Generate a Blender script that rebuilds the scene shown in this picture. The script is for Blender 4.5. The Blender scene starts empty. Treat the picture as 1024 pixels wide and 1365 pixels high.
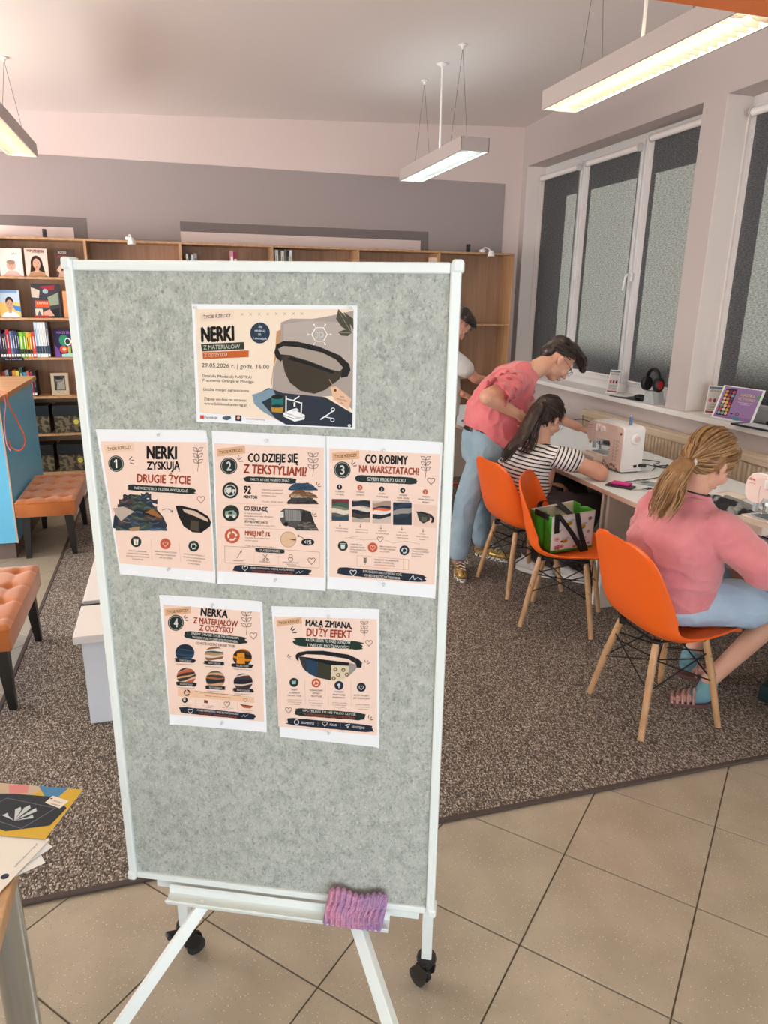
import bpy, bmesh, math, random
from mathutils import Vector, Matrix, noise, Euler
V = Vector
random.seed(7)
scn = bpy.context.scene
COL = scn.collection

# ------------------------------------------------------------------ camera
cam_d = bpy.data.cameras.new('camera')
cam_d.sensor_fit = 'HORIZONTAL'; cam_d.sensor_width = 36.0
cam_d.lens = 948.85 / 1024 * 36.0
cam_d.clip_start = 0.02; cam_d.clip_end = 200
cam = bpy.data.objects.new('camera', cam_d); COL.objects.link(cam)
R0 = ((0.9600546, -0.27947108, 0.01382315), (-0.06713832, -0.27803271, -0.95822245), (0.27163875, 0.91901781, -0.2856898))
cam.matrix_world = Matrix(((R0[0][0], -R0[1][0], -R0[2][0], 0), (R0[0][1], -R0[1][1], -R0[2][1], 0), (R0[0][2], -R0[1][2], -R0[2][2], 1.71475), (0, 0, 0, 1)))
scn.camera = cam
# ------------------------------------------------------------------ view
scn.view_settings.view_transform = 'Standard'; scn.view_settings.look = 'None'
scn.view_settings.gamma = 1; scn.view_settings.use_curve_mapping = False
scn.view_settings.exposure = 0.0
# ------------------------------------------------------------------ sky
world = bpy.data.worlds.new('world'); scn.world = world; world.use_nodes = True
wn = world.node_tree; wn.nodes.clear()
wo = wn.nodes.new('ShaderNodeOutputWorld'); wb = wn.nodes.new('ShaderNodeBackground')
sky = wn.nodes.new('ShaderNodeTexSky'); sky.sky_type = 'HOSEK_WILKIE'
sky.sun_direction = V((0.42, 0.45, 0.45)).normalized(); sky.turbidity = 3.0
wn.links.new(sky.outputs[0], wb.inputs[0]); wb.inputs[1].default_value = 1.0
wn.links.new(wb.outputs[0], wo.inputs[0])
# ------------------------------------------------------------------ sun
sd = bpy.data.lights.new('sun', 'SUN'); sd.energy = 8.0; sd.angle = math.radians(0.6); sd.color = (1, .96, .88)
so = bpy.data.objects.new('sun', sd); COL.objects.link(so)
SUNDIR = V((.28, .17, .37)).normalized()
so.rotation_euler = SUNDIR.to_track_quat('Z', 'Y').to_euler()
# ------------------------------------------------------------------ area lamps added as fill daylight, standing inside the solid front and left walls
def area(name, loc, target, sx, sy, power, color):
    l = bpy.data.lights.new(name, 'AREA'); l.shape = 'RECTANGLE'; l.size = sx; l.size_y = sy; l.energy = power; l.color = color
    o = bpy.data.objects.new(name, l); COL.objects.link(o); o.location = loc
    o.rotation_euler = (V(loc) - V(target)).to_track_quat('Z', 'Y').to_euler(); return o
area('fill_front', (0.0, -5.9, 1.5), (0.0, 6, 3.4), 7.4, 2.5, 450, (0.80, 0.93, 1.0))
area('fill_left', (-3.9, 5.2, 1.6), (3, 5.6, 2.9), 3.9, 2.2, 330, (1.0, 0.96, 0.93))

# ================================================================== helpers
def lin(c):
    if isinstance(c, str):
        c = c.lstrip('#'); c = tuple(int(c[i:i + 2], 16) / 255 for i in (0, 2, 4))
    return tuple((x / 12.92 if x <= .04045 else ((x + .055) / 1.055) ** 2.4) for x in c[:3])
MATS = {}
def mat(name, col, rough=.5, metal=0, col2=None, scale=20, stretch=(1, 1, 1), bump=0, bscale=None, detail=4, coat=0, trans=0, emit=None, es=0, sss=0, lo=.35, hi=.65, alpha=1, spec=.5, sheen=0):
    if name in MATS: return MATS[name]
    m = bpy.data.materials.new(name); m.use_nodes = True; nt = m.node_tree; b = nt.nodes['Principled BSDF']
    b.inputs['Base Color'].default_value = (*lin(col), 1); b.inputs['Roughness'].default_value = rough; b.inputs['Metallic'].default_value = metal
    b.inputs['Coat Weight'].default_value = coat; b.inputs['Transmission Weight'].default_value = trans; b.inputs['Alpha'].default_value = alpha
    b.inputs['Specular IOR Level'].default_value = spec; b.inputs['Sheen Weight'].default_value = sheen
    if sss: b.inputs['Subsurface Weight'].default_value = sss; b.inputs['Subsurface Radius'].default_value = (.02, .008, .004)
    if emit: b.inputs['Emission Color'].default_value = (*lin(emit), 1); b.inputs['Emission Strength'].default_value = es
    tc = mp = None
    def coords():
        nonlocal tc, mp
        if not tc:
            tc = nt.nodes.new('ShaderNodeTexCoord'); mp = nt.nodes.new('ShaderNodeMapping'); mp.inputs['Scale'].default_value = stretch
            nt.links.new(tc.outputs['Object'], mp.inputs[0])
        return mp.outputs[0]
    if col2:
        n = nt.nodes.new('ShaderNodeTexNoise'); n.inputs['Scale'].default_value = scale; n.inputs['Detail'].default_value = detail
        nt.links.new(coords(), n.inputs['Vector'])
        mr = nt.nodes.new('ShaderNodeMapRange'); mr.inputs[1].default_value = lo; mr.inputs[2].default_value = hi
        mx = nt.nodes.new('ShaderNodeMix'); mx.data_type = 'RGBA'
        mx.inputs[6].default_value = (*lin(col), 1); mx.inputs[7].default_value = (*lin(col2), 1)
        nt.links.new(n.outputs[0], mr.inputs[0]); nt.links.new(mr.outputs[0], mx.inputs[0]); nt.links.new(mx.outputs[2], b.inputs['Base Color'])
    if bump:
        n2 = nt.nodes.new('ShaderNodeTexNoise'); n2.inputs['Scale'].default_value = bscale or scale; n2.inputs['Detail'].default_value = 3
        nt.links.new(coords(), n2.inputs['Vector']); bp = nt.nodes.new('ShaderNodeBump'); bp.inputs['Strength'].default_value = bump; bp.inputs['Distance'].default_value = .01
        nt.links.new(n2.outputs[0], bp.inputs['Height']); nt.links.new(bp.outputs[0], b.inputs['Normal'])
    MATS[name] = m; return m
def flat(hexc, rough=.6):
    return mat('ink_' + hexc.lstrip('#'), hexc, rough, spec=.3)

def wmat(o):
    M = Matrix.Identity(4)
    while o is not None:
        M = o.matrix_basis @ M; o = o.parent
    return M
class MB:
    def __init__(s): s.bm = bmesh.new(); s.mats = []
    def mi(s, m):
        if m is None: return 0
        if m not in s.mats: s.mats.append(m)
        return s.mats.index(m)
    def faces(s, fs, m):
        i = s.mi(m)
        for f in fs: f.material_index = i
    def box(s, c, d, m=None, rot=None, bevel=0, seg=2):
        M = Matrix.Translation(c) @ (rot.to_4x4() if rot is not None else Matrix.Identity(4)) @ Matrix.Diagonal((*d, 1))
        r = bmesh.ops.create_cube(s.bm, size=1, matrix=M); vs = r['verts']
        fs = set(f for v in vs for f in v.link_faces)
        s.faces(fs, m)
        if bevel:
            es = set(e for v in vs for e in v.link_edges)
            r = bmesh.ops.bevel(s.bm, geom=list(es), offset=bevel, segments=seg, affect='EDGES', profile=.5); s.faces(r['faces'], m)
        return s
    def bb(s, x0, x1, y0, y1, z0, z1, m=None, bevel=0):
        return s.box(((x0 + x1) / 2, (y0 + y1) / 2, (z0 + z1) / 2), (abs(x1 - x0), abs(y1 - y0), abs(z1 - z0)), m, bevel=bevel)
    def tube(s, pts, r, seg=8, m=None, ell=1.0, up=None):
        pts = [V(p) for p in pts]; n = len(pts); rs = r if isinstance(r, (list, tuple)) else [r] * n
        prev = None; rings = []
        for i, p in enumerate(pts):
            t = (pts[min(i + 1, n - 1)] - pts[max(i - 1, 0)])
            t = t.normalized() if t.length > 1e-9 else V((0, 0, 1))
            if prev is None:
                a = V(up) if up is not None else (V((0, 0, 1)) if abs(t.z) < .9 else V((1, 0, 0)))
            else: a = prev
            a = (a - t * a.dot(t)); a = a.normalized() if a.length > 1e-6 else t.orthogonal().normalized(); prev = a
            b = t.cross(a)
            rings.append([s.bm.verts.new(p + a * math.cos(2 * math.pi * k / seg) * rs[i] * ell + b * math.sin(2 * math.pi * k / seg) * rs[i]) for k in range(seg)])
        fs = []
        for i in range(n - 1):
            for k in range(seg):
                fs.append(s.bm.faces.new((rings[i][k], rings[i][(k + 1) % seg], rings[i + 1][(k + 1) % seg], rings[i + 1][k])))
        fs.append(s.bm.faces.new(rings[0][::-1])); fs.append(s.bm.faces.new(rings[-1])); s.faces(fs, m); return s
    def loft(s, rings, m=None):
        R = [[s.bm.verts.new(p) for p in ring] for ring in rings]; fs = []; n = len(R[0])
        for i in range(len(R) - 1):
            for k in range(n): fs.append(s.bm.faces.new((R[i][k], R[i][(k + 1) % n], R[i + 1][(k + 1) % n], R[i + 1][k])))
        fs.append(s.bm.faces.new(R[0][::-1])); fs.append(s.bm.faces.new(R[-1])); s.faces(fs, m); return s
    def lathe(s, prof, c=(0, 0, 0), seg=20, m=None, axis='Z'):
        rings = []
        for r, z in prof:
            ring = []
            for k in range(seg):
                a = 2 * math.pi * k / seg; p = (max(r, .0002) * math.cos(a), max(r, .0002) * math.sin(a), z)
                if axis == 'X': p = (p[2], p[0], p[1])
                if axis == 'Y': p = (p[0], p[2], p[1])
                ring.append(V(p) + V(c))
            rings.append(ring)
        return s.loft(rings, m)
    def ell(s, c, r, m=None, rot=None, sub=3):
        M = Matrix.Translation(c) @ (rot.to_4x4() if rot is not None else Matrix.Identity(4)) @ Matrix.Diagonal((*r, 1))
        q = bmesh.ops.create_icosphere(s.bm, subdivisions=sub, radius=1, matrix=M)
        s.faces(set(f for v in q['verts'] for f in v.link_faces), m); return s
    def cap(s, a, b, ra, rb, m=None, seg=16):
        a, b = V(a), V(b); s.ell(a, (ra,) * 3, m, sub=2); s.ell(b, (rb,) * 3, m, sub=2)
        if (b - a).length > 1e-5: s.tube([a, b], [ra, rb], seg, m)
        return s
    def grid(s, f, nu, nv, m=None, wrapu=False):
        vs = [[s.bm.verts.new(f(i / nu, j / nv)) for j in range(nv + 1)] for i in range(nu + 1)]; fs = []
        for i in range(nu):
            for j in range(nv): fs.append(s.bm.faces.new((vs[i][j], vs[i + 1][j], vs[i + 1][j + 1], vs[i][j + 1])))
        s.faces(fs, m); return s
    def poly(s, pts, m=None):
        f = s.bm.faces.new([s.bm.verts.new(p) for p in pts]); s.faces([f], m); return s
    def prism(s, pts, d, m=None):
        d = V(d); a = [s.bm.verts.new(p) for p in pts]; b = [s.bm.verts.new(V(p) + d) for p in pts]; n = len(a)
        fs = [s.bm.faces.new(a[::-1]), s.bm.faces.new(b)] + [s.bm.faces.new((a[i], a[(i + 1) % n], b[(i + 1) % n], b[i])) for i in range(n)]
        s.faces(fs, m); bmesh.ops.recalc_face_normals(s.bm, faces=fs); return s
    def build(s, name, parent=None, m=None, smooth=False, world=True, solid=0, fix=True):
        if m is not None: s.mats = [m] + [x for x in s.mats if x is not m] if not s.mats else s.mats
        if fix: bmesh.ops.recalc_face_normals(s.bm, faces=s.bm.faces)
        me = bpy.data.meshes.new(name)
        s.bm.to_mesh(me); s.bm.free()
        for x in s.mats: me.materials.append(x)
        if world and parent is not None: me.transform(wmat(parent).inverted())
        if smooth:
            me.polygons.foreach_set('use_smooth', [True] * len(me.polygons))
            if smooth != 'all': me.set_sharp_from_angle(angle=math.radians(40))
        o = bpy.data.objects.new(name, me); COL.objects.link(o); o.parent = parent
        if solid:
            md = o.modifiers.new('thickness', 'SOLIDIFY'); md.thickness = solid; md.offset = 0
        return o
def tag(o, label, cat, group=None, kind=None):
    if label: o['label'] = label
    if cat: o['category'] = cat
    if group: o['group'] = group
    if kind: o['kind'] = kind
    return o
def thing(name, label, cat, loc=(0, 0, 0), rotz=0, group=None):
    o = bpy.data.objects.new(name, None); o.empty_display_size = .05; COL.objects.link(o); o.location = loc; o.rotation_euler = (0, 0, rotz)
    return tag(o, label, cat, group)
def struct(o): o['kind'] = 'structure'; return o
def copy_tree(o, parent=None):
    c = o.copy(); COL.objects.link(c); c.parent = parent
    for ch in list(o.children): copy_tree(ch, c)
    return c
def remesh(mb, voxel, it, name, parent, m, disp=None, attr=None):
    me = bpy.data.meshes.new('t'); mb.bm.to_mesh(me); mb.bm.free()
    t = bpy.data.objects.new('t', me); COL.objects.link(t)
    r = t.modifiers.new('r', 'REMESH'); r.mode = 'VOXEL'; r.voxel_size = voxel; r.use_smooth_shade = True
    if it: sm = t.modifiers.new('s', 'SMOOTH'); sm.factor = .5; sm.iterations = it
    bpy.context.view_layer.update(); dg = bpy.context.evaluated_depsgraph_get()
    me2 = bpy.data.meshes.new_from_object(t.evaluated_get(dg)); bpy.data.objects.remove(t); bpy.data.meshes.remove(me)
    me2.name = name
    if disp:
        co = [v.co.copy() for v in me2.vertices]; no = [v.normal.copy() for v in me2.vertices]
        for v, c, n in zip(me2.vertices, co, no): v.co = c + n * disp(c, n)
    me2.polygons.foreach_set('use_smooth', [True] * len(me2.polygons))
    me2.materials.clear(); me2.materials.append(m)
    if attr:
        a = me2.attributes.new('s', 'FLOAT', 'POINT'); a.data.foreach_set('value', [attr(v.co) for v in me2.vertices])
    if parent is not None: me2.transform(wmat(parent).inverted())
    o = bpy.data.objects.new(name, me2); COL.objects.link(o); o.parent = parent
    return o
def spline(pts, n=8):
    P = [V(p) for p in pts]; out = []
    for i in range(len(P) - 1):
        p0 = P[max(i - 1, 0)]; p1 = P[i]; p2 = P[i + 1]; p3 = P[min(i + 2, len(P) - 1)]
        for k in range(n):
            t = k / n; out.append(.5 * ((2 * p1) + (p2 - p0) * t + (2 * p0 - 5 * p1 + 4 * p2 - p3) * t * t + (3 * p1 - p0 - 3 * p2 + p3) * t ** 3))
    return out + [P[-1]]
# ------------------------------------------------------------------ text
_tc = {}
def text_mesh(s, bold=0.0):
    k = (s, bold)
    if k in _tc: return _tc[k]
    cu = bpy.data.curves.new('t', 'FONT'); cu.body = s; cu.size = 1; cu.resolution_u = 2; cu.offset = bold; cu.fill_mode = 'FRONT'
    o = bpy.data.objects.new('t', cu); COL.objects.link(o)
    bpy.context.view_layer.update(); dg = bpy.context.evaluated_depsgraph_get()
    me = o.evaluated_get(dg).to_mesh()
    vs = [v.co.copy() for v in me.vertices]; fs = [tuple(p.vertices) for p in me.polygons]
    o.evaluated_get(dg).to_mesh_clear(); bpy.data.objects.remove(o); bpy.data.curves.remove(cu)
    x0 = min((v.x for v in vs), default=0); x1 = max((v.x for v in vs), default=1)
    _tc[k] = (vs, fs, x0, x1); return _tc[k]
def solve_h(src, dst):
    A = []
    for (x, y), (u, v) in zip(src, dst):
        A.append([x, y, 1, 0, 0, 0, -u * x, -u * y, u]); A.append([0, 0, 0, x, y, 1, -v * x, -v * y, v])
    n = 8
    for i in range(n):
        p = max(range(i, n), key=lambda r: abs(A[r][i])); A[i], A[p] = A[p], A[i]
        for r in range(n):
            if r != i:
                f = A[r][i] / A[i][i]
                for c in range(i, n + 1): A[r][c] -= f * A[i][c]
    return [A[i][n] / A[i][i] for i in range(n)] + [1]
class Canvas:
    """flat print: shapes drawn in layout units, placed on a surface by P(u, v, height)"""
    def __init__(s, P, H=None, step=.00022):
        s.P = P; s.H = H; s.mb = MB(); s.step = step
    def uv(s, x, y):
        if not s.H: return x, y
        h = s.H; w = h[6] * x + h[7] * y + 1
        return (h[0] * x + h[1] * y + h[2]) / w, (h[3] * x + h[4] * y + h[5]) / w
    def pt(s, x, y, l): u, v = s.uv(x, y); return s.P(u, v, l * s.step)
    def poly(s, pts, c, l=1):
        s.mb.poly([s.pt(x, y, l) for x, y in pts], flat(c)); return s
    def quad(s, pts, c, l=1, n=8):
        (a, b, d, e) = [V((*p, 0)) for p in pts]
        s.mb.grid(lambda i, j: s.pt(*((a.lerp(b, i)).lerp(e.lerp(d, i), j))[:2], l), n, n, flat(c)); return s
    def rect(s, x0, y0, x1, y1, c, l=1, n=1): return s.quad([(x0, y0), (x1, y0), (x1, y1), (x0, y1)], c, l, n)
    def circ(s, x, y, r, c, l=1, ry=None, n=20, a0=0, a1=2 * math.pi):
        ry = ry or r; return s.poly([(x + r * math.cos(a0 + (a1 - a0) * k / n), y + ry * math.sin(a0 + (a1 - a0) * k / n)) for k in range(n)], c, l)
    def line(s, pts, w, c, l=2):
        for (x0, y0), (x1, y1) in zip(pts, pts[1:]):
            L = math.hypot(x1 - x0, y1 - y0) or 1; nx, ny = -(y1 - y0) / L * w / 2, (x1 - x0) / L * w / 2
            s.poly([(x0 + nx, y0 + ny), (x1 + nx, y1 + ny), (x1 - nx, y1 - ny), (x0 - nx, y0 - ny)], c, l)
        return s
    def ring(s, x, y, r, w, c, l=2, n=20):
        return s.line([(x + r * math.cos(2 * math.pi * k / n), y + r * math.sin(2 * math.pi * k / n)) for k in range(n + 1)], w, c, l)
    def text(s, t, x0, y0, x1, y1, h, c, l=3, bold=.0):
        """baseline from (x0,y0) to (x1,y1), cap height h"""
        if t == '1':
            w = x1 - x0; return s.poly([(x0 + w * .35, y0), (x0 + w * .35, y0 - h * .78), (x0 - w * .25, y0 - h * .62), (x0 - w * .25, y0 - h * .80), (x0 + w * .45, y0 - h), (x1, y0 - h), (x1, y0)], c, l)
        if bold > .008:
            for dx, dy in ((-1, 0), (1, 0), (0, 1), (0, -1)):
                q = bold * h / .7; s.text(t, x0 + dx * q * .8 + q, y0 + dy * q * .8, x1 + dx * q * .8 - q, y1 + dy * q * .8, h, c, l, 0)
            return s
        vs, fs, a, b = text_mesh(t, 0); m = flat(c); L = math.hypot(x1 - x0, y1 - y0); ux, uy = (x1 - x0) / L, (y1 - y0) / L
        sc = L / (b - a); hh = h / .70
        bv = [s.mb.bm.verts.new(s.pt(x0 + ux * (v.x - a) * sc + uy * v.y * hh, y0 + uy * (v.x - a) * sc - ux * v.y * hh, l)) for v in vs]
        F = []
        for f in fs:
            try: F.append(s.mb.bm.faces.new([bv[i] for i in f]))
            except ValueError: pass
        s.mb.faces(F, m); return s
    def small(s, lines, x, y, w, dy, h, c='#5a4a42', slope=0.0, centre=True, l=3):
        """small print lines"""
        mx = max(len(t) for t in lines)
        for i, t in enumerate(lines):
            if not t: continue
            lw = w * len(t) / mx; xa = x + (w - lw) / 2 if centre else x
            s.text(t, xa, y + i * dy + (xa - x) * slope, xa + lw, y + i * dy + (xa + lw - x) * slope, h, c, l)
        return s
    def brush(s, x0, y0, x1, y1, h, c, l=2):
        """brush stroke banner centred on the line"""
        L = math.hypot(x1 - x0, y1 - y0); ux, uy = (x1 - x0) / L, (y1 - y0) / L; rnd = random.Random(int(x0 + y0)); P = []
        for k in range(15): t = k / 14; P.append((t * L, -h / 2 * (1 - .12 * rnd.random()) * (1 if .03 < t < .97 else .8)))
        for k in range(5): P.append((L + (rnd.random() - .2) * h * .5, -h / 2 + h * (k + 1) / 6))
        for k in range(15): t = 1 - k / 14; P.append((t * L, h / 2 * (1 - .12 * rnd.random()) * (1 if .03 < t < .97 else .8)))
        for k in range(5): P.append(((rnd.random() * -1 + .2) * h * .5, h / 2 - h * (k + 1) / 6))
        return s.poly([(x0 + ux * a - uy * b, y0 + uy * a + ux * b) for a, b in P], c, l)
    def heart(s, x, y, r, c, l=3, fill=False, w=None):
        P = []
        for k in range(21):
            t = 2 * math.pi * k / 20; P.append((x + r * math.sin(t) ** 3, y - r * (13 * math.cos(t) - 5 * math.cos(2 * t) - 2 * math.cos(3 * t) - math.cos(4 * t)) / 16))
        return s.poly(P[:-1], c, l) if fill else s.line(P, w or r * .16, c, l)
    def recycle(s, x, y, r, c, l=3):
        for k in range(3):
            a = math.radians(-90 + 120 * k); b = a + math.radians(78); w = r * .38
            p = [(x + r * math.cos(t), y + r * math.sin(t)) for t in (a, (a + b) / 2, b)]; q = [(x + (r - w) * math.cos(t), y + (r - w) * math.sin(t)) for t in (b, (a + b) / 2, a)]
            s.poly(p + q, c, l); e = b + .42; s.poly([(x + (r + w * .35) * math.cos(b), y + (r + w * .35) * math.sin(b)), (x + (r - w * .5) * math.cos(e), y + (r - w * .5) * math.sin(e)), (x + (r - w * 1.3) * math.cos(b), y + (r - w * 1.3) * math.sin(b))], c, l)
        return s
    def sprig(s, x, y, h, c='#6d5a50', w=4, l=2):
        s.line([(x, y), (x + .05 * h, y - .4 * h), (x - .02 * h, y - h)], w, c, l)
        for t, sd in ((.35, 1), (.35, -1), (.6, 1), (.6, -1), (.85, 1), (.85, -1)):
            cx, cy = x + .02 * h, y - t * h; ex, ey = cx + sd * .22 * h, cy - .17 * h; mx, my = (cx + ex) / 2, (cy + ey) / 2
            s.line([(cx, cy), (mx + .05 * h * sd, my + .06 * h), (ex, ey), (mx - .05 * h * sd, my - .06 * h), (cx, cy)], w, c, l)
        return s
    def rays(s, x, y, r, c='#1d1d1b', w=6, a=(-60, -20, 20), l=2):
        for d in a:
            q = math.radians(d); s.line([(x + r * .4 * math.cos(q), y + r * .4 * math.sin(q)), (x + r * math.cos(q), y + r * math.sin(q))], w, c, l)
        return s
    def pile(s, x, y, w, h, cols, l=2, seed=1):
        """heap of folded clothes"""
        rnd = random.Random(seed)
        s.poly([(x + w * a, y + h * b) for a, b in ((0, .92), (.03, .62), (.10, .38), (.20, .12), (.34, .0), (.52, .03), (.68, .16), (.80, .38), (.93, .62), (1, .86), (.96, .97), (.6, 1), (.2, 1))], cols[0], l)
        N = 7
        for j in range(N):
            t = (j + .5) / N; hw = w * (.30 + .20 * t) * (.9 if j else .7); cy = y + h * t; nseg = 3
            for q in range(nseg):
                x0 = x + w * (.44 + .06 * t) - hw + 2 * hw * q / nseg + rnd.uniform(-.03, .03) * w; x1 = x0 + 2 * hw / nseg * 1.25; th = h * rnd.uniform(.10, .17); sl = rnd.uniform(-.06, .10) * h
                up = [(x0 + (x1 - x0) * k / 6, cy - th * (.5 + .22 * math.sin(k * 1.7 + j + q)) + sl * k / 6) for k in range(7)]; dn = [(x1 - (x1 - x0) * k / 6, min(y + h, cy + th * (.5 + .18 * math.sin(k * 1.3 + q)) + sl * (1 - k / 6))) for k in range(7)]
                i = rnd.randrange(len(cols)); s.poly(up + dn, cols[i], l + .06 * j + .02 * q + .05)
                s.line(up[1:6], h * .012, '#0e1014', l + .06 * j + .02 * q + .06); s.line([(a, b + th * .5) for a, b in up[1:5]], h * .008, '#7b8794', l + .06 * j + .02 * q + .06)
        return s
    def photo(s, x0, y0, x1, y1, cols, l=2, seed=1, shape='rect', n=7):
        """small photo panel of overlapping cloth strips"""
        rnd = random.Random(seed); cx, cy = (x0 + x1) / 2, (y0 + y1) / 2; rx, ry = (x1 - x0) / 2, (y1 - y0) / 2
        k = 4 if shape == 'rect' else 2
        def clip(px, py):
            dx, dy = (px - cx) / rx, (py - cy) / ry; m = max(abs(dx), abs(dy)) if shape == 'rect' else math.hypot(dx, dy)
            return (px, py) if m <= 1 else (cx + dx / m * rx, cy + dy / m * ry)
        if shape == 'rect': s.rect(x0, y0, x1, y1, cols[0], l)
        else: s.circ(cx, cy, rx, cols[0], l, ry)
        ang = rnd.uniform(-.6, .9)
        for i in range(1, n):
            off = (i / n - .5) * 2 * ry + rnd.uniform(-.1, .1) * ry; hw = ry * rnd.uniform(.1, .28); P = []
            for t in [q / 6 for q in range(7)]: P.append(clip(cx + (t - .5) * 2 * rx, cy + off - hw + (t - .5) * rx * ang + math.sin(t * 5 + i) * ry * .08))
            for t in [1 - q / 6 for q in range(7)]: P.append(clip(cx + (t - .5) * 2 * rx, cy + off + hw + (t - .5) * rx * ang + math.sin(t * 5 + i) * ry * .08))
            s.poly(P, cols[i % len(cols)], l + .12 * i)
        return s
    def build(s, name, parent): return s.mb.build(name, parent, fix=False)
# ================================================================== setting
M_tile = mat('tile_stone', '#aea392', .30, col2='#a09584', scale=5, bump=.05, bscale=60)
def speckle(m, base, specks, scale=150):
    nt = m.node_tree; b = nt.nodes['Principled BSDF']; src = b.inputs['Base Color'].links[0].from_socket if b.inputs['Base Color'].links else None
    tc = nt.nodes.new('ShaderNodeTexCoord'); prev = src
    for i, (c, sc, th) in enumerate(specks):
        vn = nt.nodes.new('ShaderNodeTexVoronoi'); vn.inputs['Scale'].default_value = sc; nt.links.new(tc.outputs['Object'], vn.inputs['Vector'])
        lt = nt.nodes.new('ShaderNodeMath'); lt.operation = 'LESS_THAN'; lt.inputs[1].default_value = th; nt.links.new(vn.outputs['Distance'], lt.inputs[0])
        # only some cells
        sep = nt.nodes.new('ShaderNodeSeparateColor'); nt.links.new(vn.outputs['Color'], sep.inputs[0])
        gt = nt.nodes.new('ShaderNodeMath'); gt.operation = 'GREATER_THAN'; gt.inputs[1].default_value = .62; nt.links.new(sep.outputs[0], gt.inputs[0])
        mu = nt.nodes.new('ShaderNodeMath'); mu.operation = 'MULTIPLY'; nt.links.new(lt.outputs[0], mu.inputs[0]); nt.links.new(gt.outputs[0], mu.inputs[1])
        mx = nt.nodes.new('ShaderNodeMix'); mx.data_type = 'RGBA'; nt.links.new(mu.outputs[0], mx.inputs[0])
        if prev is not None: nt.links.new(prev, mx.inputs[6])
        else: mx.inputs[6].default_value = (*lin(base), 1)
        mx.inputs[7].default_value = (*lin(c), 1); prev = mx.outputs[2]
    nt.links.new(prev, b.inputs['Base Color'])
speckle(M_tile, '#aea392', [('#cfc2ae', 120, .20), ('#85765f', 140, .17)])
M_grout = mat('grout', '#766858', .9)
M_ceil = mat('ceiling_paint', '#e6dbd7', .9, bump=.03, bscale=90)
M_wall = mat('wall_paint_pale', '#e2d0ca', .9, bump=.04, bscale=120)
M_band = mat('wall_paint_grey', '#a89c9a', .9, bump=.04, bscale=120)
M_dark = mat('wall_paint_dark', '#7b716f', .9, bump=.04, bscale=120)
M_greige = mat('wall_paint_greige', '#c2b6b2', .9, bump=.04, bscale=120)
M_white = mat('white_paint', '#ece6e2', .6)
M_pvc = mat('white_plastic_frame', '#dcd9d8', .35)
M_metalw = mat('white_lacquer', '#eef0ee', .35)
M_black = mat('black_plastic', '#141416', .4)
M_wood = mat('beech_board', '#c39a72', .45, col2='#b1865e', scale=3, stretch=(9, 9, .7), detail=6)
M_woodd = mat('beech_back_panel', '#a98468', .55, col2='#997357', scale=3, stretch=(9, 9, .6), detail=6)
M_woodt = mat('beech_top', '#d0a57c', .4, col2='#c09468', scale=4, stretch=(1, 8, 1), detail=6)

fl = struct(MB().bb(-4, 4.1, -6, 7.4, -.20, -.006, M_grout).build('floor'))
# square stone tiles laid on the diagonal, one object each
TS = .40; th = math.radians(-47.53); U = V((math.cos(th), math.sin(th), 0)); Wd = V((-math.sin(th), math.cos(th), 0)); O = V((1.1143, 1.6499, 0))
tm = MB().box((0, 0, -.006), (TS - .0045, TS - .0045, .012), M_tile, bevel=.0012, seg=1)
tmo = tm.build('tile', None); tme = tmo.data; bpy.data.objects.remove(tmo)
nt_ = 0
for i in range(-14, 12):
    for j in range(-16, 16):
        c = O + U * TS * (i + .5) + Wd * TS * (j + .5)
        ok = (-1.6 < c.x < 2.9 and .15 < c.y < 2.15) or (-1.5 < c.x < -.55 and 2 <= c.y < 7.3)
        if not ok: continue
        o = bpy.data.objects.new('tile', tme); COL.objects.link(o); o.parent = fl
        o.location = (c.x, c.y, random.uniform(-.0006, .0002)); o.rotation_euler = (0, 0, th + random.choice((0, 1, 2, 3)) * math.pi / 2); nt_ += 1
MB().bb(-4, -1.5, 2.1, 7.4, -.006, -.001, M_tile).bb(-4, -1.75, -6, 2.1, -.006, -.001, M_tile).bb(-1.75, 4.1, -6, -.05, -.006, -.001, M_tile).bb(3.15, 4.1, -.05, 1.9, -.006, -.001, M_tile).build('far_tiling', fl)

cz = lambda x, y: 3.43 + .0445 * (x - 3.65) - .03 * (y - 7.4)
mb = MB(); P = [(-4, -6), (4.2, -6), (4.2, 7.7), (-4, 7.7)]
mb.prism([(x, y, cz(x, y)) for x, y in P], (0, 0, .2), M_ceil)
ceil = struct(mb.build('ceiling'))

wb_ = struct(MB().bb(-4, 3.64, 7.4, 7.6, 0, 3.6, M_wall).build('wall_back'))
mb = MB(); mb.bb(-4, 3.453, 7.396, 7.4, 0.02, 2.887, M_band); mb.build('painted_band', wb_)
MB().bb(-1.8, -.657, 7.393, 7.396, .03, 2.386, M_dark).bb(.157, 2.62, 7.393, 7.396, .03, 2.39, M_dark).build('painted_stripe', wb_)
MB().bb(-1.7, -.774, 7.390, 7.393, .04, 2.298, M_wall).bb(.157, 2.535, 7.390, 7.393, .04, 2.303, M_wall).build('painted_field', wb_)
struct(MB().bb(-4.2, -4, -6.2, 7.6, 0, 3.9, M_wall).build('wall_left'))
struct(MB().bb(-4, 4.1, -6.2, -6, 0, 3.9, M_wall).build('wall_front'))
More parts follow.
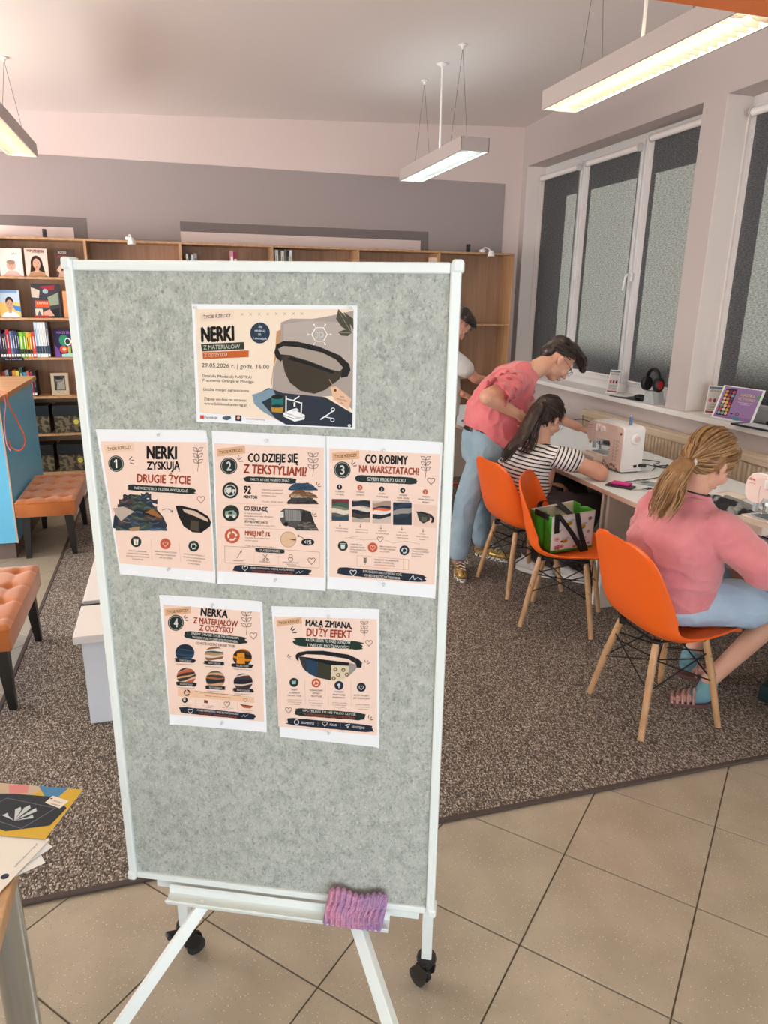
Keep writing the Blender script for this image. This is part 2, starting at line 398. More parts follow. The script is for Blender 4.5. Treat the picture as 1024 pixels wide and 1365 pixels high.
# window wall: solid pieces around two openings
SZ, HZ = .95, 3.055
mb = MB(); X0, X1 = 3.64, 4.08
mb.bb(X0, X1, -6, 7.6, 0, SZ - .04, M_greige)            # below the sills
mb.bb(X0, X1, -6, 7.6, HZ, 3.9, M_greige)         # lintel
mb.bb(X0, X1, 7.3, 7.6, SZ - .04, HZ, M_greige); mb.bb(X0, X1, 4.455, 4.68, SZ - .04, HZ, M_greige); mb.bb(X0, X1, -6, 1.9, SZ - .04, HZ, M_greige)
wr = struct(mb.build('wall_right'))
M_rev = mat('reveal_paint', '#f3e6df', .8)
mb = MB()   # pale reveals lining the openings
for a, b in ((4.68, 7.3), (1.9, 4.455)):
    mb.bb(X0 + .003, 3.86, b - .004, b, SZ, HZ, M_rev); mb.bb(X0 + .003, 3.86, a, a + .004, SZ, HZ, M_rev); mb.bb(X0 + .003, 3.86, a + .004, b - .004, HZ - .004, HZ, M_greige)
mb.build('reveal_lining', wr)
MB().bb(3.9, X1, 6.93, 7.3, SZ, HZ, M_greige).build('sun_block', wr); MB().bb(3.9, X1, 4.36, 4.455, SZ, HZ, M_greige).build('sun_block', wr)  # unseen blocks added outside to keep sun off the blinds' left edges
sill = struct(MB().bb(3.585, 3.90, 4.685, 7.295, SZ - .04, SZ, M_white, bevel=.006).bb(3.585, 3.90, 1.905, 4.45, SZ - .04, SZ, M_white, bevel=.006).bb(3.585, 3.638, 4.45, 4.685, SZ - .04, SZ, M_white, bevel=.004).build('trim_1'))
struct(MB().bb(3.575, 3.64, 1.0, 7.38, .0, .07, M_greige).build('baseboard_right'))
struct(MB().bb(12, 13, -4, 40, -1, 12.1, mat('render_wall', '#9a938a', .9)).build('wall_opposite'))

# windows
M_glass = bpy.data.materials.new('window_glass'); M_glass.use_nodes = True; _n = M_glass.node_tree; _n.nodes.clear()
_o = _n.nodes.new('ShaderNodeOutputMaterial'); _t = _n.nodes.new('ShaderNodeBsdfTransparent'); _g = _n.nodes.new('ShaderNodeBsdfGlossy'); _g.inputs['Roughness'].default_value = .02; _m = _n.nodes.new('ShaderNodeMixShader'); _m.inputs[0].default_value = .07
_n.links.new(_t.outputs[0], _m.inputs[1]); _n.links.new(_g.outputs[0], _m.inputs[2]); _n.links.new(_m.outputs[0], _o.inputs[0])
def window(n, a, b, posts):
    w = thing('window_%d' % n, None, None, (3.85, (a + b) / 2, SZ)); w['kind'] = 'structure'
    fr = MB(); xo, xi = 3.905, 3.85
    fr.bb(xi, xo, a, b, SZ, SZ + .075, M_pvc, .004).bb(xi, xo, a, b, HZ - .06, HZ, M_pvc, .004).bb(xi, xo, a, a + .05, SZ + .075, HZ - .06, M_pvc).bb(xi, xo, b - .05, b, SZ + .075, HZ - .06, M_pvc)
    ed = [a + .05]
    for (p, q) in posts: fr.bb(xi, xo, p, q, SZ + .075, HZ - .06, M_pvc, .003)
    fr.build('frame', w)
    ed = [a + .05] + [e for pq in posts for e in pq] + [b - .05]
    for k in range(0, len(ed), 2):
        y0, y1 = ed[k], ed[k + 1]; s = MB(); z0, z1 = SZ + .075, HZ - .06; t = .045
        s.bb(3.835, 3.89, y0, y1, z0, z0 + t + .02, M_pvc, .004).bb(3.835, 3.89, y0, y1, z1 - t, z1, M_pvc, .004).bb(3.835, 3.89, y0, y0 + t, z0 + t, z1 - t, M_pvc, .004).bb(3.835, 3.89, y1 - t, y1, z0 + t, z1 - t, M_pvc, .004)
        so_ = s.build('sash', w)
        MB().bb(3.862, 3.866, y0 + t, y1 - t, z0 + t + .02, z1 - t, M_glass).build('pane', so_)
    return w
w1 = window(1, 4.684, 7.296, [(5.47, 5.60), (6.42, 6.55)]); w2 = window(2, 1.904, 4.451, [(3.1, 3.2)])
hb = MB(); hb.box((3.828, 5.575, 1.93), (.014, .03, .07), M_metalw, bevel=.004); hb.tube([(3.82, 5.575, 1.95), (3.79, 5.575, 1.95), (3.775, 5.58, 1.93), (3.772, 5.60, 1.82)], [.009, .009, .01, .008], 8, M_metalw); hb.build('handle', w1, smooth=True)

# roller blinds
def blind_material():
    m = bpy.data.materials.new('blind_fabric'); m.use_nodes = True; nt = m.node_tree; nt.nodes.clear()
    out = nt.nodes.new('ShaderNodeOutputMaterial'); d = nt.nodes.new('ShaderNodeBsdfDiffuse'); t = nt.nodes.new('ShaderNodeBsdfTranslucent'); mx = nt.nodes.new('ShaderNodeAddShader')
    tc = nt.nodes.new('ShaderNodeTexCoord'); mp = nt.nodes.new('ShaderNodeMapping'); mp.inputs['Scale'].default_value = (1, 1, 3); n = nt.nodes.new('ShaderNodeTexNoise'); n.inputs['Scale'].default_value = 42; n.inputs['Detail'].default_value = 6; n.inputs['Roughness'].default_value = .7
    nt.links.new(tc.outputs['Object'], mp.inputs[0]); nt.links.new(mp.outputs[0], n.inputs['Vector'])
    for sh, c0, c1 in ((d, '#47454a', '#5a5759'), (t, '#525652', '#91958f')):
        r = nt.nodes.new('ShaderNodeMapRange'); r.inputs[1].default_value = .36; r.inputs[2].default_value = .64; c = nt.nodes.new('ShaderNodeMix'); c.data_type = 'RGBA'
        c.inputs[6].default_value = (*lin(c0), 1); c.inputs[7].default_value = (*lin(c1), 1); nt.links.new(n.outputs[0], r.inputs[0]); nt.links.new(r.outputs[0], c.inputs[0]); nt.links.new(c.outputs[2], sh.inputs[0])
    nt.links.new(d.outputs[0], mx.inputs[0]); nt.links.new(t.outputs[0], mx.inputs[1]); nt.links.new(mx.outputs[0], out.inputs[0]); return m
M_blind = blind_material()
def blind(y0, y1, zt, zb, x, label):
    t = thing('roller_blind', label, 'blind', (x, (y0 + y1) / 2, zb), 0, 'roller blinds in the windows')
    MB().grid(lambda u, v: V((x, y0 + .012 + u * (y1 - y0 - .024), zb + v * (zt - zb))), 4, 12, M_blind).build('blind_fabric', t, fix=False)
    MB().tube([(x - .02, y0, zt + .01), (x - .02, y1, zt + .01)], .026, 16, M_white).build('blind_tube', t, smooth=True)
    MB().tube([(x, y0 + .01, zb), (x, y1 - .01, zb)], .007, 8, M_white).build('bottom_rail', t, smooth=True)
    [MB().tube([(x - .02, a, zt + .01), (x - .02, a + .008, zt + .01)], .032, 16, M_pvc).build('end_cap', t, smooth=True) for a in (y1 + .004, y0 - .012)]
    mb = MB(); mb.tube([(x - .045, y1 + .008, zt), (x - .045, y1 + .008, zb + .35)], .0025, 6, M_white); mb.build('pull_chain', t)
blind(6.56, 7.265, 2.93, 1.10, 3.824, 'dark grey roller blind at the far left pane, shaded along its left side')
blind(5.62, 6.40, 2.935, 1.08, 3.824, 'dark grey roller blind on the middle sash with the window handle')
blind(4.72, 5.46, 2.975, 1.06, 3.824, 'dark grey roller blind behind the headphones, next to the wall pillar')
blind(3.2, 4.38, 2.93, 1.06, 3.824, 'widest dark grey roller blind, in the nearest window at the right')

# radiators
M_rad = mat('radiator_enamel', '#d9c4ab', .4)
def radiator(y0, y1, label):
    t = thing('radiator', label, 'radiator', (3.55, (y0 + y1) / 2, .12), 0, 'radiators under the window sill'); z0, z1 = .14, .80
    n = int((y1 - y0) / .04); mb = MB(); prof = []
    for i in range(n):
        y = y0 + .02 + i * (y1 - y0 - .04) / n; p = (y1 - y0 - .04) / n; prof += [(3.50, y), (3.50, y + p * .5), (3.515, y + p * .6), (3.515, y + p * .9)]
    mb.grid(lambda u, v: V((prof[round(u * (len(prof) - 1))][0], prof[round(u * (len(prof) - 1))][1], z0 + .03 + v * (z1 - z0 - .09))), len(prof) - 1, 1, M_rad)
    mb.bb(3.518, 3.53, y0 + .01, y1 - .01, z0, z1 - .03, M_rad); mb.build('front_panel', t)
    MB().bb(3.498, 3.60, y0, y1, z1 - .02, z1, M_rad, .003).bb(3.498, 3.505, y0, y1, z1 - .05, z1 - .02, M_rad).build('top_cover', t)
    [MB().bb(3.50, 3.6, a, a + .006, z0, z1 - .02, M_rad).build('side_panel', t) for a in (y0, y1 - .006)]
    MB().bb(3.585, 3.637, y0 + .2, y0 + .24, .3, .7, M_rad).bb(3.585, 3.637, y1 - .24, y1 - .2, .3, .7, M_rad).build('bracket', t)
radiator(4.02, 5.62, 'cream panel radiator behind the standing sewing machine with the tall spool')
radiator(2.2, 3.86, 'cream panel radiator beyond the girl in the pink sweatshirt')

# carpet
def carpet_mat():
    m = bpy.data.materials.new('carpet_loop'); m.use_nodes = True; nt = m.node_tree; b = nt.nodes['Principled BSDF']; b.inputs['Roughness'].default_value = .95; b.inputs['Specular IOR Level'].default_value = .1
    tc = nt.nodes.new('ShaderNodeTexCoord'); mp = nt.nodes.new('ShaderNodeMapping'); mp.inputs['Scale'].default_value = (1, .62, 1); nt.links.new(tc.outputs['Object'], mp.inputs[0])
    v = nt.nodes.new('ShaderNodeTexVoronoi'); v.inputs['Scale'].default_value = 245; v.inputs['Randomness'].default_value = .45; nt.links.new(mp.outputs[0], v.inputs['Vector'])
    sp = nt.nodes.new('ShaderNodeSeparateColor'); nt.links.new(v.outputs['Color'], sp.inputs[0])
    cr = nt.nodes.new('ShaderNodeValToRGB'); e = cr.color_ramp; e.interpolation = 'LINEAR'
    e.elements[0].color = (*lin('#564e49'), 1); e.elements[1].color = (*lin('#ebe0d4'), 1)
    x = e.elements.new(.45); x.color = (*lin('#857a72'), 1); x = e.elements.new(.75); x.color = (*lin('#b0a498'), 1)
    nt.links.new(sp.outputs[0], cr.inputs[0])
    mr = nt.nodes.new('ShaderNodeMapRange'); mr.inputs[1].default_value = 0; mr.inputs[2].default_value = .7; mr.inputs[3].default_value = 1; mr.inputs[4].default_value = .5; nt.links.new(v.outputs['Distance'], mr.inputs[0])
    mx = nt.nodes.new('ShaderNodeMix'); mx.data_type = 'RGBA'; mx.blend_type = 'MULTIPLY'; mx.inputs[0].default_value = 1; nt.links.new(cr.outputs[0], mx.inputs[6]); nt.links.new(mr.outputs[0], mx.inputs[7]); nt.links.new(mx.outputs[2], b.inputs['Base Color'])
    bp = nt.nodes.new('ShaderNodeBump'); bp.inputs['Strength'].default_value = .7; bp.inputs['Distance'].default_value = .004; bp.invert = True; nt.links.new(v.outputs['Distance'], bp.inputs['Height']); nt.links.new(bp.outputs[0], b.inputs['Normal']); return m
M_carpet = carpet_mat()
cp = thing('carpet', 'large grey brown looped carpet lying on the tiled floor', 'carpet', (1.4, 4.6, 0))
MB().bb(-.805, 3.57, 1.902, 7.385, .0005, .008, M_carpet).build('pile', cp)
M_bind = mat('carpet_binding', '#4c413d', .85, bump=.3, bscale=200)
MB().bb(-.822, 3.57, 1.885, 1.905, .0005, .0105, M_bind, .003).build('binding', cp)
MB().bb(-.822, -.802, 1.905, 7.385, .0005, .0105, M_bind, .003).build('binding', cp)

# ------------------------------------------------------------------ pendant lamps
M_lampbody = mat('lamp_housing', '#b9aeaa', .45); M_louvre = mat('louvre_aluminium', '#8f8b86', .4, metal=.3)
def lamp(xc, y0, y1, label, tint, power, rod):
    t = thing('pendant_lamp', label, 'lamp', (xc, (y0 + y1) / 2, 2.7), 0, 'louvred pendant lamps')
    w = .105; z0, z1 = 2.70, 2.785; ym = (y0 + y1) / 2
    mb = MB(); mb.bb(xc - w, xc - w + .004, y0, y1, z0, z1, M_lampbody).bb(xc + w - .004, xc + w, y0, y1, z0, z1, M_lampbody).bb(xc - w, xc + w, y0, y0 + .004, z0, z1, M_lampbody).bb(xc - w, xc + w, y1 - .004, y1, z0, z1, M_lampbody).bb(xc - w, xc + w, y0, y1, z1, z1 + .004, M_lampbody)
    mb.build('housing', t)
    mb = MB(); M_ref = mat('lamp_reflector', '#c9c6bf', .3)
    mb.bb(xc - w + .006, xc + w - .006, y0 + .006, y1 - .006, z1 - .012, z1 - .009, M_ref); mb.build('reflector', t)
    em = mat('lamp_tube_' + tint.strip('#'), tint, .5, emit=tint, es=30)
    for dx in (-.05, .045): MB().tube([(xc + dx, y0 + .03, z0 + .05), (xc + dx, y1 - .03, z0 + .05)], .013, 10, em).build('fluorescent_tube', t, smooth=True)
    n = int((y1 - y0) / .055); me = None
    for i in range(n):
        yy = y0 + .03 + (i + .5) * (y1 - y0 - .06) / n
        if me is None:
            b = MB(); b.prism([(-w + .01, 0, .038), (w - .01, 0, .038), (w - .01, 0, .003), (w * .3, 0, .006), (0, 0, .020), (-w * .3, 0, .006), (-w + .01, 0, .003)], (0, .0016, 0), M_louvre); ob = b.build('louvre_blade', None); me = ob.data; bpy.data.objects.remove(ob)
        o = bpy.data.objects.new('louvre_blade', me); COL.objects.link(o); o.parent = t; o.location = (0, yy - ym, 0)
    MB().bb(xc - w + .004, xc - w + .010, y0 + .01, y1 - .01, z0, z0 + .006, M_white).bb(xc + w - .010, xc + w - .004, y0 + .01, y1 - .01, z0, z0 + .006, M_white).build('louvre_rail', t)
    M_wire = mat('steel_wire', '#6d6866', .4, metal=.5)
    for yy in (y0 + .3, y1 - .3):
        c = cz(xc, yy); b = MB()
        b.tube([(xc - .07, yy - .01, z1), (xc, yy, c - .02)], .0016, 5, M_wire).tube([(xc + .07, yy + .01, z1), (xc, yy, c - .02)], .0016, 5, M_wire); b.build('suspension_wire', t)
        MB().lathe([(0, -.03), (.008, -.028), (.012, -.01), (.03, -.004), (.03, 0)], (xc, yy, c), 14, M_white).build('ceiling_hook', t, smooth=True)
    if rod:
        c = cz(xc, ym); MB().tube([(xc, ym, z1), (xc, ym, c)], .008, 8, M_white).lathe([(0, -.02), (.02, -.018), (.045, -.004), (.045, 0)], (xc, ym, c), 16, M_white).build('rod', t, smooth=True)
    # uplight area lamp set just above the closed housing, aimed at the ceiling
    l = bpy.data.lights.new('lamp_uplight', 'AREA'); l.shape = 'RECTANGLE'; l.size = .14; l.size_y = y1 - y0 - .1; l.energy = power; l.color = lin(tint)
    lo = bpy.data.objects.new('lamp_uplight', l); COL.objects.link(lo); lo.location = (xc, ym, z1 + .008); lo.rotation_euler = (math.pi, 0, 0); return t
lamp(2.09, 2.44, 3.86, 'large louvred pendant lamp with warm light at the top right', '#fff2cf', 2, True)
lamp(2.09, 5.0, 6.4, 'louvred pendant lamp with cool light hung in the middle of the room', '#e4fbff', 2, True)
lamp(-.965, 4.95, 6.35, 'louvred pendant lamp cut off by the left edge of the picture', '#fff0c4', 1.2, False)
lamp(-.965, 2.44, 3.86, 'louvred pendant lamp in the left row, second from the back wall', '#fff0c4', 1.2, False)
lamp(-.965, -.1, 1.3, 'louvred pendant lamp in the left row, third from the back wall', '#fff0c4', 1.2, False)
lamp(2.09, -.1, 1.3, 'louvred pendant lamp in the right row, beyond the orange panel', '#fff2cf', 3, False)
# ================================================================== display board
BO = V((-.168, 1.445, 0)); BD = V((.9115, -.4113, 0)); BN = V((-.4113, -.9115, 0))
def bp(u, f, z): return BO + BD * u + BN * f + V((0, 0, z))
def bar(mb, a, b, w, h, m, up=(0, 0, 1), bevel=.002):
    """square bar between two points"""
    a, b = V(a), V(b); d = b - a; L = d.length; x = d.normalized(); z = V(up); y = z.cross(x).normalized(); z = x.cross(y)
    R = Matrix((x, y, z)).transposed(); mb.box((a + b) / 2, (L, w, h), m, rot=R, bevel=bevel, seg=2)
Rb = Matrix((BD, -BN, V((0, 0, 1)))).transposed()
def felt():
    m = bpy.data.materials.new('grey_felt'); m.use_nodes = True; nt = m.node_tree; b = nt.nodes['Principled BSDF']; b.inputs['Roughness'].default_value = .95; b.inputs['Specular IOR Level'].default_value = .1
    tc = nt.nodes.new('ShaderNodeTexCoord'); prev = None
    for sc, de, lo, hi, c0, c1, st in ((46, 12, .44, .74, '#b7bbb4', '#8d938d', (1, 1, .8)), (190, 6, .52, .74, None, '#6a716c', (1, 1, .6)), (230, 5, .54, .75, None, '#d8dbd5', (1, 1, .55))):
        mp = nt.nodes.new('ShaderNodeMapping'); mp.inputs['Scale'].default_value = st; mp.inputs['Location'].default_value = (sc, 0, 0); nt.links.new(tc.outputs['Object'], mp.inputs[0])
        n = nt.nodes.new('ShaderNodeTexNoise'); n.inputs['Scale'].default_value = sc; n.inputs['Detail'].default_value = de; n.inputs['Roughness'].default_value = .72; nt.links.new(mp.outputs[0], n.inputs['Vector'])
        r = nt.nodes.new('ShaderNodeMapRange'); r.inputs[1].default_value = lo; r.inputs[2].default_value = hi; nt.links.new(n.outputs[0], r.inputs[0])
        x = nt.nodes.new('ShaderNodeMix'); x.data_type = 'RGBA'; nt.links.new(r.outputs[0], x.inputs[0])
        if prev: nt.links.new(prev, x.inputs[6])
        else: x.inputs[6].default_value = (*lin(c0), 1)
        x.inputs[7].default_value = (*lin(c1), 1); prev = x.outputs[2]
    nt.links.new(prev, b.inputs['Base Color']); return m
M_felt = felt()
M_frame = mat('white_aluminium', '#e9f0ee', .35)
bt = thing('display_board', 'tall grey felt display board with white frame on a wheeled stand', 'display board', (*bp(.35, -.1, 0).xy, 0), 0)
BW, Z0, Z1 = .70, .437, 1.775
mb = MB(); mb.box(bp(BW / 2, .0, (Z0 + Z1) / 2), (BW - .03, .016, Z1 - Z0 - .03), M_felt, rot=Rb); mb.build('felt_panel', bt)
for nm, c, d in (('frame_bar', bp(.009, 0, (Z0 + Z1) / 2), (.018, .030, Z1 - Z0)), ('frame_bar', bp(BW - .009, 0, (Z0 + Z1) / 2), (.018, .030, Z1 - Z0)), ('frame_bar', bp(BW / 2, 0, Z0 + .008), (BW - .036, .028, .016)), ('frame_bar', bp(BW / 2, 0, Z1 - .009), (BW - .036, .028, .018))):
    MB().box(c, d, M_frame, rot=Rb, bevel=.003).build(nm, bt)
for uu in (0.006, BW - .006):
    for zz in (Z0 + .004, Z1 - .006): MB().box(bp(uu, .0, zz), (.020, .034, .022), M_frame, rot=Rb, bevel=.005).build('corner_cap', bt)
# pen tray
mb = MB(); pr = [(.0145, .431), (.018, .426), (.020, .415), (.036, .409), (.043, .415), (.046, .413), (.041, .402), (.016, .407)]
mb.prism([bp(.098, f, z) for f, z in pr], BD * .506, M_frame); mb.build('pen_tray', bt)
# back frame, cross bar and rear posts with castors
for uu in (.06, .655):
    mb = MB(); bar(mb, bp(uu, -.035, .40), bp(uu, -.035, 1.74), .025, .025, M_frame, up=BN); mb.build('upright', bt)
mb = MB(); bar(mb, bp(.05, -.030, .405), bp(.665, -.030, .405), .03, .03, M_frame); mb.build('cross_bar', bt)
for uu, ue in ((.05, .03), (.655, .678)):
    mb = MB(); bar(mb, bp(uu, -.03, .408), bp(ue, -.172, .395), .028, .026, M_frame); bar(mb, bp(ue, -.18, .415), bp(ue, -.18, .10), .026, .026, M_frame, up=BN); mb.build('rear_leg', bt)
for ua, ub, fe in ((.185, -.05, .27), (.53, .74, .27)):
    mb = MB(); bar(mb, bp(ua, .02, .404), bp(ub, fe, .075), .026, .026, M_frame, up=BN); mb.build('front_leg', bt)
def castor(p, ang, lever):
    x, y = p; c = MB()
    c.lathe([(0, .108), (.024, .106), (.026, .096), (.017, .085), (.015, .074), (0, .074)], (x, y, 0), 16, M_black)
    R = Matrix.Rotation(ang, 3, 'Z'); f = R @ V((1, 0, 0)); s = R @ V((0, 1, 0)); P = V((x, y, 0))
    for q in (-1, 1): c.prism([P + s * q * .013 + f * a + V((0, 0, z)) for a, z in ((-.018, .078), (.018, .078), (.034, .045), (.026, .024), (.006, .024), (-.014, .05))], s * q * .004, M_black)
    for q in (-1, 1):
        w = [P + f * .02 + s * q * .006 + f * (.026 * math.cos(t)) + V((0, 0, .0265 + .026 * math.sin(t))) for t in [2 * math.pi * k / 18 for k in range(18)]]
        c.prism(w, s * q * .009, mat('castor_wheel', '#cfd3d2' if lever else '#26272a', .4))
    o = c.build('castor', bt)
    if lever:
        l = MB(); l.box(P - f * .03 + V((0, 0, .085)), (.05, .026, .012), M_black, rot=R @ Matrix.Rotation(.35, 3, 'Y'), bevel=.005); l.build('brake_lever', o)
    return o
castor(bp(.678, -.18, 0).xy, math.radians(115), False); castor(bp(.03, -.18, 0).xy, math.radians(20), True)
castor(bp(-.05, .27, 0).xy, math.radians(200), True); castor(bp(.74, .27, 0).xy, math.radians(250), True)

# knitted piece on the tray
M_knit = mat('dyed_wool', '#e6a0c0', .95, col2='#b795c4', scale=14, detail=3, lo=.4, hi=.6, bump=.8, bscale=260)
M_knitg = mat('green_wool', '#4c7a55', .95, bump=.8, bscale=260)
kt = thing('knitted_headband', 'pink and violet ribbed knitted band propped on the white pen tray', 'knitwear', tuple(bp(.53, .05, .405)))
mb = MB(); nr = 10
def kn(side):
    def f(u, v):
        a = .466 + .130 * u; z = .412 + (.070 + .006 * math.sin(u * 9)) * v; rib = .003 * abs(math.sin(u * nr * math.pi)); w = .004 * math.sin(v * 26) * (1 if side > 0 else .6)
        sk = (.5 - v) * .012
        ff = .034 + .010 * (1 - v) * side + .016 * side * math.sin(math.pi * v) ** .5 * math.sin(math.pi * u) ** .3 + rib * side + w * .5 - v * .006
        if v > .97: z += .005 * abs(math.sin(u * nr * math.pi))
        return bp(a - sk, ff, z)
    return f
mb.grid(kn(1), 80, 36, M_knit); mb.grid(kn(-1), 80, 36, M_knit); mb.grid(lambda u, v: kn(1)(u, 1).lerp(kn(-1)(u, 1), v), 80, 2, M_knit); mb.grid(lambda u, v: kn(1)(0, u).lerp(kn(-1)(0, u), v), 36, 3, M_knitg); mb.grid(lambda u, v: kn(1)(1, u).lerp(kn(-1)(1, u), v), 36, 3, M_knit)
bmesh.ops.remove_doubles(mb.bm, verts=mb.bm.verts, dist=.0004); mb.build('knit_body', kt, smooth='all')
mb = MB()
for k in range(11):
    u = (k + .5) / 11; p = kn(1)(u, .06 if k < 8 else .02); mb.tube([kn(1)(u + .02 * math.sin(j), j / 9) + BN * .002 for j in range(10)], [.0035 - .0008 * (j % 2) for j in range(10)], 6, M_knit)
mb.build('rib', kt, smooth=True)

# ------------------------------------------------------------------ posters
M_paper = mat('poster_paper', '#eef0f4', .55, spec=.3)
M_pin = mat('clear_pin', '#f4f6f8', .15, trans=.3)
PE = '#efd2c3'; DK = '#1c1f22'; GR = '#1d2b28'; OR = '#c0583a'; TN = '#dcae88'; NV = '#1b2434'; WH = '#f4efe9'
def poster(name, label, src, dst, pins, seed):
    H = solve_h(src, dst); us = [p[0] for p in dst]; zs = [p[1] for p in dst]; u0, u1, v0, v1 = min(us), max(us), min(zs), max(zs)
    rnd = random.Random(seed); ph = rnd.random() * 6
    def lift(u, z):
        a = (u - u0) / (u1 - u0); b = (z - v0) / (v1 - v0)
        e = max(abs(a - .5), abs(b - .5)) * 2
        return .0012 + .004 * max(0, (abs(a - .5) * 2 + abs(b - .5) * 2 - 1.86) / .14) ** 2 * (.4 + .6 * abs(math.sin(a * 3 + b * 2 + ph)))
    P = lambda u, z, h: bp(u, .008 + lift(u, z) + h, z)
    t = thing(name, label, 'poster', tuple(bp((u0 + u1) / 2, .01, v0)), 0)
    h = MB(); q = [V((*p, 0)) for p in dst]
    h.grid(lambda i, j: P(*(q[0].lerp(q[1], i)).lerp(q[3].lerp(q[2], i), j)[:2], 0), 40, 40, M_paper); o = h.build('sheet', t, smooth='all')
    c = Canvas(lambda u, z, h: bp(u, .008 + .0012 + h, z), H, .00028)
    for (x, y) in pins:
        u, z = c.uv(x, y); m = MB(); f = lift(u, z) + .008
        m.tube([bp(u, f, z), bp(u, f + .003, z), bp(u, f + .0035, z), bp(u, f + .008, z), bp(u, f + .0085, z)], [.0028, .0028, .0014, .0014, .0026], 10, M_pin); m.build('push_pin', t, smooth=True)
    return t, c
SP = '#6b564c'
def leaf_label(c, x0, y0, x1, y1, h, col=TN, txt=True):
    c.quad([(x0, y0), (x1, y1), (x1 + 3, y1 + h), (x0 + 3, y0 + h)], col, 2, 2)
    c.text('ŻYCIE RZECZY', x0 + (x1 - x0) * .09, y0 + (y1 - y0) * .09 + h * .68, x0 + (x1 - x0) * .93, y0 + (y1 - y0) * .93 + h * .68, h * .36, '#4a382c', 3, .012)

# landscape poster
t, c = poster('event_poster', 'landscape poster with a belt bag photo and 3D symbol, topmost on the felt board', [(25, 42), (978, 55), (972, 748), (68, 712)], [(.232, 1.703), (.527, 1.705), (.524, 1.493), (.228, 1.496)], [(50, 62), (940, 68)], 1)
c.quad([(45, 70), (958, 75), (955, 738), (85, 660)], '#efdcc8', 1, 10)
c.poly([(545, 150), (600, 128), (720, 130), (800, 118), (955, 85), (955, 640), (870, 560), (760, 570), (500, 545), (505, 420), (530, 330)], '#a79a93', 1.4)
c.poly([(560, 160), (700, 140), (860, 150), (945, 140), (950, 400), (700, 470), (560, 380)], '#b3a7a0', 1.6)
c.poly([(520, 200), (545, 190), (540, 260), (505, 420), (495, 520), (490, 520), (512, 330)], '#c08f63', 1.7)
c.poly([(385, 560), (430, 545), (480, 520), (560, 548), (800, 570), (955, 660), (955, 738), (580, 725), (450, 650), (400, 610)], '#262e3b', 1.8)
c.poly([(385, 560), (430, 545), (500, 520), (520, 560), (440, 600), (520, 690), (570, 720), (450, 655), (398, 610)], '#7d94a6', 2)
leaf_label(c, 78, 92, 270, 80, 52, '#ecd3c2')
for k in range(8): c.text('X', 312 + k * 49, 110 - k * .5 + (k % 2), 330 + k * 49, 110 - k * .5, 16, '#a9968a', 2)
c.text('NERKI', 84, 258, 280, 250, 82, '#23211f', 3, .05)
c.poly([(84, 272), (334, 260), (336, 302), (92, 314)], '#2f3a2b', 2); c.text('Z MATERIAŁÓW', 100, 302, 312, 296, 23, '#e9e4da', 3, .02)
c.poly([(94, 318), (362, 308), (362, 346), (98, 358)], '#c4602b', 2); c.text('Z ODZYSKU', 105, 345, 238, 341, 19, '#f1e3d4', 3, .02)
c.circ(425, 209, 57, '#27384c', 2, 60); c.small(['dla', 'młodzieży', '10-', 'i dorosłych'], 388, 178, 76, 22, 13, '#e8edf2', .05)
c.text('29.05.2026 r. | godz. 16.00', 92, 403, 480, 413, 24, '#2b2724', 3, .004)
c.text('Dział dla Młodzieży NASTKA/', 97, 460, 383, 468, 16, '#35302c', 3, .004); c.text('Pracownia Orange w Morągu', 99, 485, 393, 493, 16, '#35302c', 3, .004)
c.text('Liczba miejsc ograniczona', 105, 536, 367, 544, 16, '#35302c', 3, .004)
c.text('Zapisy on-line na stronie:', 108, 590, 355, 598, 16, '#35302c', 3, .004); c.text('www.bibliotekamorag.pl', 110, 616, 357, 625, 16, '#35302c', 3, .008)
c.poly([(88, 676), (110, 676), (110, 696), (88, 696)], '#d6452f', 2); c.text('Fundacja', 114, 694, 188, 695, 15, '#33302e'); c.circ(240, 690, 24, '#7f8b98', 2, 13); c.poly([(216, 690), (262, 678), (268, 692), (240, 704)], '#4b5a68', 3); c.poly([(292, 674), (326, 676), (326, 708), (292, 706)], '#20283a', 2); c.circ(309, 690, 9, '#e8b7a0', 3); c.text('www.bibliotekamorag', 350, 697, 460, 703, 8, '#b3543c')
# belt bag with strap
c.poly([(508, 320), (520, 275), (560, 255), (640, 258), (760, 285), (880, 335), (935, 385), (942, 420), (925, 455), (890, 462), (880, 425), (800, 425), (600, 345), (560, 345), (548, 372), (520, 350)], '#191614', 2.2)
c.poly([(530, 300), (560, 283), (650, 290), (780, 320), (860, 360), (900, 405), (880, 428), (780, 400), (600, 335), (545, 330)], '#a3978d', 2.4)
c.poly([(550, 345), (590, 335), (700, 365), (845, 420), (895, 425), (880, 470), (800, 530), (740, 552), (660, 535), (600, 490), (570, 430)], '#3b3226', 2.6)
c.poly([(600, 345), (700, 370), (850, 425), (845, 440), (700, 390), (585, 358)], '#0f0e0c', 2.8); c.line([(822, 470), (858, 530)], 4, '#b98f6a', 2.9)
c.poly([(828, 515), (860, 508), (948, 580), (930, 638), (850, 585)], '#e3b89a', 3); c.circ(857, 532, 8, '#5a3b25', 3.2); c.small(['100%', 'RĘKODZIEŁO', 'eko'], 865, 565, 60, 17, 9, '#5b3a2a', .25, True, 3.3)
c.ring(765, 218, 44, 5, '#f5f2ef', 3, 6); c.text('3D', 742, 236, 790, 236, 34, '#f7f4f1', 3, .02)
for a in range(6): c.line([(765 + 50 * math.cos(a * 1.047), 218 + 50 * math.sin(a * 1.047)), (765 + 64 * math.cos(a * 1.047), 218 + 64 * math.sin(a * 1.047))], 3, '#f5f2ef', 3); c.circ(765 + 64 * math.cos(a * 1.047), 218 + 64 * math.sin(a * 1.047), 5, '#f5f2ef', 3)
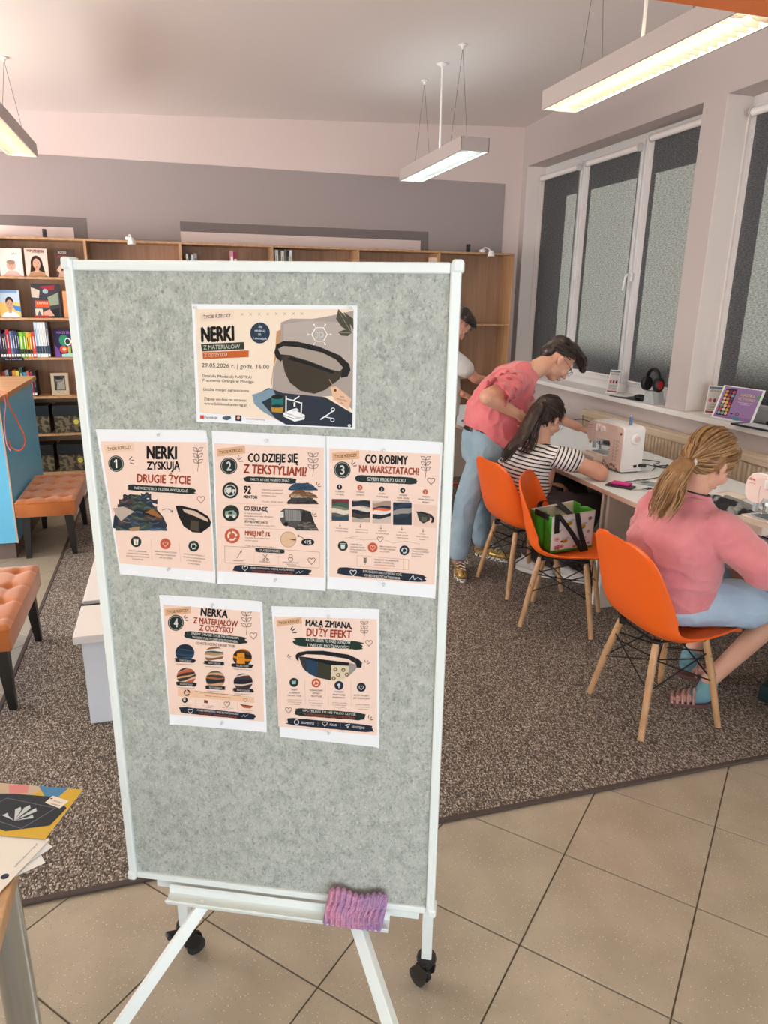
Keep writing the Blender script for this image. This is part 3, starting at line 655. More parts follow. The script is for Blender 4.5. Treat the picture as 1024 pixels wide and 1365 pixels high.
for P_ in ([(870, 75), (858, 130), (890, 175), (945, 210), (935, 150), (905, 110)], [(870, 205), (910, 190), (950, 205), (925, 228), (890, 225)], [(900, 90), (955, 130), (957, 190), (925, 140)]): c.poly(P_, '#49463a', 2.5)
for q in ((875, 90, 940, 200), (880, 208, 940, 210)): c.line([(q[0], q[1]), (q[2], q[3])], 3, '#8d8a74', 3)
c.circ(530, 570, 35, '#0f1413', 2.3, 12); c.poly([(495, 570), (565, 570), (562, 620), (498, 618)], '#1f6d6a', 2.2); c.poly([(494, 622), (565, 622), (560, 660), (500, 655)], '#b98a2c', 2.2); c.circ(530, 622, 35, '#10282a', 2.25, 9)
W = '#f2f3f4'
c.line([(580, 565), (580, 660), (665, 690), (668, 600)], 7, W, 3); c.line([(580, 580), (620, 590), (668, 605)], 6, W, 3); c.poly([(565, 660), (620, 638), (688, 672), (685, 695), (630, 708), (566, 680)], W, 3); c.line([(565, 672), (630, 692), (688, 680)], 2, '#2c3440', 3.3); c.poly([(610, 640), (640, 632), (655, 645), (622, 655)], '#d5d9de', 3.2); c.line([(620, 590), (655, 565)], 6, W, 3); c.line([(628, 600), (628, 625)], 10, W, 3)
c.line([(775, 695), (850, 645)], 6, W, 3); c.line([(800, 680), (850, 690)], 5, W, 3); c.ring(845, 640, 10, 4, W, 3, 10); c.ring(843, 697, 10, 4, W, 3, 10); c.circ(938, 728, 9, '#c9ced4', 3)
c.build('print', t)

def head(c, num, nx, ny, r, label, title, bg):
    c.quad(bg, PE, 1, 10); leaf_label(c, *label)
    if num: c.circ(nx, ny, r, GR, 2); c.ring(nx, ny, r * .86, 3, '#c9c3b7', 2.5, 24); c.text(num, nx - r * (.15 if num == '1' else .27), ny + r * .52, nx + r * (.15 if num == '1' else .3), ny + r * .52, r * 1.05, WH, 3, .03)
    for a in title: c.text(*a)
def banner(c, x0, y0, x1, y1, h, txt, th_, ins=.1, col=GR, **k):
    c.brush(x0, y0, x1, y1, h, col, 2)
    n = len(txt)
    for i, s in enumerate(txt):
        tc_, s_ = (s if isinstance(s, tuple) else (WH, s)); off = (i - (n - 1) / 2) * th_ * 1.7 + th_ * .5; a = ins + (0 if i == 0 or n == 1 else .02)
        c.text(s_, x0 + (x1 - x0) * a, y0 + (y1 - y0) * a + off, x0 + (x1 - x0) * (1 - a), y0 + (y1 - y0) * (1 - a) + off, th_, tc_, 3, .02)
HEAPC = ['#22303f', '#33465a', '#1c1f26', '#4b3a34', '#3f4a3c', '#2a3646', '#8a5a2c', '#121418']
# poster 1
t, c = poster('poster', 'poster number 1 with a clothes heap and an arrow to a belt bag', [(35, 60), (900, 75), (965, 1250), (185, 1185)], [(.028, 1.474), (.247, 1.481), (.247, 1.178), (.048, 1.183)], [(535, 105), (590, 1135)], 2)
head(c, '1', 185, 318, 62, (100, 182, 330, 160, 60, '#ecc8ae'), [('NERKI', 427, 280, 668, 285, 92, DK, 3, .045), ('ZYSKUJĄ', 427, 362, 690, 364, 58, DK, 3, .04), ('DRUGIE ŻYCIE', 345, 458, 770, 476, 62, OR, 3, .038)], [(68, 150), (900, 165), (945, 1155), (185, 1095)])
c.rays(275, 305, 55, a=(-45, -15, 18)); c.sprig(825, 380, 175, w=4); banner(c, 280, 498, 795, 530, 50, ['NIE WSZYSTKO TRZEBA WYRZUCAĆ'], 20, .09)
c.heart(850, 590, 30, '#8d6f62', 3); c.pile(140, 550, 440, 285, HEAPC, 2, 4); c.poly([(145, 660), (230, 645), (320, 685), (260, 720), (210, 760), (170, 710)], '#b7a79b', 3.4); c.poly([(270, 815), (360, 800), (350, 835), (290, 838)], '#a58262', 3.4); c.poly([(400, 690), (470, 665), (545, 730), (520, 735), (440, 700)], '#97622e', 3.4)
c.line([(540, 675), (570, 663), (600, 668), (620, 685)], 4, DK, 3); c.line([(608, 690), (622, 688), (622, 672)], 4, DK, 3)
c.poly([(648, 640), (700, 640), (820, 670), (905, 720), (928, 765), (920, 800), (850, 850), (780, 845), (710, 800), (670, 720)], '#141414', 2.4); c.poly([(700, 662), (800, 680), (900, 740), (905, 765), (800, 720), (720, 690)], '#cdb3a2', 2.6); c.poly([(770, 752), (832, 762), (828, 842), (762, 825)], '#4b4231', 2.7)
for x, y, cc in ((325, 922, GR), (562, 937, OR), (789, 955, GR)): c.circ(x, y, 43, cc, 2)
c.poly([(305, 905), (345, 905), (340, 948), (310, 948)], '#e8ddd2', 3); c.line([(302, 900), (348, 900)], 5, '#e8ddd2', 3); c.line([(325, 910), (325, 942)], 4, GR, 3.3); c.heart(562, 937, 22, '#f6dccb', 3); c.recycle(789, 955, 25, '#cfd3cc')
c.small(['STARE UBRANIA', 'I SKRAWKI TKANIN', 'MOŻNA WYKORZYSTAĆ', 'PONOWNIE'], 240, 996, 190, 22, 10, SP, .06); c.small(['NERKA TO PRAKTYCZNA', 'I TRWAŁA POZAMIAST', 'NA CO DZIEŃ'], 472, 1002, 180, 24, 10, SP, .06); c.small(['UPCYKLING POZWALA', 'TWORZYĆ COŚ NOWEGO', 'Z MATERIAŁÓW', 'Z HISTORIĄ'], 700, 1020, 180, 24, 10, SP, .1)
c.line([(445, 900), (452, 1070)], 2, '#cfae9a', 2); c.line([(672, 915), (682, 1080)], 2, '#cfae9a', 2); c.build('print', t)
# poster 2
t, c = poster('poster', 'poster number 2 with folded clothes, a rubbish truck and a pie chart', [(25, 50), (940, 88), (940, 1328), (88, 1272)], [(.256, 1.480), (.470, 1.479), (.467, 1.178), (.251, 1.178)], [(475, 128), (545, 1240)], 3)
head(c, '2', 165, 335, 68, (68, 198, 292, 170, 62), [('CO DZIEJE SIĘ', 315, 300, 720, 305, 68, DK, 3, .04), ('Z TEKSTYLIAMI?', 280, 390, 790, 415, 72, OR, 3, .038)], [(48, 152), (925, 185), (925, 1225), (85, 1175)])
c.rays(225, 300, 55, a=(-70, -40, -5)); c.sprig(835, 420, 190, w=4); banner(c, 300, 440, 690, 455, 48, ['FAKTY, KTÓRE WARTO ZNAĆ'], 19, .1)
c.circ(180, 532, 65, GR, 2); c.ring(180, 532, 44, 7, '#d5d2c8', 3); c.poly([(150, 510), (185, 505), (190, 540), (165, 560), (145, 540)], '#d5d2c8', 3); c.poly([(195, 520), (215, 525), (205, 560), (195, 550)], '#d5d2c8', 3)
c.text('92', 282, 552, 345, 556, 60, DK, 3, .04); c.text('MLN TON', 285, 592, 393, 598, 24, DK, 3, .04); c.small(['odpadów tekstylnych', 'powstaje na świecie', 'każdego roku.', '', '(Źródło: UNEP 2025)'], 430, 528, 170, 24, 9, SP, .03, False)
c.pile(640, 470, 235, 60, ['#25455e', '#1f3a50', '#2a4a62'], 2, 5); c.pile(645, 525, 230, 65, ['#7f5530', '#a08a6a', '#6a4a2a', '#c3ab90'], 2.5, 6); c.pile(630, 575, 250, 65, ['#2b3a33', '#221e1f', '#4c2b2a'], 2.8, 7)
for y0, y1 in ((630, 660), (822, 850)): c.line([(105, y0), (895, y1 + 5)], 2, '#cfae9a', 2)
c.circ(186, 714, 66, GR, 2); c.poly([(140, 700), (205, 690), (232, 715), (232, 740), (140, 735)], '#8fa093', 3); c.circ(160, 738, 13, '#d5d2c8', 3.2); c.circ(212, 740, 13, '#d5d2c8', 3.2); c.rect(165, 700, 200, 722, '#1f3a22', 3.4)
c.text('CO SEKUNDĘ', 290, 690, 478, 697, 32, DK, 3, .04); c.small(['na świecie wyrzucana', 'lub spalana jest ilość tekstyliów', 'odpowiadająca', ], 292, 718, 230, 22, 10, SP, .03, False); c.text('JEDNEJ ŚMIECIARCE', 293, 786, 478, 798, 17, DK, 3, .01); c.small(['(Źródło: Ellen MacArthur Foundation 2017)'], 295, 812, 240, 20, 8, SP, .03, False)
c.poly([(578, 700), (610, 675), (740, 678), (820, 700), (850, 790), (885, 850), (700, 835), (640, 815), (600, 810), (578, 770)], '#4e4c4a', 2.2); c.poly([(615, 685), (735, 690), (745, 775), (620, 770)], '#8c8a86', 2.5)
for k in range(7): c.line([(625 + k * 17, 690), (628 + k * 17, 770)], 3, '#5b5957', 2.8)
c.poly([(755, 690), (820, 700), (850, 790), (885, 850), (690, 838), (740, 790)], '#2a2725', 2.7); c.circ(625, 800, 18, '#1b1b1b', 3); c.circ(745, 815, 18, '#1b1b1b', 3); c.poly([(578, 705), (605, 700), (605, 745), (578, 750)], '#d8d4cd', 2.9)
c.pile(700, 780, 180, 70, ['#3c3835', '#57504a', '#24211f', '#776c63'], 3.1, 8)
c.circ(198, 895, 60, OR, 2); c.recycle(198, 895, 40, '#efd6c8'); c.text('MNIEJ NIŻ 1%', 297, 888, 500, 900, 36, OR, 3, .038); c.small(['tekstyliów jest przetwarzanych', 'na nowe ubrania.', '', '(Źródło: Ellen MacArthur Foundation)'], 300, 912, 235, 22, 9, SP, .04, False)
c.circ(643, 922, 64, '#b9977a', 2); c.circ(643, 922, 59, '#dcb897', 2.5); c.poly([(650, 922), (703, 918), (702, 932)], '#8d3a22', 3); c.line([(765, 915), (740, 898), (718, 893)], 4, DK, 3); c.line([(730, 885), (716, 893), (728, 902)], 4, DK, 3); c.circ(797, 943, 53, DK, 2, 28); c.text('<1%', 765, 955, 826, 958, 30, WH, 3, .03)
c.rays(860, 500, 40, a=(-75, -40, -5), w=5); c.rays(830, 740, 40, a=(-75, -40, -5), w=5)
c.line([(138, 975), (890, 1022), (888, 1148), (142, 1110), (138, 975)], 3, '#b08f7e', 2); banner(c, 388, 1006, 612, 1018, 36, ['DLATEGO WARTO'], 18, .14)
c.line([(372, 1020), (372, 1120)], 2, '#cfae9a', 2); c.line([(565, 1025), (568, 1130)], 2, '#cfae9a', 2); c.line([(235, 1072), (272, 1012)], 4, SP, 3); c.line([(262, 1018), (275, 1010), (272, 1028)], 4, SP, 3); c.line([(440, 1040), (480, 1080)], 4, SP, 3); c.line([(480, 1035), (450, 1080)], 4, SP, 3); c.ring(452, 1084, 9, 4, SP, 3, 8); c.ring(480, 1082, 9, 4, SP, 3, 8); c.ring(662, 1055, 14, 4, SP, 3, 10); c.ring(662, 1078, 18, 4, SP, 3, 10); c.heart(828, 1090, 30, SP, 3)
c.text('NAPRAWIAĆ', 208, 1095, 290, 1098, 10, SP); c.text('PRZERABIAĆ', 415, 1105, 500, 1108, 10, SP); c.text('WYKORZYSTYWAĆ', 600, 1108, 728, 1114, 10, SP); c.text('PONOWNIE', 630, 1126, 705, 1130, 10, SP)
banner(c, 225, 1152, 805, 1182, 56, ['MNIEJ ODPADÓW, WIĘCEJ MOŻLIWOŚCI', (OR, 'TWÓRZMY ODPOWIEDZIALNIE')], 13, .2, NV); c.heart(302, 1150, 22, WH, 3); c.line([(705, 1190), (730, 1172), (735, 1188), (760, 1170)], 3, '#c9d0d8', 3)
c.build('print', t)
# poster 3
t, c = poster('poster', 'poster number 3 with a row of five small workshop photos', [(35, 65), (955, 98), (895, 1335), (45, 1262)], [(.471, 1.479), (.680, 1.476), (.677, 1.178), (.470, 1.183)], [(488, 170), (490, 1222)], 4)
head(c, '3', 160, 330, 66, (80, 198, 292, 178, 62), [('CO ROBIMY', 337, 272, 678, 280, 68, DK, 3, .04), ('NA WARSZTATACH?', 290, 345, 768, 362, 56, OR, 3, .038)], [(58, 162), (935, 195), (890, 1228), (60, 1168)])
c.rays(225, 300, 50, a=(-70, -40, -5)); c.sprig(815, 385, 170, w=4); c.heart(862, 405, 30, SP, 3); banner(c, 280, 395, 735, 410, 58, ['SZYJEMY KROK PO KROKU'], 27, .17)
ST = [(138, 465, DK, ['WYBIERAMY', 'MATERIAŁ']), (299, 467, OR, ['WYCINAMY', 'ELEMENTY']), (470, 477, DK, ['SZYJEMY', 'KONSTRUKCJĘ']), (636, 485, DK, ['DODAJEMY', 'PASEK, ZAMEK', 'I WYKOŃCZENIA']), (816, 494, OR, ['TWORZYMY', 'WŁASNY UNIKATOWY', 'PROJEKT'])]
for i, (x, y, cc, tx) in enumerate(ST):
    c.circ(x, y, 21, cc, 2); c.text(str(i + 1), x - (3 if i == 0 else 6), y + 10, x + (4 if i == 0 else 7), y + 10, 20, WH, 3, .03); w = 13 * max(len(q) for q in tx) * .62; c.small(tx, x - w / 2 + 4, y + 40, w, 23, 12, '#3a322d', .06)
PH = [(78, 560, 212, 730, ['#2e4656', '#6b2f35', '#3f5a4a', '#7a7a5e', '#d7c9bc', '#5a5a48']), (236, 563, 380, 740, ['#b7a696', '#1f2733', '#2a2f3d', '#d9cabb', '#171a22', '#3a3431']), (398, 570, 542, 748, ['#c9b7ab', '#a18878', '#2a2c38', '#d86b4a', '#e4d8cf', '#1d2028']), (560, 580, 708, 758, ['#1d2733', '#27384a', '#1a222c', '#8c8884', '#223041', '#1b2530'])]
for i, p in enumerate(PH): c.photo(*p[:4], p[4], 2, 11 + i)
c.quad([(726, 592), (905, 600), (900, 780), (722, 768)], '#e6c5b5', 2, 2); c.poly([(735, 650), (790, 650), (860, 670), (888, 700), (882, 735), (860, 740), (868, 705), (850, 690), (760, 665)], '#17171a', 2.5); c.poly([(748, 655), (860, 680), (850, 720), (800, 745), (765, 720)], '#3a3a34', 2.7); c.poly([(785, 690), (828, 695), (822, 730), (785, 725)], '#5d5a49', 3)
for i, (x, y) in enumerate(((143, 745), (302, 752), (465, 762), (630, 770), (798, 782))): c.line([(x, y), (x, y + 28)], 3, SP, 3); c.line([(x - 6, y + 20), (x, y + 30), (x + 6, y + 20)], 3, SP, 3)
for tx, x, y in ((['wybieramy', 'materiały'], 108, 790), (['wycinamy', 'elementy'], 265, 798), (['szyjemy', 'konstrukcję'], 425, 806), (['dodajemy', 'pasek, zamek', 'i wykończenia'], 582, 816), (['tworzymy', 'własny, unikatowy', 'projekt'], 742, 828)): c.small(tx, x, y, 100, 22, 9, SP, .06)
c.line([(180, 868), (290, 848)], 2, '#a58a7c', 2); c.line([(220, 862), (330, 880), (430, 872)], 2, '#a58a7c', 2); c.line([(500, 880), (560, 900), (660, 885), (770, 905)], 2, '#a58a7c', 2); c.heart(460, 870, 24, SP, 3)
for x, y, cc in ((166, 927, GR), (400, 937, OR), (650, 958, NV)): c.circ(x, y, 39, cc, 2)
c.poly([(148, 915), (184, 915), (180, 950), (152, 950)], '#cfd6cf', 3); c.line([(145, 908), (187, 908)], 4, '#cfd6cf', 3); c.heart(400, 938, 20, '#f6dccb', 3); c.recycle(650, 958, 24, '#cfd3cc')
c.small(['STARE UBRANIA', 'I SKRAWKI TKANIN', 'MOŻNA WYKORZYSTAĆ', 'PONOWNIE'], 222, 918, 125, 20, 10, '#4a3f39', .06, False); c.small(['NERKA TO PRAKTYCZNA', 'I TRWAŁA POZAMIAST'], 455, 932, 130, 20, 10, '#4a3f39', .06, False); c.small(['NA CO DZIEŃ'], 455, 972, 75, 20, 10, OR, .06, False); c.small(['UPCYKLING POZWALA', 'TWORZYĆ COŚ NOWEGO', 'Z MATERIAŁÓW', 'Z HISTORIĄ'], 706, 948, 138, 20, 10, '#4a3f39', .06, False)
c.line([(278, 1000), (686, 1032), (682, 1112), (276, 1085), (278, 1000)], 3, '#cba48c', 2); c.line([(640, 1030), (640, 1108)], 2, '#cba48c', 2); c.sprig(340, 1075, 55, w=4); c.small(['TWORZYMY W KAMERALNEJ', 'GRUPIE I TWÓRCZEJ'], 412, 1038, 190, 21, 12, '#4a3f39', .05, False); c.small(['ATMOSFERZE ROZWOJU'], 412, 1080, 165, 20, 12, OR, .05, False)
banner(c, 145, 1122, 808, 1180, 66, ['DOŁĄCZ DO NAS I STWÓRZ COŚ,', 'CO BĘDZIE SŁUŻYĆ KAŻDEGO DNIA'], 18, .27, NV); c.heart(248, 1135, 26, WH, 3); c.line([(690, 1190), (720, 1150), (728, 1188), (755, 1170), (790, 1190)], 4, '#dfe3e8', 3)
c.build('print', t)
# poster 4
t, c = poster('poster', 'poster number 4 with six round photos of old materials', [(60, 65), (945, 120), (980, 1235), (152, 1158)], [(.127, 1.145), (.340, 1.147), (.339, .852), (.127, .849)], [(522, 150), (600, 1145)], 5)
head(c, '4', 203, 303, 68, (108, 185, 328, 163, 60), [('NERKA', 412, 240, 648, 262, 64, DK, 3, .045), ('Z MATERIAŁÓW', 350, 305, 732, 338, 50, OR, 3, .032), ('Z ODZYSKU', 402, 367, 692, 392, 48, OR, 3, .032)], [(93, 150), (925, 213), (958, 1145), (150, 1075)])
c.rays(262, 275, 45, a=(-60, -25, 15)); c.sprig(805, 410, 195, w=4); c.heart(868, 412, 32, SP, 3)
banner(c, 280, 402, 795, 455, 66, ['DAJEMY DRUGIE ŻYCIE MATERIAŁOM,', 'TWORZĄC PRAKTYCZNE I WYJĄTKOWE NERKI'], 19, .1); c.text('CO MOŻE DOSTAĆ DRUGIE ŻYCIE?', 370, 485, 710, 515, 22, '#3a322d', 3, .01)
CI = [(280, 555, ['#1c2e42', '#27425c', '#152334', '#30506c'], 'STARE JEANSY'), (530, 575, ['#d9c6b2', '#8a5a3c', '#e8dccf', '#47504e', '#a98a6a'], 'FIRANY I ZASŁONY'), (772, 598, ['#2a2322', '#c97b1e', '#4c2f22', '#1c1716'], 'PLECAKI I TORBY'), (292, 755, ['#3b3630', '#c9b199', '#b85a3a', '#2b2c30', '#d09a6a'], 'KOLOROWE TKANINY'), (540, 782, ['#1f2428', '#6b5a3c', '#c99a78', '#3a3f35', '#a05a3c'], 'SKRAWKI MATERIAŁÓW'), (778, 806, ['#1a1a22', '#c9bdb2', '#6a2f2a', '#2c2f3c'], 'INNE DODATKI')]
for i, (x, y, cols, tx) in enumerate(CI):
    c.photo(x - 82, y - 72, x + 82, y + 72, cols, 2, 40 + i, 'circ', 8)
    yy = y + 64 + (4 if i % 3 else 0); c.brush(x - 82, yy - 4, x + 84, yy + 8, 34, DK, 3.2); c.text(tx, x - 52, yy + 6, x + 56, yy + 15, 15, WH, 4.2, .01); c.small(['wymagają tylko nowego życia'], x - 75, yy + 32, 150, 16, 8, SP, .08)
c.poly([(728, 560), (790, 560), (795, 655), (722, 648)], '#d58a25', 3.1); c.line([(735, 598), (788, 602)], 3, '#8a5010', 3.2)
c.quad([(222, 860), (872, 938), (872, 985), (220, 920)], '#eabf9f', 2, 3); c.recycle(298, 893, 28, DK); c.small(['To wszystko możesz wykorzystać do swojej nerki', 'zamiast wyrzucać materiały'], 370, 888, 385, 26, 10, '#5a463a', .1)
c.heart(795, 958, 18, SP, 3)
c.circ(280, 956, 24, DK, 2); c.poly([(265, 945), (285, 940), (288, 962), (270, 968)], '#c9bfb4', 3); c.poly([(445, 955), (478, 962), (475, 985), (442, 980)], '#7a3a34', 2); c.heart(640, 992, 26, SP, 3); c.poly([(755, 998), (862, 1012), (840, 1032), (780, 1025)], '#b85a32', 2); c.line([(755, 998), (862, 1014)], 6, DK, 3)
for x in (372, 555, 728): c.line([(x, 945 + (x - 372) * .08), (x, 1015 + (x - 372) * .08)], 2, '#cba48c', 2)
for x, y in ((245, 988), (430, 1004), (600, 1024), (765, 1046)): c.small(['dbamy o środowisko', 'na co dzień'], x, y, 95, 14, 7, SP, .08)
banner(c, 248, 1038, 875, 1105, 56, ['MNIEJ ODPADÓW, WIĘCEJ MOŻLIWOŚCI', (OR, 'TWÓRZMY ODPOWIEDZIALNIE')], 15, .22, NV); c.heart(328, 1048, 22, WH, 3); c.line([(765, 1100), (785, 1082), (795, 1100), (820, 1082)], 3, '#c9d0d8', 3)
c.build('print', t)
# poster 5
t, c = poster('poster', 'poster with a patchwork belt bag and no number, lowest right on the felt board', [(25, 70), (970, 88), (970, 1305), (100, 1218)], [(.358, 1.138), (.571, 1.148), (.575, .842), (.367, .844)], [(530, 150), (530, 1170)], 6)
head(c, None, 0, 0, 0, (70, 195, 288, 165, 55), [('MAŁA ZMIANA,', 322, 240, 735, 262, 56, DK, 3, .04), ('DUŻY EFEKT', 330, 328, 728, 345, 66, OR, 3, .038)], [(50, 160), (950, 178), (950, 1200), (85, 1125)])
c.rays(185, 300, 60, a=(-65, -35, 0), w=9); c.sprig(835, 355, 155, w=4); c.heart(880, 385, 30, SP, 3)
banner(c, 235, 378, 810, 412, 80, ['KAŻDA NERKA TO MNIEJ ODPADÓW', 'I WIĘCEJ MOŻLIWOŚCI'], 26, .16, '#173329')
c.poly([(235, 500), (260, 475), (340, 460), (480, 458), (700, 490), (790, 530), (820, 560), (812, 605), (770, 605), (765, 572), (700, 530), (480, 495), (330, 490), (265, 510), (262, 560), (240, 530)], '#15171c', 2.4)
c.poly([(262, 508), (330, 515), (335, 650), (300, 610)], '#2c3230', 2.6); c.poly([(330, 515), (430, 545), (420, 690), (360, 665), (330, 635)], '#1f3c56', 2.6); c.poly([(430, 550), (548, 585), (545, 718), (420, 692)], '#353528', 2.6); c.poly([(548, 580), (705, 590), (700, 680), (650, 715), (545, 718)], '#d6c9ad', 2.6); c.poly([(700, 560), (768, 575), (765, 620), (690, 690), (705, 620)], '#9a928a', 2.6)
for x, y in ((585, 620), (655, 625), (610, 670), (685, 665), (570, 700)): c.circ(x, y, 20, '#7d6440', 2.9, n=6); c.circ(x, y, 7, '#d6c9ad', 3.1)
c.poly([(330, 515), (480, 535), (705, 560), (703, 588), (540, 582), (330, 530)], '#0e0f12', 3)
c.rays(160, 530, 40, a=(-70, -30, 5), w=5); c.rays(850, 575, 40, a=(-100, -60, -20), w=5)
for x, y, cc in ((222, 738, GR), (416, 742, OR), (616, 762, NV), (812, 776, NV)): c.circ(x, y, 40, cc, 2)
c.poly([(205, 725), (240, 722), (238, 752), (207, 752)], '#8fb3ac', 3); c.recycle(416, 744, 24, '#f6dccb'); c.circ(616, 757, 13, '#cfd3e0', 3); c.line([(616, 770), (616, 785)], 8, '#cfd3e0', 3); c.heart(812, 778, 20, WH, 3)
for tx, x, y, w in ((['DAJEMY', 'MATERIAŁOM', 'DRUGIE ŻYCIE'], 168, 806, 115), (['OGRANICZAMY', 'ODPADY', 'TEKSTYLNE'], 358, 810, 118), (['TWORZYMY', 'PRAKTYCZNE', 'PRZEDMIOTY'], 562, 822, 108), (['KAŻDY PROJEKT', 'JEST WYJĄTKOWY'], 742, 852, 145)): c.small(tx, x, y, w, 26, 14, '#3a322d', .04)
for x, y in ((165, 892), (352, 898), (558, 915), (762, 930)): c.small(['pozwalamy materiałom', 'na kolejną przygodę', 'i nowy rozdział'], x, y, 125, 20, 8, SP, .04)
for x in (318, 520, 720): c.line([(x, 710), (x + 3, 940)], 2, '#cba48c', 2)
c.heart(175, 980, 28, SP, 3); c.rays(870, 1065, 45, a=(-80, -40, -5), w=6)
banner(c, 240, 995, 825, 1035, 72, ['UPCYKLING TO NIE TYLKO SZYCIE.', (OR, 'TO NOWE SPOJRZENIE NA RZECZY, KTÓRE JUŻ MAMY')], 19, .1)
c.brush(165, 1078, 905, 1142, 68, NV, 2); c.ring(245, 1085, 20, 5, WH, 3, 12); c.text('SKOMENTUJ', 285, 1098, 395, 1106, 19, WH, 3, .02); c.heart(492, 1098, 22, WH, 3); c.text('POLUB', 535, 1115, 595, 1119, 19, WH, 3, .02); c.line([(668, 1110), (712, 1098), (692, 1135), (688, 1115), (668, 1110)], 4, WH, 3); c.text('UDOSTĘPNIJ', 728, 1132, 838, 1142, 19, WH, 3, .02)
for x in (432, 630): c.line([(x, 1078 + (x - 400) * .06), (x, 1118 + (x - 400) * .06)], 2, '#8b93a3', 3)
c.build('print', t)
# ================================================================== bookcases
LV = [.10, .465, .81, 1.155, 1.50, 1.845]
UX = [-1.487, -.666, .14, .971, 1.803, 2.640, 3.462]
def bookcase(x0, x1, levels, label):
    t = thing('bookcase', label, 'bookcase', ((x0 + x1) / 2, 7.25, .008), 0, 'beech bookcases along the back wall'); y0, y1 = 7.10, 7.385; w = .011
    for x in (x0, x1): MB().bb(x - w if x == x1 else x, x if x == x1 else x + w, y0, y1, .008, 2.19, M_wood, .001).build('side_panel', t)
    MB().bb(x0 + w, x1 - w, y1 - .008, y1, .06, 2.172, M_woodd).build('back_panel', t)
    MB().bb(x0 + w, x1 - w, y0 + .0, y1 - .008, 2.172, 2.19, M_wood, .001).build('top_board', t)
    MB().bb(x0 + w, x1 - w, y0 + .03, y0 + .05, .008, LV[0], M_wood).build('plinth', t)
    for z in levels: MB().bb(x0 + w, x1 - w, y0 + .008, y1 - .008, z, z + .02, M_wood, .001).build('shelf', t)
    return t
bookcase(UX[0], UX[1], LV, 'beech bookcase at the far left holding face-out books and storage boxes')
bookcase(UX[1], UX[2], LV, 'beech bookcase under the left clip lamp, right of the face-out books')
bookcase(UX[2], UX[3], LV, 'third beech bookcase from the left, under the left end of the dark painted stripe')
bookcase(UX[3], UX[4], LV, 'fourth beech bookcase from the left, small books in its top row')
bookcase(UX[4], UX[5], LV, 'fifth beech bookcase, under the right end of the dark painted stripe')
bookcase(UX[5], UX[6], [.10, .53, .92, 1.468], 'empty beech bookcase at the right end, behind the boy in white')

# ---- face-out books
def face_book(x0, x1, z0, h, cover, draw, label, y=7.16, thick=.02, lean=.10, side='#e9e3da'):
    w = x1 - x0; t = thing('book', label, 'book', ((x0 + x1) / 2, y + .03, z0), 0, 'books displayed face out')
    Rl = Matrix.Rotation(-lean, 3, 'X')
    def pt(x, yy, z): return V(((x0 + x1) / 2, y, z0 + .001)) + Rl @ V((x, yy, z))
    mk = lambda a, b, c, d, e, f, m: MB().prism([pt(a, c, e), pt(b, c, e), pt(b, c, f), pt(a, c, f)], Rl @ V((0, d - c, 0)), m)
    mk(-w / 2, w / 2, 0, .0015, 0, h, flat(cover)).build('cover', t); mk(-w / 2, w / 2, thick - .0015, thick, 0, h, flat(cover)).build('cover', t)
    mk(-w / 2, -w / 2 + .0015, .0015, thick - .0015, 0, h, flat(side)).build('spine', t)
    mk(-w / 2 + .002, w / 2 - .003, .002, thick - .002, .003, h - .003, M_paper).build('pages', t)
    c = Canvas(lambda u, v, hh: pt(-w / 2 + u * w, -hh - .0003, h * (1 - v)), None, .0004); draw(c); c.build('cover_print', t); return t
def person_cover(hair, skin, top, long=True):
    def f(c):
        if long: c.circ(.5, .55, .27, hair, 1, .30); c.poly([(.24, .55), (.76, .55), (.85, .85), (.18, .85)], hair, 1)
        else: c.circ(.5, .42, .19, hair, 1, .17)
        c.poly([(.05, 1), (.2, .84), (.42, .78), (.6, .78), (.82, .86), (.95, 1)], top, 1.5); c.rect(.42, .68, .58, .84, skin, 2); c.circ(.5, .55, .17, skin, 2, .19)
        for sx in (.43, .57): c.circ(sx, .53, .022, '#2c2220', 3, .014); c.line([(sx - .04, .495), (sx + .04, .495)], .012, '#4a352c', 3)
        c.poly([(.44, .65), (.5, .638), (.56, .65), (.5, .668)], '#b0453f', 3); c.line([(.5, .54), (.505, .60)], .01, '#c08c74', 3)
    return f
def cvA(c): c.rect(0, 0, 1, 1, '#e8e2dc', .5); c.circ(.5, .62, .2, '#d9a794', 1, .17); c.circ(.5, .5, .19, '#a07f6c', 1.5, .08); c.text('MY', .58, .25, .82, .25, .09, '#8a8d92', 2); c.poly([(.1, 1), (.35, .8), (.7, .8), (.95, 1)], '#e2b7ae', 1.2); [c.circ(.43 + .14 * k, .6, .02, '#54423a', 3, .013) for k in (0, 1)]; c.line([(.45, .69), (.55, .69)], .015, '#b06057', 3)
def cvB(c): c.rect(0, 0, 1, 1, '#e6cfc2', .5); person_cover('#33201a', '#d8a58c', '#b98d6a')(c); c.text('WSPOMNIENIA', .1, .13, .88, .13, .09, '#8d2f3c', 3, .03); c.text('KOBIETY', .35, .17, .88, .17, .04, '#4a352c', 3)
def cvC(c): c.rect(0, 0, 1, 1, '#4f3d37', .5); c.text('ROOKI', .2, .16, .6, .16, .08, '#efe6da', 3, .03); c.text('HUMOR', .15, .31, .62, .31, .09, '#cc4a34', 3, .03); c.circ(.52, .55, .22, '#8e2c22', 1, .2); c.circ(.45, .58, .15, '#d7b7a1', 2, .14); c.poly([(.05, .75), (.3, .5), (.42, .52), (.2, .85)], '#d9b49c', 2.4); c.poly([(.1, 1), (.2, .78), (.8, .75), (.95, 1)], '#c7a58d', 1.5); c.circ(.4, .56, .02, '#2c2220', 3, .014)
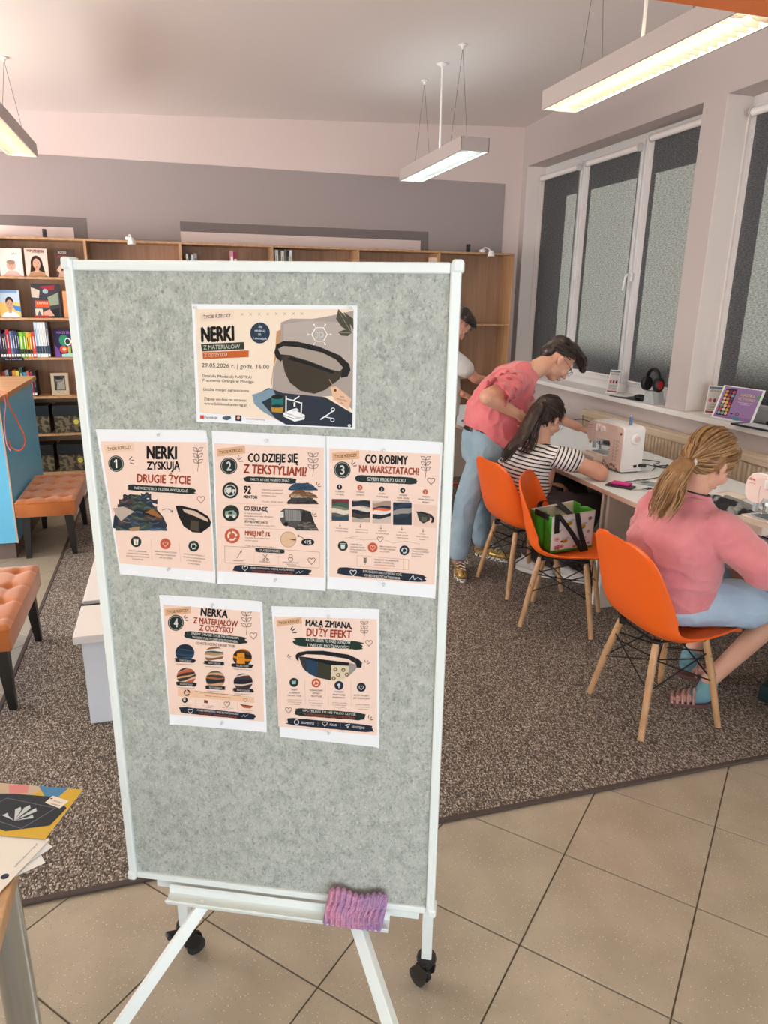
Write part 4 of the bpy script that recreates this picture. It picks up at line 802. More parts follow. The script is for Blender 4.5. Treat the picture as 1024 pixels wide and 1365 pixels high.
def cvD(c): c.rect(0, 0, 1, .45, '#bcd0e2', .5); c.rect(0, .45, 1, 1, '#e7bf6c', .5); c.poly([(0, 0), (.9, 0), (.9, .12), (0, .12)], '#7d9fc6', .8); c.circ(.5, .42, .17, '#3a2b24', 1, .16); person_cover('#3a2b24', '#c99a7d', '#eceff4', False)(c); c.poly([(.6, .55), (1, .6), (1, .8), (.75, .75)], '#3f7fc0', 1.1)
def cvE(c):
    c.rect(0, 0, 1, 1, '#3a3a40', .5); c.poly([(.3, .08), (.85, .03), (.82, .17), (.5, .2)], '#a32c3c', 1); c.circ(.5, .22, .1, '#9fb6bf', 1.5, .07); c.poly([(0, .1), (.3, .2), (.25, .42), (0, .4)], '#c9beae', 1); c.rect(.1, .5, .6, .7, '#d8542a', 2); c.text('KAWKA', .16, .60, .56, .60, .07, '#f6e6d0', 3, .03)
    c.poly([(.55, .4), (.95, .25), (.95, .6), (.62, .65)], '#8f9b86', 1.2); c.poly([(.6, .78), (.95, .7), (.92, 1), (.5, 1)], '#1c1c1f', 1.5); c.poly([(.35, .85), (.6, .75), (.75, .95), (.4, .97)], '#dfa18a', 1.8); c.rect(.08, .74, .34, .95, '#d9c9b2', 1.4); c.poly([(.14, .95), (.22, .78), (.3, .95)], '#2f5f78', 1.9); c.rect(.04, .94, .55, 1, '#b2302a', 2)
def cvF(c): c.rect(0, 0, 1, 1, '#d9976c', .5); [c.circ(.7, .2 + .22 * k, .14, '#5a4232', 1, .06) for k in range(4)]
def cvG(c):
    c.rect(0, 0, 1, 1, '#2c2350', .5); c.text('IGRZYSKA', .15, .16, .85, .16, .08, '#b48ac8', 3); c.poly([(.5, .2), (.95, .5), (.6, .6), (.45, .5)], '#e9e4d8', 1); c.circ(.45, .4, .22, '#2f8f6a', 1.2, .2); c.circ(.62, .45, .13, '#173b33', 1.6, .1); c.ring(.62, .45, .12, .03, '#e6efe6', 2)
    c.circ(.42, .73, .2, '#d4502e', 1.4, .13); c.circ(.44, .72, .09, '#f1c9a8', 1.8, .06); c.poly([(0, .55), (.2, .75), (.25, 1), (0, 1)], '#7d4fa8', 1.1); c.poly([(.75, .5), (1, .45), (1, .95), (.85, .95)], '#c1493f', 1.1); c.poly([(.3, .9), (.95, .86), (.95, 1), (.3, 1)], '#a9dcd2', 1.9); c.poly([(.62, .6), (.75, .62), (.72, .95), (.6, .95)], '#9ab85a', 1.7)
def cvH(c): c.rect(0, 0, 1, 1, '#bfae93', .5); c.rect(.18, .12, .82, .78, '#3a3835', 1); c.circ(.45, .32, .18, '#7c7a74', 1.5, .12); c.poly([(.3, .75), (.35, .45), (.6, .4), (.78, .2), (.78, .75)], '#98958c', 1.4); c.circ(.42, .24, .2, '#1d1c1b', 1.8, .06); c.text('DZIENNIK', .3, .88, .75, .88, .05, '#5a4c3a', 2)
face_book(-1.375, -1.193, 1.866, .232, '#e8e2dc', cvA, 'white book with a pale smiling face, first on the top shelf')
face_book(-1.170, -.990, 1.866, .236, '#e6cfc2', cvB, 'cream book with a long-haired woman on its cover')
face_book(-.930, -.768, 1.866, .236, '#4f3d37', cvC, 'dark brown book with a red-haired face, beside the board frame')
face_book(-1.42, -1.253, 1.521, .232, '#bcd0e2', cvD, 'blue and yellow book with a man in a white shirt')
face_book(-1.153, -.923, 1.521, .288, '#3a3a40', cvE, 'large collage-covered book with an orange title block', thick=.03)
face_book(-.90, -.75, 1.521, .23, '#d9976c', cvF, 'salmon book half hidden behind the board, second row')
face_book(-1.012, -.830, 1.176, .245, '#2c2350', cvG, 'purple illustrated book standing face out right of the book row', thick=.03, side='#2c2350')
face_book(-1.077, -.93, .831, .20, '#bfae93', cvH, 'beige book with a black and white photograph, lower shelf', thick=.035, side='#7d2f38')
# ---- upright books
def spine_book(x, w, z0, h, col, tcol, label, group, dcol=None, y=7.13, d=.16):
    t = thing('book', label, 'book', (x + w / 2, y + d / 2, z0), 0, group); m = flat(col, .45)
    mb = MB(); mb.bb(x + .0004, x + .0019, y + .001, y + d, z0, z0 + h, m).bb(x + w - .0019, x + w - .0004, y + .001, y + d, z0, z0 + h, m); mb.bb(x + .0004, x + w - .0004, y, y + .0015, z0, z0 + h, m); mb.build('cover', t)
    MB().bb(x + .002, x + w - .002, y + .002, y + d - .004, z0 + .003, z0 + h - .003, M_paper).build('pages', t)
    mb = MB(); e = .0004
    mb.bb(x + w * .15, x + w * .85, y - e, y - .0001, z0 + .008, z0 + .03, flat('#efece6'))
    mb.bb(x + w * .38, x + w * .62, y - e, y - .0001, z0 + h * .35, z0 + h * .82, flat(tcol))
    if dcol: mb.bb(x + .001, x + w - .001, y - e, y - .0001, z0 + .032, z0 + h * .33, flat(dcol))
    mb.build('spine_label', t)
row = [(.022, .235, '#3b2350', '#c9b8d8', None, 'purple'), (.020, .205, '#20261f', '#cfd8c0', None, 'blackish green'), (.012, .22, '#41304c', '#d8cfe0', None, 'plum'), (.027, .243, '#b3202c', '#f0d8d0', None, 'wide crimson'), (.022, .228, '#5d6f8f', '#e5e8ee', None, 'grey blue'), (.018, .232, '#34446a', '#dfe4ee', None, 'mid blue'), (.018, .232, '#26304a', '#c8d0e0', None, 'dark navy'), (.016, .225, '#1e2636', '#b9c2d2', None, 'blackest navy'), (.030, .222, '#78b32c', '#f3f6e2', '#1d2a22', 'lime green'), (.022, .222, '#5c9a2c', '#eef2d0', '#20241c', 'leaf green'), (.026, .218, '#e0ad28', '#2a2418', '#191a1c', 'yellow and black'), (.018, .215, '#cf8c20', '#f6ecd0', '#17181a', 'amber'), (.028, .222, '#c23a2a', '#f5e2d8', None, 'brick red')]
x = -1.452
for w, h, c1, c2, c3, nm in row:
    spine_book(x, w, 1.176, h, c1, c2, nm + ' spine in the upright row left of the purple illustrated book', 'upright books on the middle shelf', c3); x += w + .001
for k, (w, c1, c2, nm) in enumerate([(.025, '#b9cfdf', '#6d88a0', 'pale blue'), (.022, '#dfe5e8', '#9ab0be', 'white'), (.022, '#e9ebea', '#a9b8c0', 'white'), (.020, '#e4e4e0', '#9aa8b0', 'white'), (.022, '#54525c', '#d8d8dc', 'dark grey')]):
    tall = ['tall pale blue volume, first after the brick red book', 'tall white volume right beside the pale blue one', 'tall white volume in the middle of its set', 'last tall white volume, next to the dark grey one', 'tall dark grey volume closing the upright row'][k]
    spine_book(x, w, 1.176, .305, c1, c2, tall, 'upright books on the middle shelf', '#23394e'); x += w + .001
lb = MB(); lb.bb(-1.46, -1.268, 7.102, 7.1065, 1.148, 1.178, flat('#141416', .3)); lt = lb.build('shelf_label', None); tag(lt, 'black shelf label strip with white letters under the upright books', 'label')
c = Canvas(lambda u, v, h: V((-1.46 + u * .192, 7.102 - h, 1.178 - v * .03)), None, .0005); c.text('TO Z YOUTUBE', .22, .72, .93, .72, .42, '#e8e8ea', 1, .01); c.build('lettering', lt)
x = -1.47
for k, (w, h, c1, c2, nm) in enumerate([(.030, .225, '#b5452f', '#f0d8c8', 'rust red'), (.026, .235, '#8a8f98', '#26282c', 'steel grey'), (.030, .22, '#1b1b20', '#c9b070', 'black'), (.026, .232, '#d08a3a', '#3a2418', 'orange ochre'), (.028, .228, '#d9c04a', '#3a3418', 'yellow'), (.030, .255, '#2f4a40', '#c8d8c8', 'bottle green'), (.026, .215, '#3f8fa8', '#eaf2f4', 'turquoise'), (.020, .225, '#c25a4a', '#f2ded6', 'coral'), (.028, .215, '#8c2f3e', '#eed8d8', 'burgundy'), (.024, .225, '#1e1d22', '#8a8a92', 'matt black')]):
    spine_book(x, w, .831, h, c1, c2, nm + ' book spine on the shelf behind the blue counter', 'upright books behind the counter'); x += w + .0008
# small books on upper shelves, seen over the board
for k, (x, w, h, c1, nm) in enumerate([(.185, .02, .225, '#e6e2dc', 'white'), (.207, .024, .235, '#30302f', 'black'), (.233, .018, .22, '#d8d4d0', 'light grey'), (.253, .03, .232, '#8d8f90', 'mid grey')]): spine_book(x, w, 1.866, h, c1, '#55565a', nm + ' book top showing over the left part of the board', 'book tops over the board')
for k, (x, w, h, c1, nm) in enumerate([(1.0, .03, .285, '#e9e6e2', 'white'), (1.032, .022, .29, '#3b3f3a', 'dark green'), (1.056, .028, .28, '#d8d0c4', 'cream'), (1.086, .024, .292, '#6a6f66', 'olive'), (1.112, .022, .28, '#252627', 'black'), (1.136, .026, .286, '#d9d9d6', 'pearl grey')]): spine_book(x, w, 1.866, h, c1, '#8a8478', nm + ' book top over the middle of the board', 'book tops over the board')
tag(MB().bb(.585, .612, 7.13, 7.26, 1.866, 2.13, flat('#c98a9a')).bb(.5865, .6105, 7.1285, 7.2, 1.95, 2.08, flat('#f0dfe2')).build('book'), 'dusty pink book standing alone over the board', 'book', 'book tops over the board')
tag(MB().bb(.616, .645, 7.13, 7.26, 1.866, 2.12, flat('#8e2f48')).bb(.618, .643, 7.1285, 7.2, 1.95, 2.06, flat('#e8d8dc')).build('book'), 'wine red book beside the dusty pink one over the board', 'book', 'book tops over the board')
tag(MB().bb(2.56, 2.628, 7.15, 7.2, 1.866, 2.13, flat('#e8cfc0')).bb(2.575, 2.613, 7.148, 7.15, 1.95, 2.06, flat('#c07a6a')).build('box'), 'cream carton above the right end of the board', 'box')
tag(MB().box((2.97, 7.16, 2.2295), (.03, .05, .075), M_black, bevel=.004).box((2.97, 7.14, 2.24), (.018, .012, .03), flat('#3a3a3e'), bevel=.002).build('door_wedge'), 'small black block on top of the right bookcase', 'block')
tag(MB().box((-1.0, 7.26, 2.2295), (.03, .05, .078), M_black, bevel=.004).box((-1.0, 7.236, 2.24), (.018, .005, .03), flat('#3a3a3e'), bevel=.002).build('door_wedge'), 'small black block on top of the left bookcase', 'block')
# storage boxes
M_camo = mat('camouflage_paper', '#6f6247', .7, col2='#2e2a20', scale=26, detail=2, lo=.47, hi=.53)
for k, (x0, x1, z0, lab) in enumerate([(-1.345, -1.118, .486, 'camouflage storage box with black lid, upper row left'), (-1.085, -.83, .486, 'camouflage storage box with black lid, upper row beside the board'), (-1.325, -1.118, .121, 'camouflage storage box with black lid, lower row left'), (-1.085, -.83, .121, 'camouflage storage box with black lid, lower row beside the board')]):
    t = thing('storage_box', lab, 'box', ((x0 + x1) / 2, 7.24, z0), 0, 'camouflage storage boxes')
    MB().bb(x0 + .006, x1 - .006, 7.13, 7.35, z0, z0 + .19, M_camo).build('box_body', t)
    MB().bb(x0, x1, 7.122, 7.356, z0 + .16, z0 + .255, M_black, .003).build('lid', t)
    c = Canvas(lambda u, v, h: V((x0 + u, 7.1295 - h, z0 + v)), None, .0006); cx = .07 if k % 2 == 0 else .19
    c.circ(cx, .10, .024, '#d8cf5a', 1, n=8); c.text('GRY', cx - .014, .095, cx + .014, .095, -.009, '#3a3820', 2); c.build('sticker', t)
# clip lamps
for (x, dx, lab) in ((-.30, .03, 'small white clip lamp on the second bookcase, above the board corner'), (3.11, .04, 'small white clip lamp on the empty right bookcase')):
    t = thing('clip_lamp', lab, 'lamp', (x, 7.12, 2.19), 0, 'clip lamps on the bookcases')
    MB().box((x, 7.13, 2.205), (.05, .07, .028), M_white, bevel=.006).build('clamp', t, smooth=True)
    MB().tube(spline([(x, 7.13, 2.215), (x + dx * .3, 7.10, 2.235), (x + dx * .7, 7.04, 2.225), (x + dx, 7.00, 2.19)]), .005, 8, M_white).build('gooseneck', t, smooth=True)
    p = V((x + dx, 6.99, 2.17)); MB().lathe([(0, .035), (.018, .032), (.028, .015), (.036, -.01), (.037, -.022), (.033, -.022), (0, -.018)], p, 18, M_white).build('lamp_head', t, smooth=True)

# ================================================================== blue counter
M_blue = mat('blue_laminate', '#6ecbf7', .35); M_plinth = mat('taupe_plinth', '#75665f', .6)
t = thing('counter', 'bright blue counter with beech top and taupe plinth at the left edge', 'counter', (-1.6, 5.6, 0))
MB().bb(-2.4, -1.072, 5.02, 6.2, .12, 1.065, M_blue).build('body', t)
MB().bb(-2.4, -1.10, 5.05, 6.2, 0, .12, M_plinth).build('plinth', t)
MB().bb(-1.078, -1.068, 5.012, 5.022, .12, 1.065, mat('edge_strip', '#cbb9a4', .5)).build('edge_strip', t)
MB().bb(-2.42, -1.045, 4.70, 6.25, 1.065, 1.10, M_woodt, .003).build('worktop', t)
M_oc = mat('orange_cable', '#f0693a', .4); M_pc = mat('pink_cable', '#d890a8', .4)
tag(MB().tube(spline([(-1.35, 4.95, 1.105), (-1.25, 5.1, 1.106), (-1.12, 5.22, 1.106), (-1.05, 5.16, 1.104), (-1.036, 5.10, 1.04), (-1.0, 5.15, .90), (-.965, 5.1, .80), (-.99, 5.05, .74), (-1.045, 5.06, .76), (-1.064, 5.1, .80)], 10), .0045, 8, M_oc).build('cable', smooth=True), 'orange cable looping down over the counter edge', 'cable')
tag(MB().tube(spline([(-1.4, 4.9, 1.104), (-1.22, 5.0, 1.105), (-1.07, 5.04, 1.105), (-1.036, 5.03, 1.05), (-1.05, 4.995, .94), (-1.055, 5.0, .80), (-1.035, 4.99, .75)], 10), .0035, 8, M_pc).build('cable', smooth=True), 'thin pink cable hanging beside the orange one on the blue counter', 'cable')

# ================================================================== tufted benches
M_velvet = mat('rust_velvet', '#bd6b2c', .8, col2='#aa5c1e', scale=7, bump=.15, bscale=40, sheen=.5)
M_legb = mat('black_wood_leg', '#17130f', .35)
def bench(x0, x1, y0, y1, label, rows):
    t = thing('bench', label, 'bench', ((x0 + x1) / 2, (y0 + y1) / 2, 0), 0, 'tufted benches'); zt, zb = .415, .295
    W, L = x1 - x0, y1 - y0; bx = [(a, b) for a in range(3) for b in range(rows)]
    dim = [(W * (.2 + .3 * a), L * ((b + .5 + (.0 if a % 2 else .0)) / rows)) for a, b in bx]
    def top(u, v):
        x, y = u * W, v * L; e = min(x, W - x, y, L - y); z = zt - .022 * math.exp(-e / .012)
        for (a, b) in dim: z -= .020 * math.exp(-((x - a) ** 2 + (y - b) ** 2) / .0009)
        for b in range(rows): 
            z -= .004 * math.exp(-((y - L * (b + .5) / rows) / .012) ** 2)
        for a in range(3): z -= .004 * math.exp(-((x - W * (.2 + .3 * a)) / .012) ** 2)
        return V((x0 + x, y0 + y, z))
    mb = MB(); mb.grid(top, 46, 80, M_velvet)
    prof = [(u, v) for u, v in []]
    mb.bb(x0 + .001, x1 - .001, y0 + .001, y1 - .001, zb, zt - .022, M_velvet, .010); mb.build('seat', t, smooth=True)
    mb = MB(); 
    for a, b in dim: mb.ell((x0 + a, y0 + b, zt - .021), (.009, .009, .005), M_velvet, sub=2)
    mb.build('button', t, smooth=True)
    for sx, sy in ((0, 0), (1, 0), (0, 1), (1, 1)):
        cx = x0 + .055 + sx * (W - .11); cy = y0 + .06 + sy * (L - .12)
        m = MB(); q = [(-1, -1), (1, -1), (1, 1), (-1, 1)]; m.loft([[V((cx + .026 * a, cy + .026 * b, zb)) for a, b in q], [V((cx + (sx - .5) * .03 + .015 * a, cy + (sy - .5) * .03 + .015 * b, 0.0085 if cx > -.8 else .0)) for a, b in q]], M_legb); m.build('leg', t)
bench(-1.062, -.69, 4.99, 5.76, 'rust velvet tufted bench against the blue counter side', 4)
bench(-1.13, -.715, 2.98, 3.73, 'nearer rust velvet tufted bench, cut off by the left edge', 4)

# ================================================================== white low unit behind the board
M_wl = mat('white_laminate', '#e6e2e2', .4); M_wls = mat('white_laminate_side', '#dadfe8', .4)
t = thing('low_cabinet', 'white low cabinet with overhanging top, in front, behind the board', 'cabinet', (-.15, 2.95, .008), 0, 'white low cabinets')
MB().bb(-.452, .02, 2.79, 3.10, .385, .42, M_wl, .003).build('top', t); MB().bb(-.425, .0, 2.815, 3.10, .0085, .385, M_wls, .002).build('body', t)
t = thing('low_cabinet', 'second white low cabinet behind the dark gap', 'cabinet', (-.15, 3.4, .008), 0, 'white low cabinets')
MB().bb(-.452, .02, 3.155, 3.85, .385, .42, M_wl, .003).build('top', t); MB().bb(-.425, .0, 3.16, 3.82, .0085, .385, M_wls, .002).build('body', t)
tag(MB().bb(-.46, .0, 3.106, 3.150, .0085, .405, M_black).bb(-.462, -.45, 3.1, 3.155, .30, .41, M_black, .003).build('gap_filler'), 'black filler panel put in for the dark gap between the white low cabinets', 'panel')  # black filler put in for the dark of the gap

# ================================================================== table with leaflets
M_steel = mat('brushed_steel', '#cfd6da', .22, metal=1, bump=.05, bscale=300, stretch=(1, 1, .02))
t = thing('display_table', 'light wood table on a round steel leg at the lower left corner', 'table', (-.7, .9, 0))
MB().bb(-1.3, -.322, .35, 1.275, .72, .748, M_woodt, .003).build('tabletop', t)
for x, y in ((-.372, 1.222), (-1.24, 1.222), (-.372, .41), (-1.24, .41)):
    MB().lathe([(.030, 0), (.030, .72)], (x, y, 0), 28, M_steel).build('leg', t, smooth=True)
    MB().lathe([(.034, 0.0), (.034, .02), (.0305, .022)], (x, y, 0), 28, M_black).build('foot_ring', t, smooth=True)
def leaflet(name, label, poly_c, rz, w, h, z, draw, curl=0):
    cx, cy = poly_c; t = thing(name, label, 'leaflet', (cx, cy, z), 0, 'leaflets fanned on the light wood table'); R = Matrix.Rotation(rz, 3, 'Z')
    P = lambda u, v, hh: V((cx, cy, z)) + R @ V(((u - .5) * w, (.5 - v) * h, .0004 + hh + curl * (u - .5) ** 2 * .06))
    MB().grid(lambda u, v: P(u, v, 0), 8, 6, M_paper).build('sheet', t, smooth='all')
    c = Canvas(P, None, .00022); draw(c); c.build('print', t)
def df(c):
    c.rect(0, 0, 1, 1, '#d9b13c', 1, 4); c.poly([(0, 0), (.62, 0), (.55, .2), (.3, .3), (0, .25)], '#c9b29a', 1.3); c.poly([(.25, .02), (.45, 0), (.5, .16), (.34, .22)], '#d98a8a', 1.5); c.poly([(.55, .0), (.85, 0), (.82, .2), (.7, .22)], '#4a86b4', 1.6)
    c.poly([(.0, .75), (.2, .7), (.35, .95), (.3, 1), (0, 1)], '#d78d7c', 1.4); c.poly([(0, .25), (.4, .2), (.8, .2), (.98, .4), (.95, .75), (.6, .92), (.1, .7), (0, .62)], '#262d38', 2); c.line([(.35, .3), (.88, .42), (.72, .85), (.22, .66), (.35, .3)], .006, '#7e8894', 2.5)
    for a, b in ((.55, .45), (.62, .4), (.70, .45), (.48, .58), (.72, .58)): c.poly([(.6, .72), (a - .03, b + .06), (a, b), (a + .03, b + .06)], '#c9d1d6', 3)
    c.poly([(.76, .18), (.95, .26), (.92, .42), (.74, .33)], '#ece2d6', 3); c.circ(.77, .24, .012, '#3a2a22', 3.3); c.small(['MODNA', 'NERKA'], .8, .29, .1, .06, .025, '#5b4a40', .3, True, 3.3)
def dt(c):
    c.rect(0, 0, 1, 1, '#efe9e2', 1, 4)
    for k in range(6): c.text('Warsztaty szycia nerki z odzysku'[:30 - 3 * (k % 3)], .12, .22 + k * .1, .12 + .6 - .06 * (k % 3), .22 + k * .1, .03, '#6a6460', 2)
    c.rect(.05, .86, .10, .93, '#d6452f', 2); c.text('Fundacja', .12, .92, .3, .92, .04, '#33445e', 2, .01); c.circ(.4, .89, .04, '#8196ac', 2, .05); c.circ(.55, .89, .03, '#28324a', 2, .045); c.text('bibliotekamorag.pl', .66, .91, .93, .91, .03, '#5a7fb0', 2)
def ds(c): c.rect(0, 0, 1, 1, '#222a3a', 1, 3); c.poly([(0, .6), (1, .5), (1, 1), (0, 1)], '#dfe3ea', 1.5); c.heart(.8, .3, .06, '#dfe3e8', 2)
def dw(c): c.rect(0, 0, 1, 1, '#f1f0f0', 1, 3); c.circ(.82, .75, .05, '#9ab0c8', 2, .07); c.text('Orange', .6, .9, .75, .9, .04, '#b08f7e', 2)
leaflet('leaflet', 'white leaflet at the bottom of the fan, its corner over the steel leg', (-.402, 1.178), math.radians(25), .21, .148, .749, dw)
leaflet('leaflet', 'dark navy leaflet peeking from between the white leaflets', (-.396, 1.18), math.radians(40), .21, .148, .7505, ds)
leaflet('leaflet', 'cream leaflet covered with lines of small print and logos', (-.392, 1.155), math.radians(60.7), .21, .148, .752, dt)
leaflet('leaflet', 'yellow leaflet with a dark denim pocket and white leaf', (-.355, 1.3145), math.radians(-21.9), .21, .14, .754, df)
# ------------------------------------------------------------------ orange beam
M_or = mat('orange_panel', '#f47d24', .4)
tag(MB().bb(.6, 2.6, 1.75, 1.87, 2.468, 2.72, M_or, .004).build('trim_2'), None, None, None, 'structure')
# ================================================================== desks
M_desk = mat('desk_white', '#eef2f5', .35); M_edge = mat('desk_edge', '#d3b3a0', .5); M_panel = mat('desk_panel', '#ddd0c4', .5)
def desk(y0, y1, label):
    t = thing('desk', label, 'desk', (2.65, (y0 + y1) / 2, .008), 0, 'white desks in a row under the windows')
    MB().bb(2.244, 3.12, y0, y1, .704, .730, M_desk, .0015).build('desktop', t)
    MB().bb(2.240, 2.2438, y0 + .001, y1 - .001, .705, .7292, M_edge).build('edge_band', t)
    for a in (y0 + .012, y1 - .034):
        MB().bb(2.29, 3.05, a, a + .022, .008, .7035, M_panel).build('end_panel', t)
    MB().bb(2.86, 2.88, y0 + .036, y1 - .036, .25, .7035, mat('modesty_panel', '#a59b96', .6)).build('modesty_panel', t)
    for a in (y0 + .012, y1 - .034): MB().bb(2.286, 2.2898, a + .001, a + .021, .009, .703, M_metalw).build('panel_edge', t)
desk(1.74, 3.345, 'white desk nearest the camera, where the girl in the sweatshirt sews')
desk(3.35, 4.955, 'white middle desk carrying the complete sewing machine')
desk(4.96, 6.56, 'farthest white desk, behind the standing woman, beside the boy')

# ================================================================== shell chairs
M_orange = mat('orange_shell', '#e6611c', .38, spec=.4); M_leg = mat('ash_leg', '#c49a70', .45, col2='#b0855c', scale=14, stretch=(4, 4, .5))
PRF = [(.222, .422, .165), (.205, .440, .195), (.15, .446, .215), (.08, .438, .228), (0, .428, .233), (-.07, .424, .234), (-.125, .434, .233), (-.168, .462, .230), (-.198, .512, .228), (-.216, .575, .228), (-.230, .650, .222), (-.243, .720, .214), (-.253, .768, .197), (-.259, .796, .170), (-.262, .813, .128), (-.264, .820, .07)]
def chair_shell():
    P = spline([(a, b, c) for a, b, c in PRF], 4); n = len(P) - 1
    def f(u, v):
        i = u * n; k = min(int(i), n - 1); q = P[k].lerp(P[k + 1], i - k); d = (P[min(k + 1, n)] - P[max(k - 1, 0)]); tx, tz = d.x, d.y; L = math.hypot(tx, tz); nx, nz = (tz / L, -tx / L)
        if nx < 0 and nz < 0: nx, nz = -nx, -nz
        nx, nz = (tz / L, -tx / L) ; 
        if nz < -.2: nx, nz = -nx, -nz
        s = (v - .5) * 2; lift = (.022 + .055 * math.exp(-((u - .52) / .20) ** 2) + .006 * (u > .5)) * abs(s) ** 2.6 * (1 - .8 * max(0, (u - .62) / .38) ** 1.3)
        w = q.z * math.sin(s * math.pi / 2 * .94) / math.sin(math.pi / 2 * .94)
        return V((q.x + nx * lift, w, q.y + nz * lift))
    return f
def make_chair():
    t = thing('shell_chair', 'orange chair', 'chair', (0, 0, 0))
    mb = MB(); mb.grid(chair_shell(), 48, 28, M_orange); o = mb.build('shell', t, smooth='all'); md = o.modifiers.new('thickness', 'SOLIDIFY'); md.thickness = .007; md.offset = -1 if False else 0
    b = o.modifiers.new('soft', 'BEVEL'); b.width = .002; b.segments = 1; b.limit_method = 'ANGLE'
    for sx in (-1, 1):
        for sy in (-1, 1):
            m = MB(); m.tube([(sx * .118, sy * .118, .400), (sx * .150, sy * .150, .24), (sx * .188, sy * .190, .012)], [.0145, .0155, .0125], 14, M_leg)
            l = m.build('leg', t, smooth=True)
            s = MB(); s.tube([(sx * .135 + .016 * sx * 0, sy * .135 - sy * .017, .325), (sx * .135, sy * .135 + sy * .017, .325)], .004, 8, mat('steel_screw', '#b9b9b9', .3, metal=1)).tube([(sx * .152, sy * .152 - sy * .018, .25), (sx * .152, sy * .152 + sy * .018, .25)], .004, 8, MATS['steel_screw']); s.build('screw', l, smooth=True)
    m = MB(); r = .0035; M_rod = mat('black_rod', '#18181a', .4)
    for sx in (-1, 1):
        for a in (-1, 1):
            m.tube([(sx * .135, a * .135, .34), (sx * .158, -a * .158, .21)], r, 6, M_rod); m.tube([(a * .135, sx * .135, .34), (-a * .158, sx * .158, .21)], r, 6, M_rod)
        m.tube([(sx * .14, -.14, .31), (0, 0, .25), (sx * .14, .14, .31)], r, 6, M_rod)
    for sx in (-1, 1): m.tube([(sx * .12, -.12, .405), (sx * .12, .12, .405)], .006, 6, M_rod).tube([(-.12, sx * .12, .405), (.12, sx * .12, .405)], .006, 6, M_rod)
    for sx in (-1, 1):
        for sy in (-1, 1): m.box((sx * .113, sy * .113, .398), (.03, .03, .03), M_rod, rot=Matrix.Rotation(math.pi / 4, 3, 'Z'), bevel=.004)
    m.build('wire_base', t); return t
ch = make_chair()
for i, (x, y, a, lab) in enumerate([(1.905, 2.29, 0, 'orange shell chair the girl in the pink sweatshirt sits on'), (1.985, 3.215, -38, 'orange shell chair with the bee-print bag on its seat'), (1.99, 3.74, 4, 'orange shell chair of the woman in the striped shirt'), (1.66, 4.72, 12, 'orange shell chair half hidden behind the board edge')]):
    o = ch if i == 0 else copy_tree(ch)
    o.location = (x, y, .008); o.rotation_euler = (0, 0, math.radians(a)); o['label'] = lab; o['category'] = 'chair'; o['group'] = 'orange shell chairs at the sewing desks'

# ================================================================== shopping bag
M_bagw = mat('bag_white', '#e9e4e6', .45); M_bagg = mat('bag_green', '#3fa02c', .4, bump=.3, bscale=30); M_bagc = mat('bag_lining', '#d8cbb8', .6); M_strap = mat('black_strap', '#16171c', .7, bump=.3, bscale=300)
t = thing('shopping_bag', 'bee-print shopping bag with green side and black handles on a chair', 'bag', (1.99, 3.24, .452))
A0, B0, C0, D0 = V((1.835, 3.125, .454)), V((2.100, 3.158, .452)), V((2.085, 3.315, .452)), V((1.825, 3.27, .454))
A1, B1, C1, D1 = V((1.812, 3.095, .662)), V((2.080, 3.125, .672)), V((2.085, 3.355, .662)), V((1.79, 3.29, .652))
def face(a, b, c, d, bulge, n, crease=0):
    nn = (b - a).cross(d - a).normalized()
    def f(u, v):
        p = a.lerp(b, u).lerp(d.lerp(c, u), v); return p + nn * (bulge * math.sin(math.pi * u) * math.sin(math.pi * min(v, .95)) + .003 * math.sin(u * 11 + v * 7) * math.sin(v * 9 + 1) * math.sin(math.pi * u) + crease * math.exp(-((u - .5) / .08) ** 2) * v)
    return f
ff = face(A0, B0, B1, A1, .010, 1); fg = face(D0, A0, A1, D1, .0, 1, -.035)
[MB().grid(q, 20, 20, M_bagw).build('bag_panel', t, smooth='all', solid=.0025) for q in (ff, face(C0, D0, D1, C1, .006, 1))]
[MB().grid(q, 16, 16, M_bagg).build('side_gusset', t, smooth='all', solid=.0025) for q in (fg, face(B0, C0, C1, B1, 0, 1, -.03))]
MB().grid(lambda u, v: A0.lerp(B0, u).lerp(D0.lerp(C0, u), v) + V((0, 0, .001)), 4, 4, M_bagg).build('bag_base', t, solid=.002)
MB().grid(lambda u, v: face(C0, D0, D1, C1, .006, 1)(u, .25 + .74 * v) + V((0, -.004, 0)), 12, 12, M_bagc).build('lining', t, smooth='all')
nf = (B0 - A0).cross(A1 - A0).normalized()
c = Canvas(lambda u, v, h: ff(u, 1 - v) + nf * (.002 + h), None, .0004)
c.rect(0, .93, 1, 1, '#3fa02c', 1, 6); c.rect(0, 0, 1, .03, '#d9cdbf', 1, 4)
for x, y, s in ((.40, .22, .07), (.70, .36, .085), (.72, .74, .075), (.30, .68, .075), (.16, .40, .04)):
    c.circ(x + .05, y - s * .9, s * .75, '#aac3dc', 1, s * .45); c.circ(x - s * .5, y - s * .8, s * .55, '#b9cbe0', 1.1, s * .4); c.circ(x, y, s, '#e5b62a', 2, s * .72)
    for k in (-.35, .15, .6): c.line([(x - s * .5, y + s * k * .8 + s * .2), (x + s * .6, y + s * k * .8 - s * .1)], s * .17, '#2a2118', 3)
    c.circ(x - s * .95, y + s * .1, s * .38, '#3a2b1c', 2.5)
